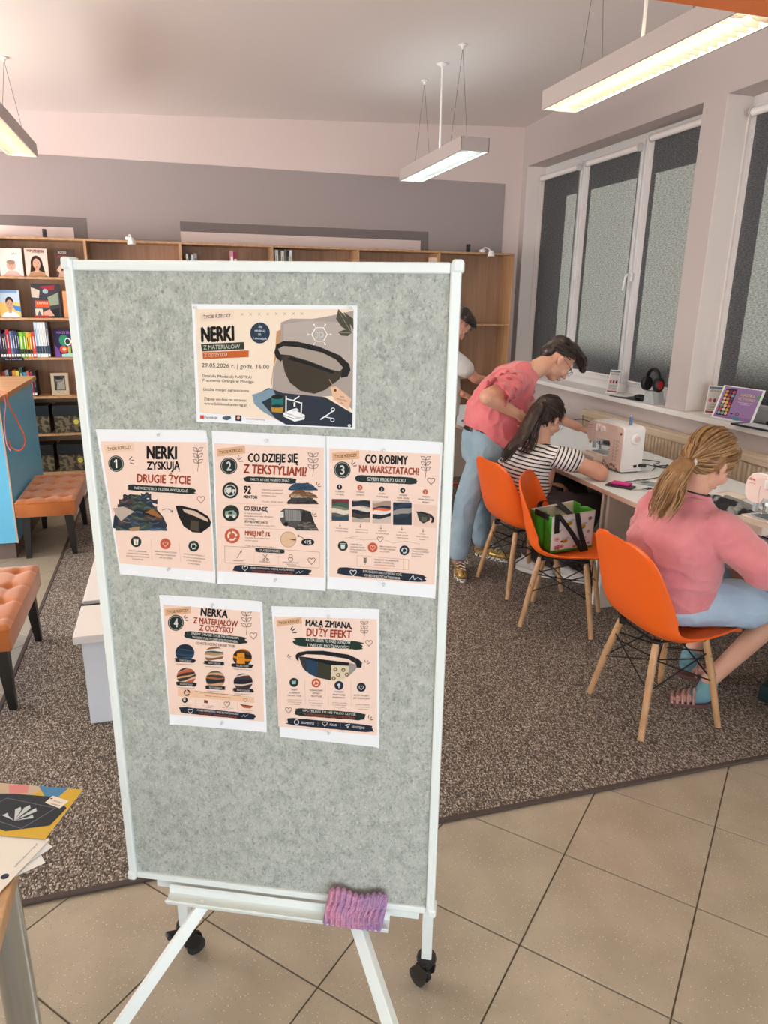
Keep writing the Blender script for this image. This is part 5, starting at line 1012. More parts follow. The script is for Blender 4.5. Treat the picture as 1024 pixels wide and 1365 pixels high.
for x, y, s, q in ((.12, .62, .06, '#e8a6a0'), (.55, .88, .05, '#d88f6a'), (.86, .52, .05, '#c9a0c4'), (.15, .86, .08, '#b86a7c'), (.24, .84, .06, '#dd9a8a'), (.88, .18, .05, '#8a5a6a'), (.52, .55, .04, '#cdbfe0'), (.9, .84, .04, '#b49ad0'), (.07, .3, .05, '#e8d27a')):
    for k in range(5): c.circ(x + s * .6 * math.cos(k * 1.256), y + s * .6 * math.sin(k * 1.256), s * .45, q, 1.6, n=8)
    c.circ(x, y, s * .3, '#8a5630', 2.6, n=8)
c.build('bee_print', t)
def ribbon(pts, w, wd, m, name, parent, th=.002):
    P = spline(pts, 6); mb = MB(); wd = V(wd).normalized()
    mb.grid(lambda u, v: P[round(u * (len(P) - 1))] + wd * w * (v - .5), len(P) - 1, 2, m); return mb.build(name, parent, smooth='all', solid=th)
fr = lambda u, v, o=.006: ff(u, v) + nf * o
ribbon([fr(.10, .55, .005), fr(.10, 1.0), fr(.13, 1.03, .0), fr(.20, .90, .012), fr(.40, .55, .02), fr(.62, .12, .03), fr(.70, .0, .034), fr(.76, .03, .03), fr(.70, .25, .022), fr(.60, .60, .014), fr(.56, .97, .007), fr(.56, 1.0, .003)], .030, (B1 - A1), M_strap, 'handle', t)
ribbon([D1.lerp(C1, .2) + V((0, 0, -.02)), D1.lerp(C1, .25) + V((0, 0, .03)), V((1.89, 3.20, .707)), V((1.92, 3.14, .677)), V((1.94, 3.13, .655)), D1.lerp(C1, .62) + V((0, 0, -.01))], .034, (1, .2, 0), M_strap, 'handle', t)
MB().box(D1.lerp(A1, .55) + V((0, 0, -.006)), (.008, .12, .03), M_strap, rot=Matrix.Rotation(.12, 3, 'Z')).build('handle_patch', t)

# ================================================================== sewing machines
M_mw = mat('machine_white', '#f6f4f5', .3, coat=.2); M_mp = mat('machine_pink', '#ecd4ca', .35); M_dial = mat('machine_dial', '#e6d3cc', .35); M_clear = mat('clear_plastic', '#e8f4fa', .08, trans=.6); M_chr = mat('chrome_part', '#c8ccd0', .15, metal=1)
def machine():
    t = thing('sewing_machine', 'sewing machine', 'sewing machine', (0, 0, 0))
    col = [(0, .010), (0, .275), (.004, .290), (.018, .30), (.16, .306), (.34, .300), (.375, .288), (.398, .262), (.405, .225), (.400, .190), (.382, .165), (.350, .155), (.305, .158), (.292, .172), (.285, .190), (.145, .192), (.133, .180), (.130, .092), (.140, .080), (.398, .080), (.405, .072), (.405, .010)]
    mb = MB(); dx = .155
    mb.prism([V((.0, y, z)) for y, z in col], (dx, 0, 0), M_mw)
    bmesh.ops.bevel(mb.bm, geom=[e for e in mb.bm.edges if abs(e.verts[0].co.x - e.verts[1].co.x) < 1e-5], offset=.007, segments=3, affect='EDGES', clamp_overlap=True); mb.build('body', t, smooth=True, world=False)
    mb = MB(); ins = [(.007 if y < .2 else y - .006 if y > .39 else y, z) for y, z in col]
    mb.prism([V((-.002, y + (.0 if .1 < y < .35 else (.007 if y < .1 else -.006)), z * .965 + .006)) for y, z in col], (.004, 0, 0), M_mp); mb.build('front_cover', t, world=False)
    for (y, z, r) in ((.268, .262, .026), (.212, .258, .021)):
        m = MB(); m.lathe([(0, -.016), (r * .9, -.016), (r, -.012), (r, 0)], (-.002, y, z), 24, M_dial, 'X'); d = m.build('dial', t, smooth=True, world=False)
        MB().box((-.0195, y, z), (.004, .006, r * 1.6), M_mw, bevel=.001).build('dial_grip', d, world=False)
    m = MB(); m.lathe([(0, -.020), (.032, -.020), (.037, -.015), (.037, -.002), (.03, .0)], (.085, 0, .225), 26, M_mw, 'Y'); m.lathe([(0, -.024), (.02, -.023), (.022, -.019)], (.085, 0, .225), 20, M_dial, 'Y'); m.build('handwheel', t, smooth=True, world=False)
    m = MB(); m.lathe([(0, .30), (.014, .30), (.014, .303), (.0035, .304), (.0035, .37), (0, .371)], (.08, .06, 0), 12, M_pvc); m.build('spool_pin', t, smooth=True, world=False)
    m = MB(); m.lathe([(.0055, .306), (.010, .308), (.009, .315), (.009, .350), (.011, .356), (.006, .360)], (.08, .06, 0), 14, mat('blue_thread', '#6c86b4', .7, bump=.4, bscale=400)); m.build('thread_spool', t, smooth=True, world=False)
    m = MB(); m.box((.07, .345, .145), (.022, .03, .04), M_chr, bevel=.003).tube([(.07, .345, .14), (.07, .345, .10)], .003, 8, M_chr).tube([(.07, .345, .10), (.07, .345, .085)], .0012, 6, M_chr).box((.07, .338, .095), (.03, .012, .004), M_chr, bevel=.001).tube([(.07, .332, .13), (.07, .336, .097)], .003, 8, M_chr).box((.03, .35, .13), (.02, .02, .05), M_clear, bevel=.004); m.build('needle_bar', t, smooth=True, world=False)
    MB().box((.07, .30, .0815), (.09, .14, .003), M_chr, bevel=.001).build('needle_plate', t, world=False)
    MB().box((-.03, .30, .055), (.07, .20, .045), mat('bed_extension', '#d9c9c0', .4), bevel=.006).build('bed_extension', t, smooth=True, world=False)
    MB().bb(.02, .14, .02, .38, 0, .011, M_black).build('foot_pad', t, world=False)
    MB().box((.10, -.002, .045), (.022, .006, .016), M_black, bevel=.001).build('socket', t, world=False)
    c = Canvas(lambda u, v, h: V((-.0022 - h, .40 - u * .40, .30 - v * .30)), None, .0003)
    c.text('ELNA', .05, .14, .14, .14, .035, '#c0303c', 2, .03); c.text('explore', .05, .19, .15, .19, .02, '#c0303c', 2)
    for i in range(2):
        for j in range(7): x, y = .76 + i * .075, .30 + j * .07; c.line([(x, y), (x + .02, y + .015), (x, y + .03), (x + .02, y + .045)], .006, '#7d5a54', 2)
        for j in range(3): c.ring(.885 + i * 0, .33 + j * .09, .014, .005, '#7d5a54', 2, 8)
    rnd = random.Random(3)
    for k in range(26):
        x, y, s = .38 + .55 * rnd.random(), .83 + .11 * rnd.random(), .006 + .012 * rnd.random()
        for q in range(5): c.circ(x + s * math.cos(q * 1.256), y + s * 1.3 * math.sin(q * 1.256), s * .6, ['#7c2f3a', '#b85a66', '#8a5a60'][k % 3], 2, s * .8, 6)
    for q in range(5): c.circ(.93 + .014 * math.cos(q * 1.256), .15 + .018 * math.sin(q * 1.256), .012, '#7c2f3a', 2, .014, 6)
    c.line([(.22, .2), (.22, .42), (.24, .46)], .005, '#b08a84', 2); c.text('sewing', .72, .95, .86, .95, .02, '#7d5a54', 2); c.build('front_print', t); 
    for ch_ in t.children:
        pass
    return t
m1 = machine(); m1.location = (2.540, 3.600, .7305); m1.rotation_euler = (0, 0, math.radians(3)); m1.scale = (1, .92, .93); m1['label'] = 'complete pinkish white sewing machine on the middle desk, handwheel side to the camera'; m1['group'] = 'sewing machines'
m2 = copy_tree(m1); m2.location = (2.455, 2.150, .7305); m2.rotation_euler = (0, 0, math.radians(3)); m2['label'] = 'sewing machine cut off by the right edge, in front of the girl'
tag(MB().tube(spline([(2.70, 3.62, .775), (2.74, 3.60, .775), (2.80, 3.60, .76), (2.9, 3.66, .735), (2.98, 3.74, .734), (2.88, 3.56, .7335), (2.70, 3.46, .7335), (2.52, 3.42, .7335), (2.42, 3.40, .7335), (2.40, 3.30, .7335)], 8), .0028, 6, M_black).box((2.69, 3.605, .775), (.05, .022, .02), M_black, rot=Matrix.Rotation(-.5, 3, 'Z'), bevel=.004).build('power_cable', smooth=True), 'black power cable plugged into the complete sewing machine and curling over the desk', 'cable')
tag(MB().tube(spline([(2.78, 3.62, .735), (2.90, 3.72, .735), (3.02, 3.70, .735), (2.94, 3.64, .738), (2.88, 3.74, .737), (2.98, 3.82, .735), (2.92, 3.9, .735), (2.86, 3.86, .735)], 8), .0028, 6, M_black).build('cable', smooth=True), 'coiled thin black cable on the desk right of the handwheel', 'cable')
t = thing('phone', 'black phone with magenta cover on the desk corner by the bare elbow', 'phone', (2.36, 3.33, .7305)); Rp = Matrix.Rotation(-.95, 3, 'Z')
MB().box((2.36, 3.33, .7355), (.15, .075, .009), M_black, rot=Rp, bevel=.003).build('phone_body', t); MB().box((2.375, 3.345, .7455), (.105, .06, .011), mat('magenta_cover', '#d9208c', .5), rot=Rp, bevel=.004).build('cover', t)
tag(MB().box((2.55, 3.37, .7325), (.10, .14, .0025), M_clear, rot=Matrix.Rotation(.5, 3, 'Z')).box((2.55, 3.37, .7345), (.06, .02, .002), M_chr, rot=Matrix.Rotation(.3, 3, 'Z')).build('presser_foot_case'), 'clear flat case of small parts beside the phone', 'case')
t = thing('scissors', 'small steel scissors lying right of the magenta phone', 'scissors', (2.44, 3.22, .7305)); MB().box((2.43, 3.24, .733), (.09, .006, .002), M_chr, rot=Matrix.Rotation(-.2, 3, 'Z')).box((2.43, 3.24, .7352), (.09, .006, .002), M_chr, rot=Matrix.Rotation(.1, 3, 'Z')).build('blade', t); MB().tube([(2.49 + .018 * math.cos(a), 3.25 + .012 * math.sin(a), .734) for a in [k * .5 for k in range(14)]], .003, 6, M_black).tube([(2.49 + .018 * math.cos(a), 3.215 + .012 * math.sin(a), .734) for a in [k * .5 for k in range(14)]], .003, 6, M_black).build('grip', t)
# cloth heaps
def cloth(name, label, c, sx, sy, h, m, seed, rz=0, cat='fabric'):
    rnd = random.Random(seed); o = rnd.random() * 9; R = Matrix.Rotation(rz, 3, 'Z')
    def f(u, v):
        x, y = (u - .5) * 2, (v - .5) * 2; r = max(abs(x), abs(y)); q = noise.noise(V((x * 1.7 + o, y * 1.7, o))); z = max(0, 1 - r ** 3) * (.35 + .65 * abs(math.sin(x * 3 + q * 3 + o)) * (.6 + .5 * q)) * h
        e = 1 + .18 * noise.noise(V((x * 2 + o, y * 2 + o, 1))); return V(c) + R @ V((x * sx / 2 * e, y * sy / 2 * e, .003 + max(z, 0)))
    return tag(MB().grid(f, 40, 40, m).build(name, smooth='all', solid=.0022), label, cat)
cloth('denim_cloth', 'blue denim pieces heaped on the far desk in front of the boy', (2.52, 5.35, .7325), .40, .55, .12, mat('denim', '#4f7d99', .85, col2='#23425a', scale=9, bump=.3, bscale=200), 3)
cloth('dark_trousers', 'dark navy trousers lying over the far desk edge near the boy', (2.44, 4.95, .7325), .30, .42, .16, mat('navy_cloth', '#1c2a3c', .9, col2='#111a26', scale=8), 5)
cloth('grey_fabric', 'grey and black fabric piece under the foot of the cut-off sewing machine', (2.67, 2.83, .7325), .17, .36, .05, mat('grey_cloth', '#8d8d8f', .9, col2='#1c1e22', scale=9, lo=.5, hi=.56), 8, -.2)
cloth('blue_fabric', 'pale blue cloth lying by the needle of the complete sewing machine', (2.40, 4.02, .7325), .22, .30, .06, mat('blue_cloth', '#a9c6da', .85, col2='#5c7da6', scale=10), 11, .4)
cloth('pattern_fabric', 'patterned pale cloth under the striped woman\'s hands', (2.36, 3.80, .7325), .16, .2, .07, mat('print_cloth', '#c9b9bd', .85, col2='#6d80a8', scale=22), 14, .2)
tag(MB().box((2.86, 3.02, .7315), (.11, .16, .0016), mat('kraft_card', '#dfcfc4', .7), rot=Matrix.Rotation(.2, 3, 'Z')).box((2.86, 3.02, .7328), (.08, .12, .0009), flat('#efe4da'), rot=Matrix.Rotation(.2, 3, 'Z')).build('card'), 'cream card lying flat near the cut-off sewing machine', 'card')
tag(MB().box((2.60, 3.02, .7318), (.20, .28, .002), flat('#d9e6f2'), rot=Matrix.Rotation(.3, 3, 'Z')).box((2.58, 3.06, .7335), (.06, .1, .0012), flat('#3e4a8c'), rot=Matrix.Rotation(.6, 3, 'Z')).build('paper_sheet'), 'pale blue paper sheet with a dark blue patch before the girl\'s chest', 'paper')
tag(MB().box((3.0, 4.42, .765), (.10, .16, .055), M_black, rot=Matrix.Rotation(.3, 3, 'Z'), bevel=.01).box((3.0, 4.42, .795), (.06, .1, .01), mat('pedal_top', '#2d2d30', .5), rot=Matrix.Rotation(.3, 3, 'Z'), bevel=.004).build('foot_pedal', smooth=True), 'black pedal block by the leaning woman\'s fingers', 'pedal')
tag(MB().tube(spline([(2.98, 4.48, .77), (2.99, 4.6, .84), (2.97, 4.78, .86), (2.92, 4.95, .80), (2.8, 5.0, .735)], 8), .003, 6, M_black).tube(spline([(3.02, 4.35, .735), (2.8, 4.2, .734), (2.72, 4.22, .734), (2.66, 4.1, .734), (2.55, 4.14, .734)], 8), .003, 6, M_black).build('cable', smooth=True), 'black cable arching behind the black pedal block', 'cable')
# things under the desks
tag(MB().box((2.52, 2.16, .055), (.15, .22, .08), mat('teal_plastic', '#1f3338', .5), rot=Matrix.Rotation(.5, 3, 'Z') @ Matrix.Rotation(.12, 3, 'X'), bevel=.012).box((2.52, 2.16, .10), (.10, .16, .012), M_black, rot=Matrix.Rotation(.5, 3, 'Z') @ Matrix.Rotation(.12, 3, 'X'), bevel=.004).build('foot_pedal', smooth=True), 'dark teal foot pedal on the carpet at the right edge', 'pedal')
t = thing('backpack', 'black backpack on the carpet under the middle desk', 'backpack', (2.55, 4.3, .008))
m = MB(); m.ell((2.54, 4.27, .34), (.17, .32, .30), M_black); remesh(m, .02, 8, 'backpack_body', t, mat('black_nylon', '#17171b', .6, bump=.3, bscale=50)); MB().tube(spline([(2.42, 4.2, .56), (2.35, 4.24, .52), (2.35, 4.26, .3), (2.42, 4.2, .15)], 8), .014, 8, MATS['black_nylon']).build('shoulder_strap', t, smooth=True)

# ================================================================== on the sills
M_acr = mat('clear_acrylic', '#f4f8fa', .08, trans=.7)
def stand(x, y, w, h, rz, label, draw, name='sign_holder', lean=.25, frame='#f3f2f0'):
    t = thing(name, label, 'sign', (x, y, .95)); R = Matrix.Rotation(rz, 3, 'Z') @ Matrix.Rotation(-lean, 3, 'X')
    P = lambda u, v, hh: V((x, y, .962)) + R @ V(((u - .5) * w, -hh, (1 - v) * h))
    MB().prism([P(a, b, 0) for a, b in ((-.05, -.03), (1.05, -.03), (1.05, 1.03), (-.05, 1.03))], R @ V((0, .004, 0)), flat(frame)).build('frame', t)
    MB().box(V((x, y, .956)) + Matrix.Rotation(rz, 3, 'Z') @ V((0, .03, 0)), (w * 1.1, .09, .008), flat(frame), rot=Matrix.Rotation(rz, 3, 'Z'), bevel=.002).build('foot', t)
    c = Canvas(P, None, .0006); draw(c); c.build('print', t)
def dsmall(c):
    c.rect(0, 0, 1, 1, '#c9c2bd', 1, 2); c.rect(0, 0, 1, .08, '#5a7686', 1.5); c.text('INSTRUKCJA', .1, .2, .9, .2, .07, '#3a2f2c', 2); 
    for k in range(3): c.circ(.2 + .3 * k, .52, .11, ['#c25a6a', '#8a3a44', '#6a2c34'][k], 2, .08)
    for k in range(4): c.line([(.12, .68 + k * .06), (.88, .68 + k * .06)], .02, '#8b8380', 2)
    c.rect(0, .93, 1, 1, '#a0404c', 1.5)
stand(3.70, 5.50, .09, .19, math.radians(-58), 'small white sign holder with an info card near the middle blind', dsmall)
stand(3.73, 4.27, .10, .19, math.radians(-48), 'small white sign holder beside the pillar, behind the purple sign', dsmall)
def dpurple(c):
    c.rect(0, 0, 1, 1, '#9a7cae', 1, 3); c.rect(.0, .9, 1, 1, '#8a6aa0', 1.3); c.quad([(.06, .08), (.36, .06), (.36, .92), (.06, .94)], '#2c2230', 1.6, 2)
    cols = ['#d98a5a', '#c94f5a', '#e0c04a', '#7aa8b8', '#e8b4a0', '#5a3f6a', '#d9d0c0', '#b03a4a', '#78a070']
    for i in range(3):
        for j in range(7): c.circ(.11 + i * .095, .16 + j * .115, .045, cols[(i * 5 + j * 2) % 9], 2, .052, 8)
    c.text('NASTKA', .50, .24, .88, .24, .08, '#efe2a0', 2, .03); c.text('SIĘ TWORZY', .46, .36, .92, .36, .07, '#efe2a0', 2, .03); c.line([(.5, .44), (.88, .44)], .012, '#d8c8e4', 2); c.line([(.56, .49), (.82, .49)], .012, '#d8c8e4', 2)
    c.poly([(.4, .8), (.5, .82), (.45, .86)], '#1d1a22', 2); c.ring(.6, .82, .04, .018, '#1d1a22', 2, 10); c.line([(.75, .78), (.77, .86)], .014, '#c03048', 2); c.circ(.62, 1 - .03, .1, '#3f86a0', 1.8, .05); c.poly([(.9, .2), (1, .12), (1, .35)], '#4f9a5a', 1.8)
stand(3.655, 4.0, .31, .22, math.radians(-84), 'large tilted purple sign in a white frame on the sill', dpurple, lean=.35)
t = thing('tablet', 'black tablet and white sheet lying on the sill left of the headphones', 'tablet', (3.68, 5.2, .95)); Rt = Matrix.Rotation(.15, 3, 'Z')
MB().box((3.68, 5.20, .9545), (.15, .34, .007), M_black, rot=Rt, bevel=.002).build('body', t); MB().box((3.66, 5.30, .9595), (.10, .16, .002), flat('#e8eaec'), rot=Matrix.Rotation(.4, 3, 'Z')).build('sheet', t)
MB().ell((3.69, 5.08, .975), (.045, .05, .022), M_black).ell((3.67, 4.99, .97), (.03, .05, .018), M_black).build('cover', t, smooth='all')
t = thing('headphone_stand', 'white angular stand carrying the headphones on the sill', 'stand', (3.68, 4.86, .95))
MB().prism([(3.62, 4.93, .951), (3.62, 4.79, .951), (3.62, 4.83, 1.05), (3.62, 4.92, 1.05)], (.10, 0, 0), M_acr).build('stand_body', t); MB().bb(3.64, 3.70, 4.80, 4.93, .9505, .958, M_metalw).build('foot', t)
t = thing('headphones', 'black and red over-ear headphones on the white stand', 'headphones', (3.67, 4.88, 1.05)); M_red = mat('red_plastic', '#b01c26', .35); hx, hy, hz = 3.665, 4.90, 1.055
arc = [V((hx, hy + .078 * math.cos(a), hz + .07 + .092 * math.sin(a))) for a in [math.pi * k / 16 for k in range(17)]]
MB().tube(arc, [.009 + .006 * math.sin(math.pi * k / 16) for k in range(17)], 10, M_black, ell=1.4).build('headband', t, smooth='all')
MB().tube([p + V((-.004, 0, -.008)) for p in arc[9:]], .007, 8, M_red, ell=1.3).build('headband_lining', t, smooth='all')
for s in (-1, 1):
    m = MB(); m.tube([(hx, hy + s * .050, hz + .045), (hx, hy + s * .060, hz + .045), (hx, hy + s * .088, hz + .045), (hx, hy + s * .098, hz + .045)], [.040, .046, .046, .034], 22, M_black, ell=1.25); e = m.build('ear_cup', t, smooth=True)
    MB().tube([(hx, hy + s * .0985, hz + .045), (hx, hy + s * .101, hz + .045)], [.026, .024], 20, M_red, ell=1.25).build('cup_badge', e)
t = thing('laptop', 'black laptop and headphones cut off at the right edge on the sill', 'laptop', (3.68, 3.6, .95))
MB().box((3.665, 3.68, .957), (.22, .40, .012), M_black, rot=Matrix.Rotation(.1, 3, 'Z'), bevel=.003).build('laptop_base', t); MB().box((3.64, 3.66, .9642), (.13, .34, .0016), flat('#dfe4ea'), rot=Matrix.Rotation(.1, 3, 'Z')).build('sheet', t); MB().ell((3.72, 3.55, .985), (.06, .08, .028), M_black).tube(spline([(3.72, 3.75, .975), (3.72, 3.66, 1.0), (3.72, 3.56, 1.0)], 6), .012, 8, M_black).build('mouse', t, smooth='all')
# ================================================================== people
def frame3(f, up):
    f = V(f).normalized(); u = V(up); u = (u - f * u.dot(f)).normalized(); x = f.cross(u)
    return Matrix((x, f, u)).transposed()
def rings(mb, rs, seg=28, m=None, p=2.4):
    out = []
    for c, u, v in rs:
        c, u, v = V(c), V(u), V(v); ring = []
        for k in range(seg):
            a = 2 * math.pi * k / seg; ca, sa = math.cos(a), math.sin(a); q = 2 / p
            ring.append(c + u * math.copysign(abs(ca) ** q, ca) + v * math.copysign(abs(sa) ** q, sa))
        out.append(ring)
    mb.loft(out, m)
def headp(mb, c, R, s=1.0, ears=True, nose=1.0):
    L = lambda x, y, z: V(c) + R @ (V((x, y, z)) * s)
    E_ = lambda p, r: mb.ell(L(*p), [q * s for q in r], None, R)
    E_((0, -.012, .030), (.076, .094, .088)); E_((0, .022, -.028), (.062, .068, .082)); E_((0, .045, -.090), (.034, .032, .024)); E_((0, .012, -.075), (.052, .052, .036))
    mb.cap(L(0, .088, .002), L(0, .108 * nose, -.034), .007 * s, .011 * s); E_((.012, .096, -.040), (.007, .008, .006)); E_((-.012, .096, -.040), (.007, .008, .006))
    E_((0, .088, -.062), (.020, .010, .0055)); E_((0, .086, -.071), (.018, .010, .006))
    for q in (-1, 1):
        E_((q * .034, .062, -.034), (.026, .026, .026)); E_((q * .028, .078, .020), (.024, .012, .008))
        if ears:
            E_((q * .077, -.012, -.012), (.007, .019, .030)); E_((q * .074, -.006, -.036), (.006, .010, .012)); E_((q * .083, -.020, -.004), (.005, .010, .020))
    return L
def hand(mb, w, d, n, side, curl=.5, s=1.0, spread=.0):
    w = V(w); a = V(d).normalized(); n = V(n); n = (n - a * n.dot(a)).normalized(); b = a.cross(n)
    mb.ell(w + a * .042 * s, (.050 * s, .038 * s, .016 * s), None, Matrix((a, b, n)).transposed()); mb.ell(w + a * .068 * s, (.022 * s, .038 * s, .013 * s), None, Matrix((a, b, n)).transposed())
    for i, (o, L) in enumerate(((-.030, .062), (-.0105, .074), (.0105, .078), (.030, .068)) if side > 0 else ((-.030, .068), (-.0105, .078), (.0105, .074), (.030, .062))):
        p = w + a * (.082 - abs(o) * .25) * s + b * o * s; ang = curl * .55 + .08 * i * curl; sp = o * spread * 4; r = .0088 * s
        for k, fr_ in enumerate((.45, .32, .25)):
            dd = (a * math.cos(ang) - n * math.sin(ang) + b * sp).normalized(); q = p + dd * L * fr_ * s; mb.cap(p, q, r, r * .93); p = q; r *= .93; ang += curl * .75
    p = w + a * .022 * s + b * side * .026 * s; q = p + (a * .75 + b * side * .62 - n * .25).normalized() * .038 * s; mb.cap(p, q, .0125 * s, .0105 * s); p = q; q = p + (a * .95 + b * side * .15 - n * .35).normalized() * .034 * s; mb.cap(p, q, .0105 * s, .0085 * s)
def eyes(parent, L, R, s, iris='#4a3527', glasses=False, parent_skin=None):
    mb = MB()
    for q in (-1, 1): mb.ell(L(q * .029, .0725, .0035), [.0145 * s, .0135 * s, .0115 * s], parent_skin, R, sub=2)
    mb.build('eyelid', parent, smooth='all')
    mb = MB()
    for q in (-1, 1):
        mb.ell(L(q * .029, .0735, -.002), [.0120 * s] * 3, flat('#d9cfc8', .3), sub=2); mb.ell(L(q * .029, .0845, -.005), [.0048 * s, .0022 * s, .0048 * s], flat(iris, .2), R, sub=2); mb.ell(L(q * .029, .0862, -.005), [.002 * s, .001 * s, .002 * s], flat('#0c0a0a', .2), R, sub=2)
    mb.build('eye', parent, smooth='all')
    mb = MB()
    for q in (-1, 1): mb.tube([L(q * .012, .092, .016), L(q * .028, .090, .021), L(q * .045, .078, .016)], [.0022, .0028, .0015], 6, flat('#2b1c16')); mb.tube([L(q * .017, .0868, .004), L(q * .029, .0890, .0065), L(q * .042, .081, .002)], .0013, 5, flat('#1a1210'))
    mb.build('eyebrow', parent, smooth=True)
    mb = MB(); mb.ell(L(0, .0965, -.0635), [.016 * s, .0045 * s, .0035 * s], flat('#b0615a', .4), R, sub=2).ell(L(0, .0945, -.0695), [.014 * s, .0045 * s, .004 * s], flat('#b86a62', .4), R, sub=2); mb.build('lips', parent, smooth='all')
    if glasses:
        mb = MB(); mt = mat('glasses_metal', '#3a3a40', .25, metal=.6)
        for q in (-1, 1):
            mb.tube([L(q * .031 + .021 * math.cos(a), .104, -.004 + .017 * math.sin(a)) for a in [k * math.pi / 9 for k in range(19)]], .0011, 6, mt); mb.tube([L(q * .052, .103, .002), L(q * .074, .06, .004), L(q * .080, -.005, .004), L(q * .080, -.02, -.012)], .0011, 6, mt)
        mb.tube([L(-.010, .105, .0), L(0, .108, .003), L(.010, .105, .0)], .0011, 6, mt); mb.build('glasses', parent, smooth=True)
M_skinA = mat('skin_warm', '#dba98f', .5, col2='#d19a80', scale=9, sss=.08); M_skinB = mat('skin_light', '#dcaa92', .5, col2='#d39c84', scale=9, sss=.08); M_skinC = mat('skin_boy', '#dca58c', .5, col2='#d0967c', scale=9, sss=.08)
def fold(amp, sx=6, sy=6, sz=3, seed=0.0):
    def f(c, n):
        p = V((c.x * sx + seed, c.y * sy, c.z * sz)); q = noise.noise(p) + .5 * noise.noise(p * 2.3); r = 1 - abs(noise.noise(p * 1.4 + V((5, 2, seed)))) * 3
        return amp * q + amp * .7 * max(0, r) ** 2
    return f
def strands(polys, r, m, name, parent, seg=4):
    mb = MB()
    for P in polys:
        n = len(P) - 1; mb.tube(P, [r * (1 - .75 * (i / n) ** 3) for i in range(n + 1)], seg, m)
    return mb.build(name, parent, smooth='all', fix=False)
def scalp(c, R, s, rad, off, tie, n, rnd, ymin=-.06, zmin=-.03, jit=.004, steps=9):
    """strand paths over the skull to the tie point (head-local), skull ellipsoid radii rad, centre off"""
    T = V([(tie[i] - off[i]) / rad[i] for i in range(3)]).normalized(); out = []
    while len(out) < n:
        d = V([rnd.gauss(0, 1) for _ in range(3)]).normalized(); p = V([d[i] * rad[i] + off[i] for i in range(3)])
        if p.y < ymin or p.z < (zmin if p.y > -.015 else zmin - .045): continue
        if p.y > .074: continue
        om = math.acos(max(-1, min(1, d.dot(T)))); 
        if om < .25 or om > 2.6: continue
        P = []; k = 1.03 + rnd.random() * .05; w = rnd.uniform(-1, 1) * .06
        for i in range(steps):
            t = i / (steps - 1); q = (d * math.sin((1 - t) * om) + T * math.sin(t * om)) / math.sin(om); q = q + V((w, 0, w)) * math.sin(math.pi * t)
            g = V([q[j] * rad[j] * k + off[j] for j in range(3)]); P.append(V(c) + R @ (g * s))
        out.append(P)
    return out
def hang(path, n, rnd, w0, w1, w2, wave=.006, steps=14):
    base = spline(path, 6); out = []
    for _ in range(n):
        a = rnd.random() * 2 * math.pi; rr = math.sqrt(rnd.random()); ph = rnd.random() * 6; ln = rnd.uniform(.78, 1.0); P = []
        for i in range(steps):
            t = i / (steps - 1) * ln; k = t * (len(base) - 1); j = min(int(k), len(base) - 2); p = base[j].lerp(base[j + 1], k - j); w = (w0 * (1 - t) ** 2 + w1 * 2 * t * (1 - t) + w2 * t * t)
            P.append(p + V((math.cos(a) * .8, math.sin(a), .25 * math.sin(a + 1))) * w * rr + V((math.sin(t * 9 + ph), math.cos(t * 8 + ph), 0)) * wave * t)
        out.append(P)
    return out
def shoe(mb_up, mb_so, heel, toe, s=1.0, h=.075, w=.042):
    heel, toe = V(heel), V(toe); a = (toe - heel); a.z = 0; L = a.length; a.normalize(); b = V((0, 0, 1)).cross(a); R = Matrix((a, b, V((0, 0, 1)))).transposed()
    mb_up.ell(heel + a * L * .26 + V((0, 0, .045)), (L * .30, w * .82, .045), None, R); mb_up.ell(heel + a * L * .66 + V((0, 0, .036)), (L * .34, w * .98, .030), None, R); mb_up.cap(heel + a * L * .22 + V((0, 0, .05)), heel + a * L * .24 + V((0, 0, h)), .036, .034)
    for z0 in (0,):
        ring = []
        for k in range(24):
            t = 2 * math.pi * k / 24; ww = w * (1.08 if math.cos(t) > 0 else .85); ring.append(heel + a * (L * .5 + L * .53 * math.cos(t)) + b * ww * math.sin(t) + V((0, 0, .0003)))
        mb_so.prism(ring, (0, 0, .024))

# ---------------------------------------------------------------- standing woman in pink
pw = thing('person', 'woman in a pink ruffled blouse and light jeans leaning over the seated woman', 'person', (1.83, 4.1, .008), 0)
hc = (2.345, 4.10, 1.365); hR = frame3((.66, -.10, -.75), (.75, 0, .66))
mb = MB(); HL = headp(mb, hc, hR, 1.08)
mb.cap(HL(0, -.028, -.05), (2.17, 4.10, 1.295), .060, .062); mb.cap((2.17, 4.10, 1.295), (2.08, 4.10, 1.23), .062, .075)
mb.ell((1.98, 4.1, 1.13), (.12, .16, .15)); mb.cap((1.98, 4.1, 1.1), (1.87, 4.08, .90), .11, .12)
mb.cap((2.0, 3.945, 1.245), (1.768, 3.865, 1.175), .055, .052); mb.cap((1.768, 3.865, 1.175), (1.955, 3.86, 1.075), .051, .031); hand(mb, (1.955, 3.86, 1.075), (.85, .12, -.5), (.3, -.85, .5), -1, 1.1)
mb.cap((2.10, 4.27, 1.24), (2.33, 4.36, 1.03), .050, .042); mb.cap((2.33, 4.36, 1.03), (2.58, 4.16, .915), .044, .028); hand(mb, (2.58, 4.16, .915), (.88, -.20, -.40), (.35, -.3, .85), -1, .75)
mb.cap((1.82, 4.02, .85), (1.70, 4.04, .12), .07, .035); mb.cap((1.86, 4.17, .85), (1.96, 4.27, .12), .07, .035)
remesh(mb, .0048, 5, 'body', pw, M_skinA)
eyes(pw, HL, hR, 1.08, glasses=True, parent_skin=M_skinA)
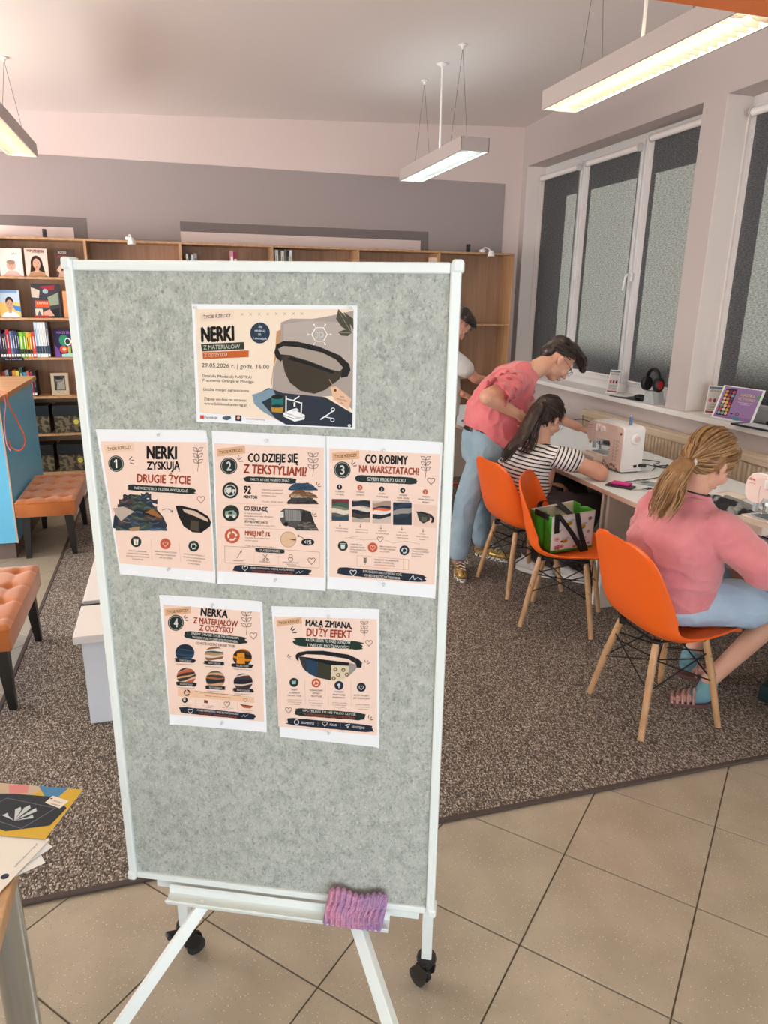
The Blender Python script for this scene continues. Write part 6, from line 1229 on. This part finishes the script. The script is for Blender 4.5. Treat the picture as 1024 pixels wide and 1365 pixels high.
# blouse
M_blouse = mat('pink_linen', '#e07a7e', .85, col2='#d86c72', scale=12, bump=.25, bscale=120, sheen=.3)
mb = MB()
rings(mb, [((1.930, 4.07, .845), (.170, 0, -.085), (0, .165, 0)), ((1.93, 4.075, .90), (.185, 0, -.085), (0, .180, 0)), ((1.94, 4.085, 1.01), (.178, 0, -.095), (0, .180, 0)), ((1.99, 4.095, 1.125), (.140, 0, -.110), (0, .175, 0)), ((2.045, 4.10, 1.230), (.082, 0, -.092), (0, .168, 0)), ((2.11, 4.10, 1.290), (.056, 0, -.062), (0, .115, 0)), ((2.148, 4.10, 1.312), (.048, 0, -.054), (0, .078, 0))])
mb.cap((2.02, 3.96, 1.255), (1.90, 3.89, 1.225), .074, .076); mb.cap((2.08, 4.25, 1.25), (2.19, 4.32, 1.15), .062, .072)
remesh(mb, .0075, 6, 'blouse', pw, M_blouse, fold(.014, 8, 8, 5, 1.0))
for (a0_, b0_) in (((1.99, 3.935, 1.262), (1.865, 3.880, 1.215)), ((2.10, 4.27, 1.25), (2.21, 4.34, 1.14))):
    mb = MB()
    for k, (t0, rr, ph) in enumerate(((0.0, .072, 0), (.45, .080, 1.5), (1.0, .086, 3))):
        a, b = a0_, b0_
        a, b = V(a), V(b); d = (b - a).normalized(); u = d.orthogonal().normalized(); w = d.cross(u); c0 = a.lerp(b, t0)
        mb.grid(lambda i, j: c0 + d * (.055 * j + .006 * math.sin(i * 44 + ph) * j) + (u * math.cos(i * 6.2832) + w * math.sin(i * 6.2832)) * (rr * (.86 + .16 * j) + .011 * j * math.sin(i * 50 + ph) + .004 * math.sin(i * 23)), 72, 5)
    mb.build('sleeve_ruffle', pw, M_blouse, smooth='all', solid=.002)
# jeans
M_jean = mat('light_denim', '#9db1bd', .85, col2='#86a0b0', scale=7, bump=.25, bscale=220)
mb = MB(); rings(mb, [((1.865, 4.08, .935), (.128, 0, -.03), (0, .148, 0)), ((1.865, 4.08, .88), (.130, 0, -.02), (0, .165, 0)), ((1.86, 4.08, .80), (.124, 0, 0), (0, .172, 0)), ((1.845, 4.08, .74), (.105, 0, 0), (0, .160, 0))])
mb.cap((1.845, 4.03, .83), (1.745, 4.045, .48), .092, .078); mb.cap((1.745, 4.045, .48), (1.700, 4.045, .145), .078, .064); mb.cap((1.87, 4.165, .86), (1.92, 4.23, .50), .098, .074); mb.cap((1.92, 4.23, .50), (1.965, 4.275, .145), .074, .062)
remesh(mb, .0085, 6, 'jeans', pw, M_jean, fold(.006, 8, 8, 5, 3.0))
mb = MB(); mb.tube([V((1.865 + .128 * math.cos(a), 4.08 + .15 * math.sin(a), 0.925 - .03 * math.cos(a))) for a in [k * math.pi / 14 for k in range(29)]], .008, 8, M_black, ell=1.6); mb.build('belt', pw, smooth='all')
M_gold = mat('gold_shoe', '#c9a765', .35, metal=.5, col2='#8d6f3a', scale=60, lo=.45, hi=.55); M_sole = mat('cream_sole', '#d8cfc2', .6); M_leop = mat('spotted_sole', '#d8d0c4', .6, col2='#2c2622', scale=90, lo=.50, hi=.53)
for sa in (((1.735, 4.12, .009), (1.665, 3.87, .009)), ((1.955, 4.335, .009), (2.13, 4.13, .009))):
    up, sl = MB(), MB(); shoe(up, sl, *sa); remesh(up, .006, 4, 'shoe_upper', pw, M_gold); sl.build('shoe_sole', pw, M_leop, smooth=True)
mb = MB()
for (h_, t_) in (((1.735, 4.12), (1.665, 3.87)), ((1.955, 4.335), (2.13, 4.13))):
    h_, t_ = V((*h_, 0)), V((*t_, 0)); a = (t_ - h_).normalized(); b = V((0, 0, 1)).cross(a)
    for k in range(4): p = h_ + a * (.10 + .028 * k) + V((0, 0, .098 - .010 * k)); mb.tube([p - b * .026, p + V((0, 0, .008)), p + b * .026 + a * .012], .0028, 6, M_white)
    mb.tube(spline([h_ + a * .09 + V((0, 0, .105)), h_ + a * .08 + b * .035 + V((0, 0, .12)), h_ + a * .11 + b * .05 + V((0, 0, .08)), h_ + a * .10 + b * .02 + V((0, 0, .1))], 5), .0022, 5, M_white)
mb.build('shoelace', pw, smooth=True)
for q in (((1.70, 4.038, .10), (1.704, 4.036, .15)), ((1.965, 4.28, .10), (1.965, 4.278, .15))): MB().cap(*q, .042, .044).build('sock', pw, mat('spotted_sock', '#7d5a48', .9, col2='#b08f7a', scale=80), smooth='all')
# hair
M_hairD = mat('hair_dark_brown', '#211613', .38, spec=.6, col2='#3c2a22', scale=30)
mb = MB()
for c_, r_ in (((0, -.028, .050), (.083, .096, .080)), ((0, -.085, .0), (.062, .04, .062)), ((0, .02, .108), (.060, .062, .034)), ((.0, .072, .108), (.050, .048, .034)), ((0, .118, .098), (.036, .034, .028)), ((0, .148, .082), (.022, .024, .020))): mb.ell(HL(*c_), [q * 1.08 for q in r_], None, hR)
remesh(mb, .006, 3, 'hair', pw, M_hairD, lambda c, n: .004 * noise.noise(c * 60))
rnd = random.Random(5); ST_ = []
for k in range(170):
    x = rnd.uniform(-.062, .062); y0 = rnd.uniform(-.06, .06); L0 = rnd.uniform(.5, 1); z = .12 - x * x * 9 - max(0, -y0) * .25
    ST_.append([HL(x, y0, z + .008), HL(x * .95 + .004, y0 + .035 * L0, z + .022 - abs(x) * .12), HL(x * .8, y0 + .075 * L0, z + .014 - abs(x) * .2), HL(x * .7 + rnd.uniform(-.01, .01), y0 + .110 * L0, z - .010 - .02 * rnd.random())])
for k in range(80):
    sx = rnd.choice((-1, 1)); z = rnd.uniform(.0, .09); y = rnd.uniform(-.09, .03); ST_.append([HL(sx * .083, y + .03, z + .008), HL(sx * .086, y, z), HL(sx * .078, y - .03, z - .012)] if z > .02 or y < -.04 else [HL(0, -.1, .03), HL(0, -.125, .01), HL(0, -.12, -.02)])
strands([spline(p, 3) for p in ST_], .0030, M_hairD, 'hair_strands', pw)

# ---------------------------------------------------------------- seated woman in striped shirt
sw = thing('person', 'seated dark-haired woman in a black and white striped T-shirt with a long ponytail', 'person', (2.02, 3.74, .45), 0)
hc = (2.115, 3.755, 1.055); hR = frame3((.78, .34, -.52), (.50, .2, .84))
mb = MB(); HL = headp(mb, hc, hR, .95)
mb.cap(HL(0, -.03, -.06), (2.07, 3.74, .90), .050, .056); mb.ell((2.03, 3.74, .76), (.12, .165, .16)); mb.cap((2.03, 3.74, .72), (2.0, 3.74, .58), .13, .13)
mb.cap((2.11, 3.575, .865), (2.325, 3.475, .775), .050, .046); mb.cap((2.325, 3.475, .775), (2.42, 3.68, .778), .046, .027); hand(mb, (2.42, 3.68, .778), (.25, .95, 0), (-.1, 0, 1), -1, .5, .95)
mb.cap((2.04, 3.92, .86), (2.12, 4.00, .64), .048, .04); mb.cap((2.12, 4.0, .64), (2.225, 3.86, .615), .038, .026); hand(mb, (2.225, 3.86, .615), (.75, -.6, .05), (.4, .2, .85), 1, .9, .95)
mb.cap((2.02, 3.66, .55), (2.40, 3.64, .53), .08, .06); mb.cap((2.02, 3.83, .55), (2.42, 3.86, .53), .08, .06); mb.cap((2.42, 3.86, .53), (2.16, 3.98, .12), .05, .035); mb.cap((2.40, 3.64, .53), (2.30, 3.78, .12), .05, .035)
remesh(mb, .0048, 5, 'body', sw, M_skinB); eyes(sw, HL, hR, .95, glasses=True, parent_skin=M_skinB)
def striped():
    m = bpy.data.materials.new('striped_jersey'); m.use_nodes = True; nt = m.node_tree; b = nt.nodes['Principled BSDF']; b.inputs['Roughness'].default_value = .85
    at = nt.nodes.new('ShaderNodeAttribute'); at.attribute_name = 's'; fr_ = nt.nodes.new('ShaderNodeMath'); fr_.operation = 'FRACT'; nt.links.new(at.outputs['Fac'], fr_.inputs[0])
    lt = nt.nodes.new('ShaderNodeMath'); lt.operation = 'LESS_THAN'; lt.inputs[1].default_value = .36; nt.links.new(fr_.outputs[0], lt.inputs[0])
    mx = nt.nodes.new('ShaderNodeMix'); mx.data_type = 'RGBA'; mx.inputs[6].default_value = (*lin('#e9e2e0'), 1); mx.inputs[7].default_value = (*lin('#23202c'), 1); nt.links.new(lt.outputs[0], mx.inputs[0]); nt.links.new(mx.outputs[2], b.inputs['Base Color']); return m
arms = [(V((2.09, 3.59, .875)), V((2.325, 3.475, .775))), (V((2.03, 3.905, .875)), V((2.12, 4.00, .64)))]
def sattr(co):
    for a, b in arms:
        d = (b - a); L = d.length; d.normalize(); t = (co - a).dot(d); r = (co - a - d * t).length
        if t > -.005 and r < .085: return 40 + t / .0215
    return (co.z + .18 * (co.x - 2.0)) / .0215
mb = MB()
rings(mb, [((1.965, 3.74, .505), (.135, 0, 0), (0, .165, 0)), ((1.955, 3.74, .58), (.150, 0, 0), (0, .172, 0)), ((1.96, 3.74, .68), (.155, 0, 0), (0, .172, 0)), ((1.975, 3.74, .78), (.155, 0, .0), (0, .178, 0)), ((2.01, 3.742, .86), (.125, 0, 0), (0, .168, 0)), ((2.06, 3.745, .905), (.060, 0, 0), (0, .085, 0)), ((2.065, 3.745, .918), (.052, 0, 0), (0, .062, 0))])
mb.cap((2.08, 3.60, .865), (2.18, 3.547, .838), .062, .068); mb.cap((2.04, 3.89, .865), (2.075, 3.94, .79), .062, .066)
remesh(mb, .006, 5, 'striped_shirt', sw, striped(), fold(.0045, 8, 8, 5, 7.0), sattr)
M_trous = mat('taupe_trousers', '#4c4145', .9, bump=.2, bscale=90)
mb = MB(); mb.ell((2.0, 3.74, .535), (.155, .185, .09)); mb.cap((2.04, 3.655, .545), (2.41, 3.64, .535), .092, .072); mb.cap((2.04, 3.83, .545), (2.43, 3.86, .535), .092, .072); mb.cap((2.43, 3.86, .535), (2.18, 3.97, .15), .07, .06); mb.cap((2.41, 3.64, .535), (2.31, 3.78, .15), .07, .06)
remesh(mb, .009, 6, 'trousers', sw, M_trous, fold(.005, 8, 8, 6, 2.0))
M_snk = mat('white_sneaker', '#cfc8c4', .6, bump=.1)
for sa in (((2.115, 4.02, .009), (2.27, 3.80, .009), dict(h=.085)), ((2.30, 3.86, .009), (2.45, 3.66, .009), dict(h=.085))):
    up, sl = MB(), MB(); shoe(up, sl, *sa[:2], **(sa[2] if len(sa) > 2 else {})); remesh(up, .006, 4, 'shoe_upper', sw, M_snk); sl.build('shoe_sole', sw, mat('white_sole', '#e4dedb', .6), smooth=True)
mb = MB()
for c_, r_ in (((0, -.022, .045), (.086, .104, .086)), ((0, -.070, -.01), (.070, .052, .070)), ((.0, -.108, .055), (.03, .03, .028))): mb.ell(HL(*c_), [q * .97 for q in r_], None, hR)
tie = HL(0, -.125, .05); path = [tie, tie + V((-.035, -.01, -.04)), V((1.935, 3.70, .985)), V((1.865, 3.67, .925)), V((1.815, 3.645, .875)), V((1.775, 3.62, .835))]
mb.tube(spline(path, 5), [.022, .028, .035, .042, .046, .048, .050, .052, .053, .054, .053, .052, .050, .048, .045, .042, .038, .034, .030, .026, .022, .018, .014, .011, .008, .005], 12, None, ell=.6)
remesh(mb, .007, 2, 'hair', sw, M_hairD, lambda c, n: .003 * noise.noise(V((c.x * 50, c.y * 50, c.z * 12))))
rnd = random.Random(9)
strands(scalp(hc, hR, .95, (.086, .106, .088), (0, -.020, .045), (0, -.125, .05), 230, rnd, ymin=-.1, zmin=-.05) + scalp(hc, hR, .95, (.076, .058, .074), (0, -.062, -.012), (0, -.12, .03), 110, rnd, ymin=-.1, zmin=-.08) + hang(path, 150, rnd, .03, .062, .035, .008), .0026, M_hairD, 'hair_strands', sw)
strands(hang([HL(0, -.10, -.02), HL(0, -.11, -.09), V((1.97, 3.68, .92)), V((1.90, 3.65, .87))], 60, rnd, .06, .06, .03, .006), .0028, M_hairD, 'loose_hair', sw)
mb = MB(); mb.tube([tie + hR @ V((.024 * math.cos(a), 0, .024 * math.sin(a))) for a in [k * math.pi / 7 for k in range(15)]], .007, 8, M_hairD); mb.build('hair_tie', sw, smooth=True)

# ---------------------------------------------------------------- girl in sweatshirt
gw = thing('person', 'fair-haired girl in a pink sweatshirt and pale blue shorts sewing with her back turned', 'person', (1.93, 2.3, .45), 0)
hc = (2.02, 2.285, 1.115); hR = frame3((.80, .16, -.56), (.56, .1, .80))
mb = MB(); HL = headp(mb, hc, hR, .98)
mb.cap(HL(0, -.03, -.06), (1.965, 2.29, .97), .048, .052); mb.ell((1.93, 2.3, .80), (.11, .15, .16)); mb.cap((1.93, 2.3, .75), (1.92, 2.3, .58), .12, .13)
mb.cap((1.99, 2.13, .90), (2.09, 1.985, .765), .045, .04); mb.cap((2.09, 1.985, .765), (2.34, 2.115, .845), .038, .026); hand(mb, (2.34, 2.115, .845), (.75, .5, .1), (-.4, 0, .9), 1, .7, .92)
mb.cap((1.93, 2.46, .90), (1.99, 2.60, .70), .045, .04); mb.cap((1.99, 2.60, .70), (2.25, 2.46, .775), .038, .026); hand(mb, (2.25, 2.46, .778), (.9, -.3, 0), (0, 0, 1), -1, .35, .92)
mb.cap((1.95, 2.21, .545), (2.38, 2.145, .505), .085, .058); mb.cap((2.38, 2.145, .505), (2.175, 2.275, .13), .054, .034); mb.cap((1.95, 2.40, .545), (2.40, 2.45, .505), .085, .058); mb.cap((2.40, 2.45, .505), (2.26, 2.51, .12), .054, .034)
mb.cap((2.175, 2.275, .10), (2.165, 2.28, .06), .033, .032); mb.cap((2.165, 2.28, .05), (2.06, 2.32, .03), .030, .020); mb.cap((2.26, 2.51, .07), (2.36, 2.44, .035), .032, .02)
remesh(mb, .0048, 5, 'body', gw, M_skinB); eyes(gw, HL, hR, .98, parent_skin=M_skinB)
M_sweat = mat('pink_fleece', '#d9868c', .95, col2='#d17a82', scale=10, bump=.35, bscale=260, sheen=.4)
mb = MB()
rings(mb, [((1.925, 2.305, .525), (.135, 0, 0), (0, .165, 0)), ((1.92, 2.305, .56), (.155, 0, 0), (0, .19, 0)), ((1.915, 2.305, .66), (.165, 0, 0), (0, .205, 0)), ((1.92, 2.30, .76), (.155, 0, 0), (0, .205, 0)), ((1.94, 2.30, .86), (.130, 0, 0), (0, .195, 0)), ((1.955, 2.295, .93), (.095, 0, 0), (0, .155, 0)), ((1.965, 2.29, .975), (.062, 0, 0), (0, .080, 0)), ((1.968, 2.29, .985), (.055, 0, 0), (0, .064, 0))])
mb.cap((1.98, 2.15, .885), (2.085, 1.99, .765), .078, .078); mb.cap((2.085, 1.99, .765), (2.29, 2.09, .83), .074, .046); mb.cap((1.935, 2.45, .885), (1.985, 2.595, .71), .078, .074); mb.cap((1.985, 2.595, .71), (2.20, 2.49, .79), .068, .045)
remesh(mb, .0075, 6, 'sweatshirt', gw, M_sweat, fold(.009, 5, 6, 12, 12.0))
mb = MB(); ringp = [V((1.968 + .056 * math.cos(a), 2.29 + .066 * math.sin(a), .988 - .012 * math.cos(a))) for a in [k * math.pi / 14 for k in range(29)]]; mb.tube(ringp, .008, 8, None); mb.build('collar', gw, M_sweat, smooth=True)
mb = MB(); mb.tube([p + V((-.0, 0, .010)) for p in ringp], .003, 6); mb.build('necklace', gw, M_black, smooth=True)
mb = MB(); mb.ell((1.935, 2.305, .535), (.17, .20, .088)); mb.cap((1.97, 2.21, .55), (2.21, 2.165, .535), .098, .098); mb.cap((1.97, 2.40, .55), (2.23, 2.43, .535), .098, .096)
remesh(mb, .0085, 5, 'shorts', gw, mat('pale_blue_cotton', '#a9bccf', .85, col2='#9fb4ca', scale=10, bump=.15), fold(.006, 8, 8, 8, 21.0))
M_teal = mat('teal_sock', '#6f9aa6', .9); remesh(MB().cap((2.178, 2.274, .115), (2.168, 2.280, .07), .038, .039).cap((2.168, 2.28, .055), (2.13, 2.295, .045), .037, .034), .006, 3, 'sock', gw, M_teal); MB().cap((2.264, 2.505, .14), (2.26, 2.51, .075), .038, .040).build('sock', gw, M_teal, smooth='all')
M_sand = mat('sandal_strap', '#9c6d6c', .6, col2='#c79a92', scale=40)
for (h_, t_) in (((2.205, 2.26), (2.03, 2.335)), ((2.225, 2.54), (2.40, 2.41))):
    mb, so2 = MB(), MB(); h_, t_ = V((*h_, .009)), V((*t_, .009)); a = (t_ - h_).normalized(); L = (t_ - h_).length; b = V((0, 0, 1)).cross(a)
    so2.prism([h_ + a * (L * .5 + L * .5 * math.cos(q)) + b * .040 * math.sin(q) for q in [k * math.pi / 12 for k in range(24)]], (0, 0, .016))
    for k in range(5):
        p = h_ + a * (L * (.40 + .12 * k)); mb.tube([p - b * .038 + V((0, 0, .016)), p - b * .026 + V((0, 0, .062 - .006 * k)), p + a * .012 + V((0, 0, .072 - .008 * k)), p + b * .026 + a * .02 + V((0, 0, .062 - .006 * k)), p + b * .038 + a * .02 + V((0, 0, .016))], .0065, 6)
    mb.build('sandal_strap', gw, M_sand, smooth=True); so2.build('sandal_sole', gw, mat('sandal_sole', '#6a4a48', .8))
M_hairB = mat('hair_dark_blond', '#7d5835', .40, spec=.5, col2='#966c44', scale=40); M_hairL = mat('hair_light_blond', '#b48d60', .4, spec=.6)
mb = MB()
for c_, r_ in (((0, -.020, .045), (.088, .106, .088)), ((0, -.070, -.005), (.072, .052, .066)), ((.064, -.045, .0), (.024, .04, .05)), ((-.064, -.045, .0), (.024, .04, .05))): mb.ell(HL(*c_), [q * .98 for q in r_], None, hR)
tie = HL(0, -.112, -.055); path = [tie, tie + V((-.03, -.005, -.015)), V((1.838, 2.255, 1.065)), V((1.808, 2.24, 1.01)), V((1.790, 2.235, .96)), V((1.775, 2.235, .915))]
mb.tube(spline(path, 5), [.020, .026, .032, .038, .042, .045, .048, .050, .052, .052, .052, .051, .050, .048, .046, .044, .041, .038, .034, .030, .026, .022, .018, .014, .010, .006], 12, None, ell=.62)
remesh(mb, .007, 2, 'hair', gw, M_hairB, lambda c, n: .003 * noise.noise(V((c.x * 50, c.y * 50, c.z * 12))))
rnd = random.Random(21)
sc = scalp(hc, hR, .98, (.089, .108, .090), (0, -.018, .045), (0, -.112, -.055), 320, rnd, ymin=-.1, zmin=-.035); sc += scalp(hc, hR, .98, (.078, .060, .072), (0, -.062, -.008), (0, -.112, -.055), 170, rnd, ymin=-.1, zmin=-.07); hg = hang(path, 200, rnd, .026, .085, .05, .020)
strands(sc[::2] + hg[::2], .0026, M_hairB, 'hair_strands', gw); strands(sc[1::2] + hg[1::2], .0022, M_hairL, 'highlight_strands', gw)
strands([[p + V((rnd.gauss(0, .006), rnd.gauss(0, .006), .006 + rnd.random() * .012)) * (i > 0) + (V((0, 0, 0)) if i else V((0, 0, 0))) if False else p + V((rnd.gauss(0, .004), rnd.gauss(0, .004), .008)) for i, p in enumerate(q)] for q in sc[:50]], .0009, M_hairL, 'stray_hair', gw, 3)
mb = MB(); mb.tube([tie + hR @ V((.026 * math.cos(a), .004, .026 * math.sin(a))) for a in [k * math.pi / 7 for k in range(15)]], .008, 8); mb.build('hair_tie', gw, mat('white_scrunchie', '#d9dcdc', .6), smooth=True)

# ---------------------------------------------------------------- boy behind the board
bw = thing('person', 'dark-haired boy in a white T-shirt half hidden behind the felt board', 'person', (2.02, 5.2, .008), 0)
hc = (2.105, 5.2, 1.545); hR = frame3((.45, -.22, -.86), (.86, 0, .5))
mb = MB(); HL = headp(mb, hc, hR, .97); mb.cap(HL(0, -.03, -.055), (2.00, 5.2, 1.40), .046, .05); mb.ell((1.98, 5.2, 1.2), (.10, .14, .17)); mb.cap((1.98, 5.2, 1.1), (1.98, 5.2, .95), .11, .12)
mb.cap((2.02, 5.06, 1.325), (2.185, 5.02, 1.155), .045, .038); mb.cap((2.185, 5.02, 1.155), (2.43, 5.04, 1.10), .038, .026); hand(mb, (2.43, 5.04, 1.10), (.9, .1, -.2), (0, 0, 1), 1, .6, .92)
mb.cap((2.0, 5.36, 1.30), (2.02, 5.40, 1.10), .044, .038); mb.cap((2.02, 5.40, 1.10), (2.10, 5.05, 1.035), .036, .025); hand(mb, (2.085, 5.08, 1.04), (.8, -.45, -.3), (.2, -.5, .8), -1, .55, .92)
mb.cap((1.98, 5.12, .88), (1.97, 5.12, .12), .075, .036); mb.cap((1.98, 5.30, .88), (1.97, 5.30, .12), .075, .036); remesh(mb, .0048, 5, 'body', bw, M_skinC); eyes(bw, HL, hR, .97, parent_skin=M_skinC)
mb = MB(); rings(mb, [((1.99, 5.2, .86), (.125, 0, 0), (0, .165, 0)), ((1.99, 5.2, 1.0), (.13, 0, 0), (0, .17, 0)), ((1.985, 5.2, 1.15), (.125, 0, 0), (0, .165, 0)), ((1.985, 5.2, 1.28), (.105, 0, 0), (0, .165, 0)), ((1.99, 5.2, 1.36), (.07, 0, 0), (0, .12, 0)), ((1.995, 5.2, 1.395), (.052, 0, 0), (0, .06, 0))]); mb.cap((2.01, 5.08, 1.32), (2.11, 5.035, 1.225), .064, .070); mb.cap((2.0, 5.33, 1.31), (2.01, 5.38, 1.2), .064, .068)
remesh(mb, .0085, 5, 'shirt', bw, mat('speckled_white_jersey', '#dfe2e0', .9, col2='#9fb0a8', scale=160, lo=.62, hi=.68), fold(.005, 7, 7, 5, 31.0))
mb = MB(); rings(mb, [((1.985, 5.2, .90), (.118, 0, 0), (0, .155, 0)), ((1.98, 5.2, .80), (.12, 0, 0), (0, .165, 0))]); mb.cap((1.98, 5.125, .83), (1.97, 5.125, .13), .088, .062); mb.cap((1.98, 5.28, .83), (1.97, 5.29, .13), .088, .062); remesh(mb, .01, 5, 'jeans', bw, mat('blue_denim', '#3c6796', .9, col2='#2f5480', scale=8, bump=.3, bscale=200), fold(.005, 8, 8, 5, 33.0))
for sa in (((1.93, 5.125, .009), (2.17, 5.11, .009)), ((1.93, 5.29, .009), (2.17, 5.30, .009))):
    up, sl = MB(), MB(); shoe(up, sl, *sa[:2], **(sa[2] if len(sa) > 2 else {})); remesh(up, .008, 4, 'shoe_upper', bw, M_snk); sl.build('shoe_sole', bw, MATS['white_sole'], smooth=True)
mb = MB()
for c_, r_ in (((0, -.026, .050), (.083, .098, .083)), ((0, .02, .100), (.066, .066, .036)), ((0, -.08, .0), (.062, .04, .06))): mb.ell(HL(*c_), [q * .97 for q in r_], None, hR)
remesh(mb, .006, 3, 'hair', bw, M_hairD, lambda c, n: .004 * noise.noise(c * 60))
rnd = random.Random(33); ST_ = []
for k in range(150):
    x = rnd.uniform(-.065, .065); y0 = rnd.uniform(-.08, .06); z = .128 - x * x * 9 - y0 * y0 * 5; ST_.append([HL(x, y0, z), HL(x, y0 + .02, z + .006), HL(x, y0 + .042, z - .006)])
for k in range(120):
    sx = rnd.choice((-1, 1)); z = rnd.uniform(.015, .09); y = rnd.uniform(-.08, .04); ST_.append([HL(sx * .080, y, z + .012), HL(sx * .0835, y + .006, z), HL(sx * .080, y + .01, z - .016)])
strands(ST_, .0026, M_hairD, 'hair_strands', bw)
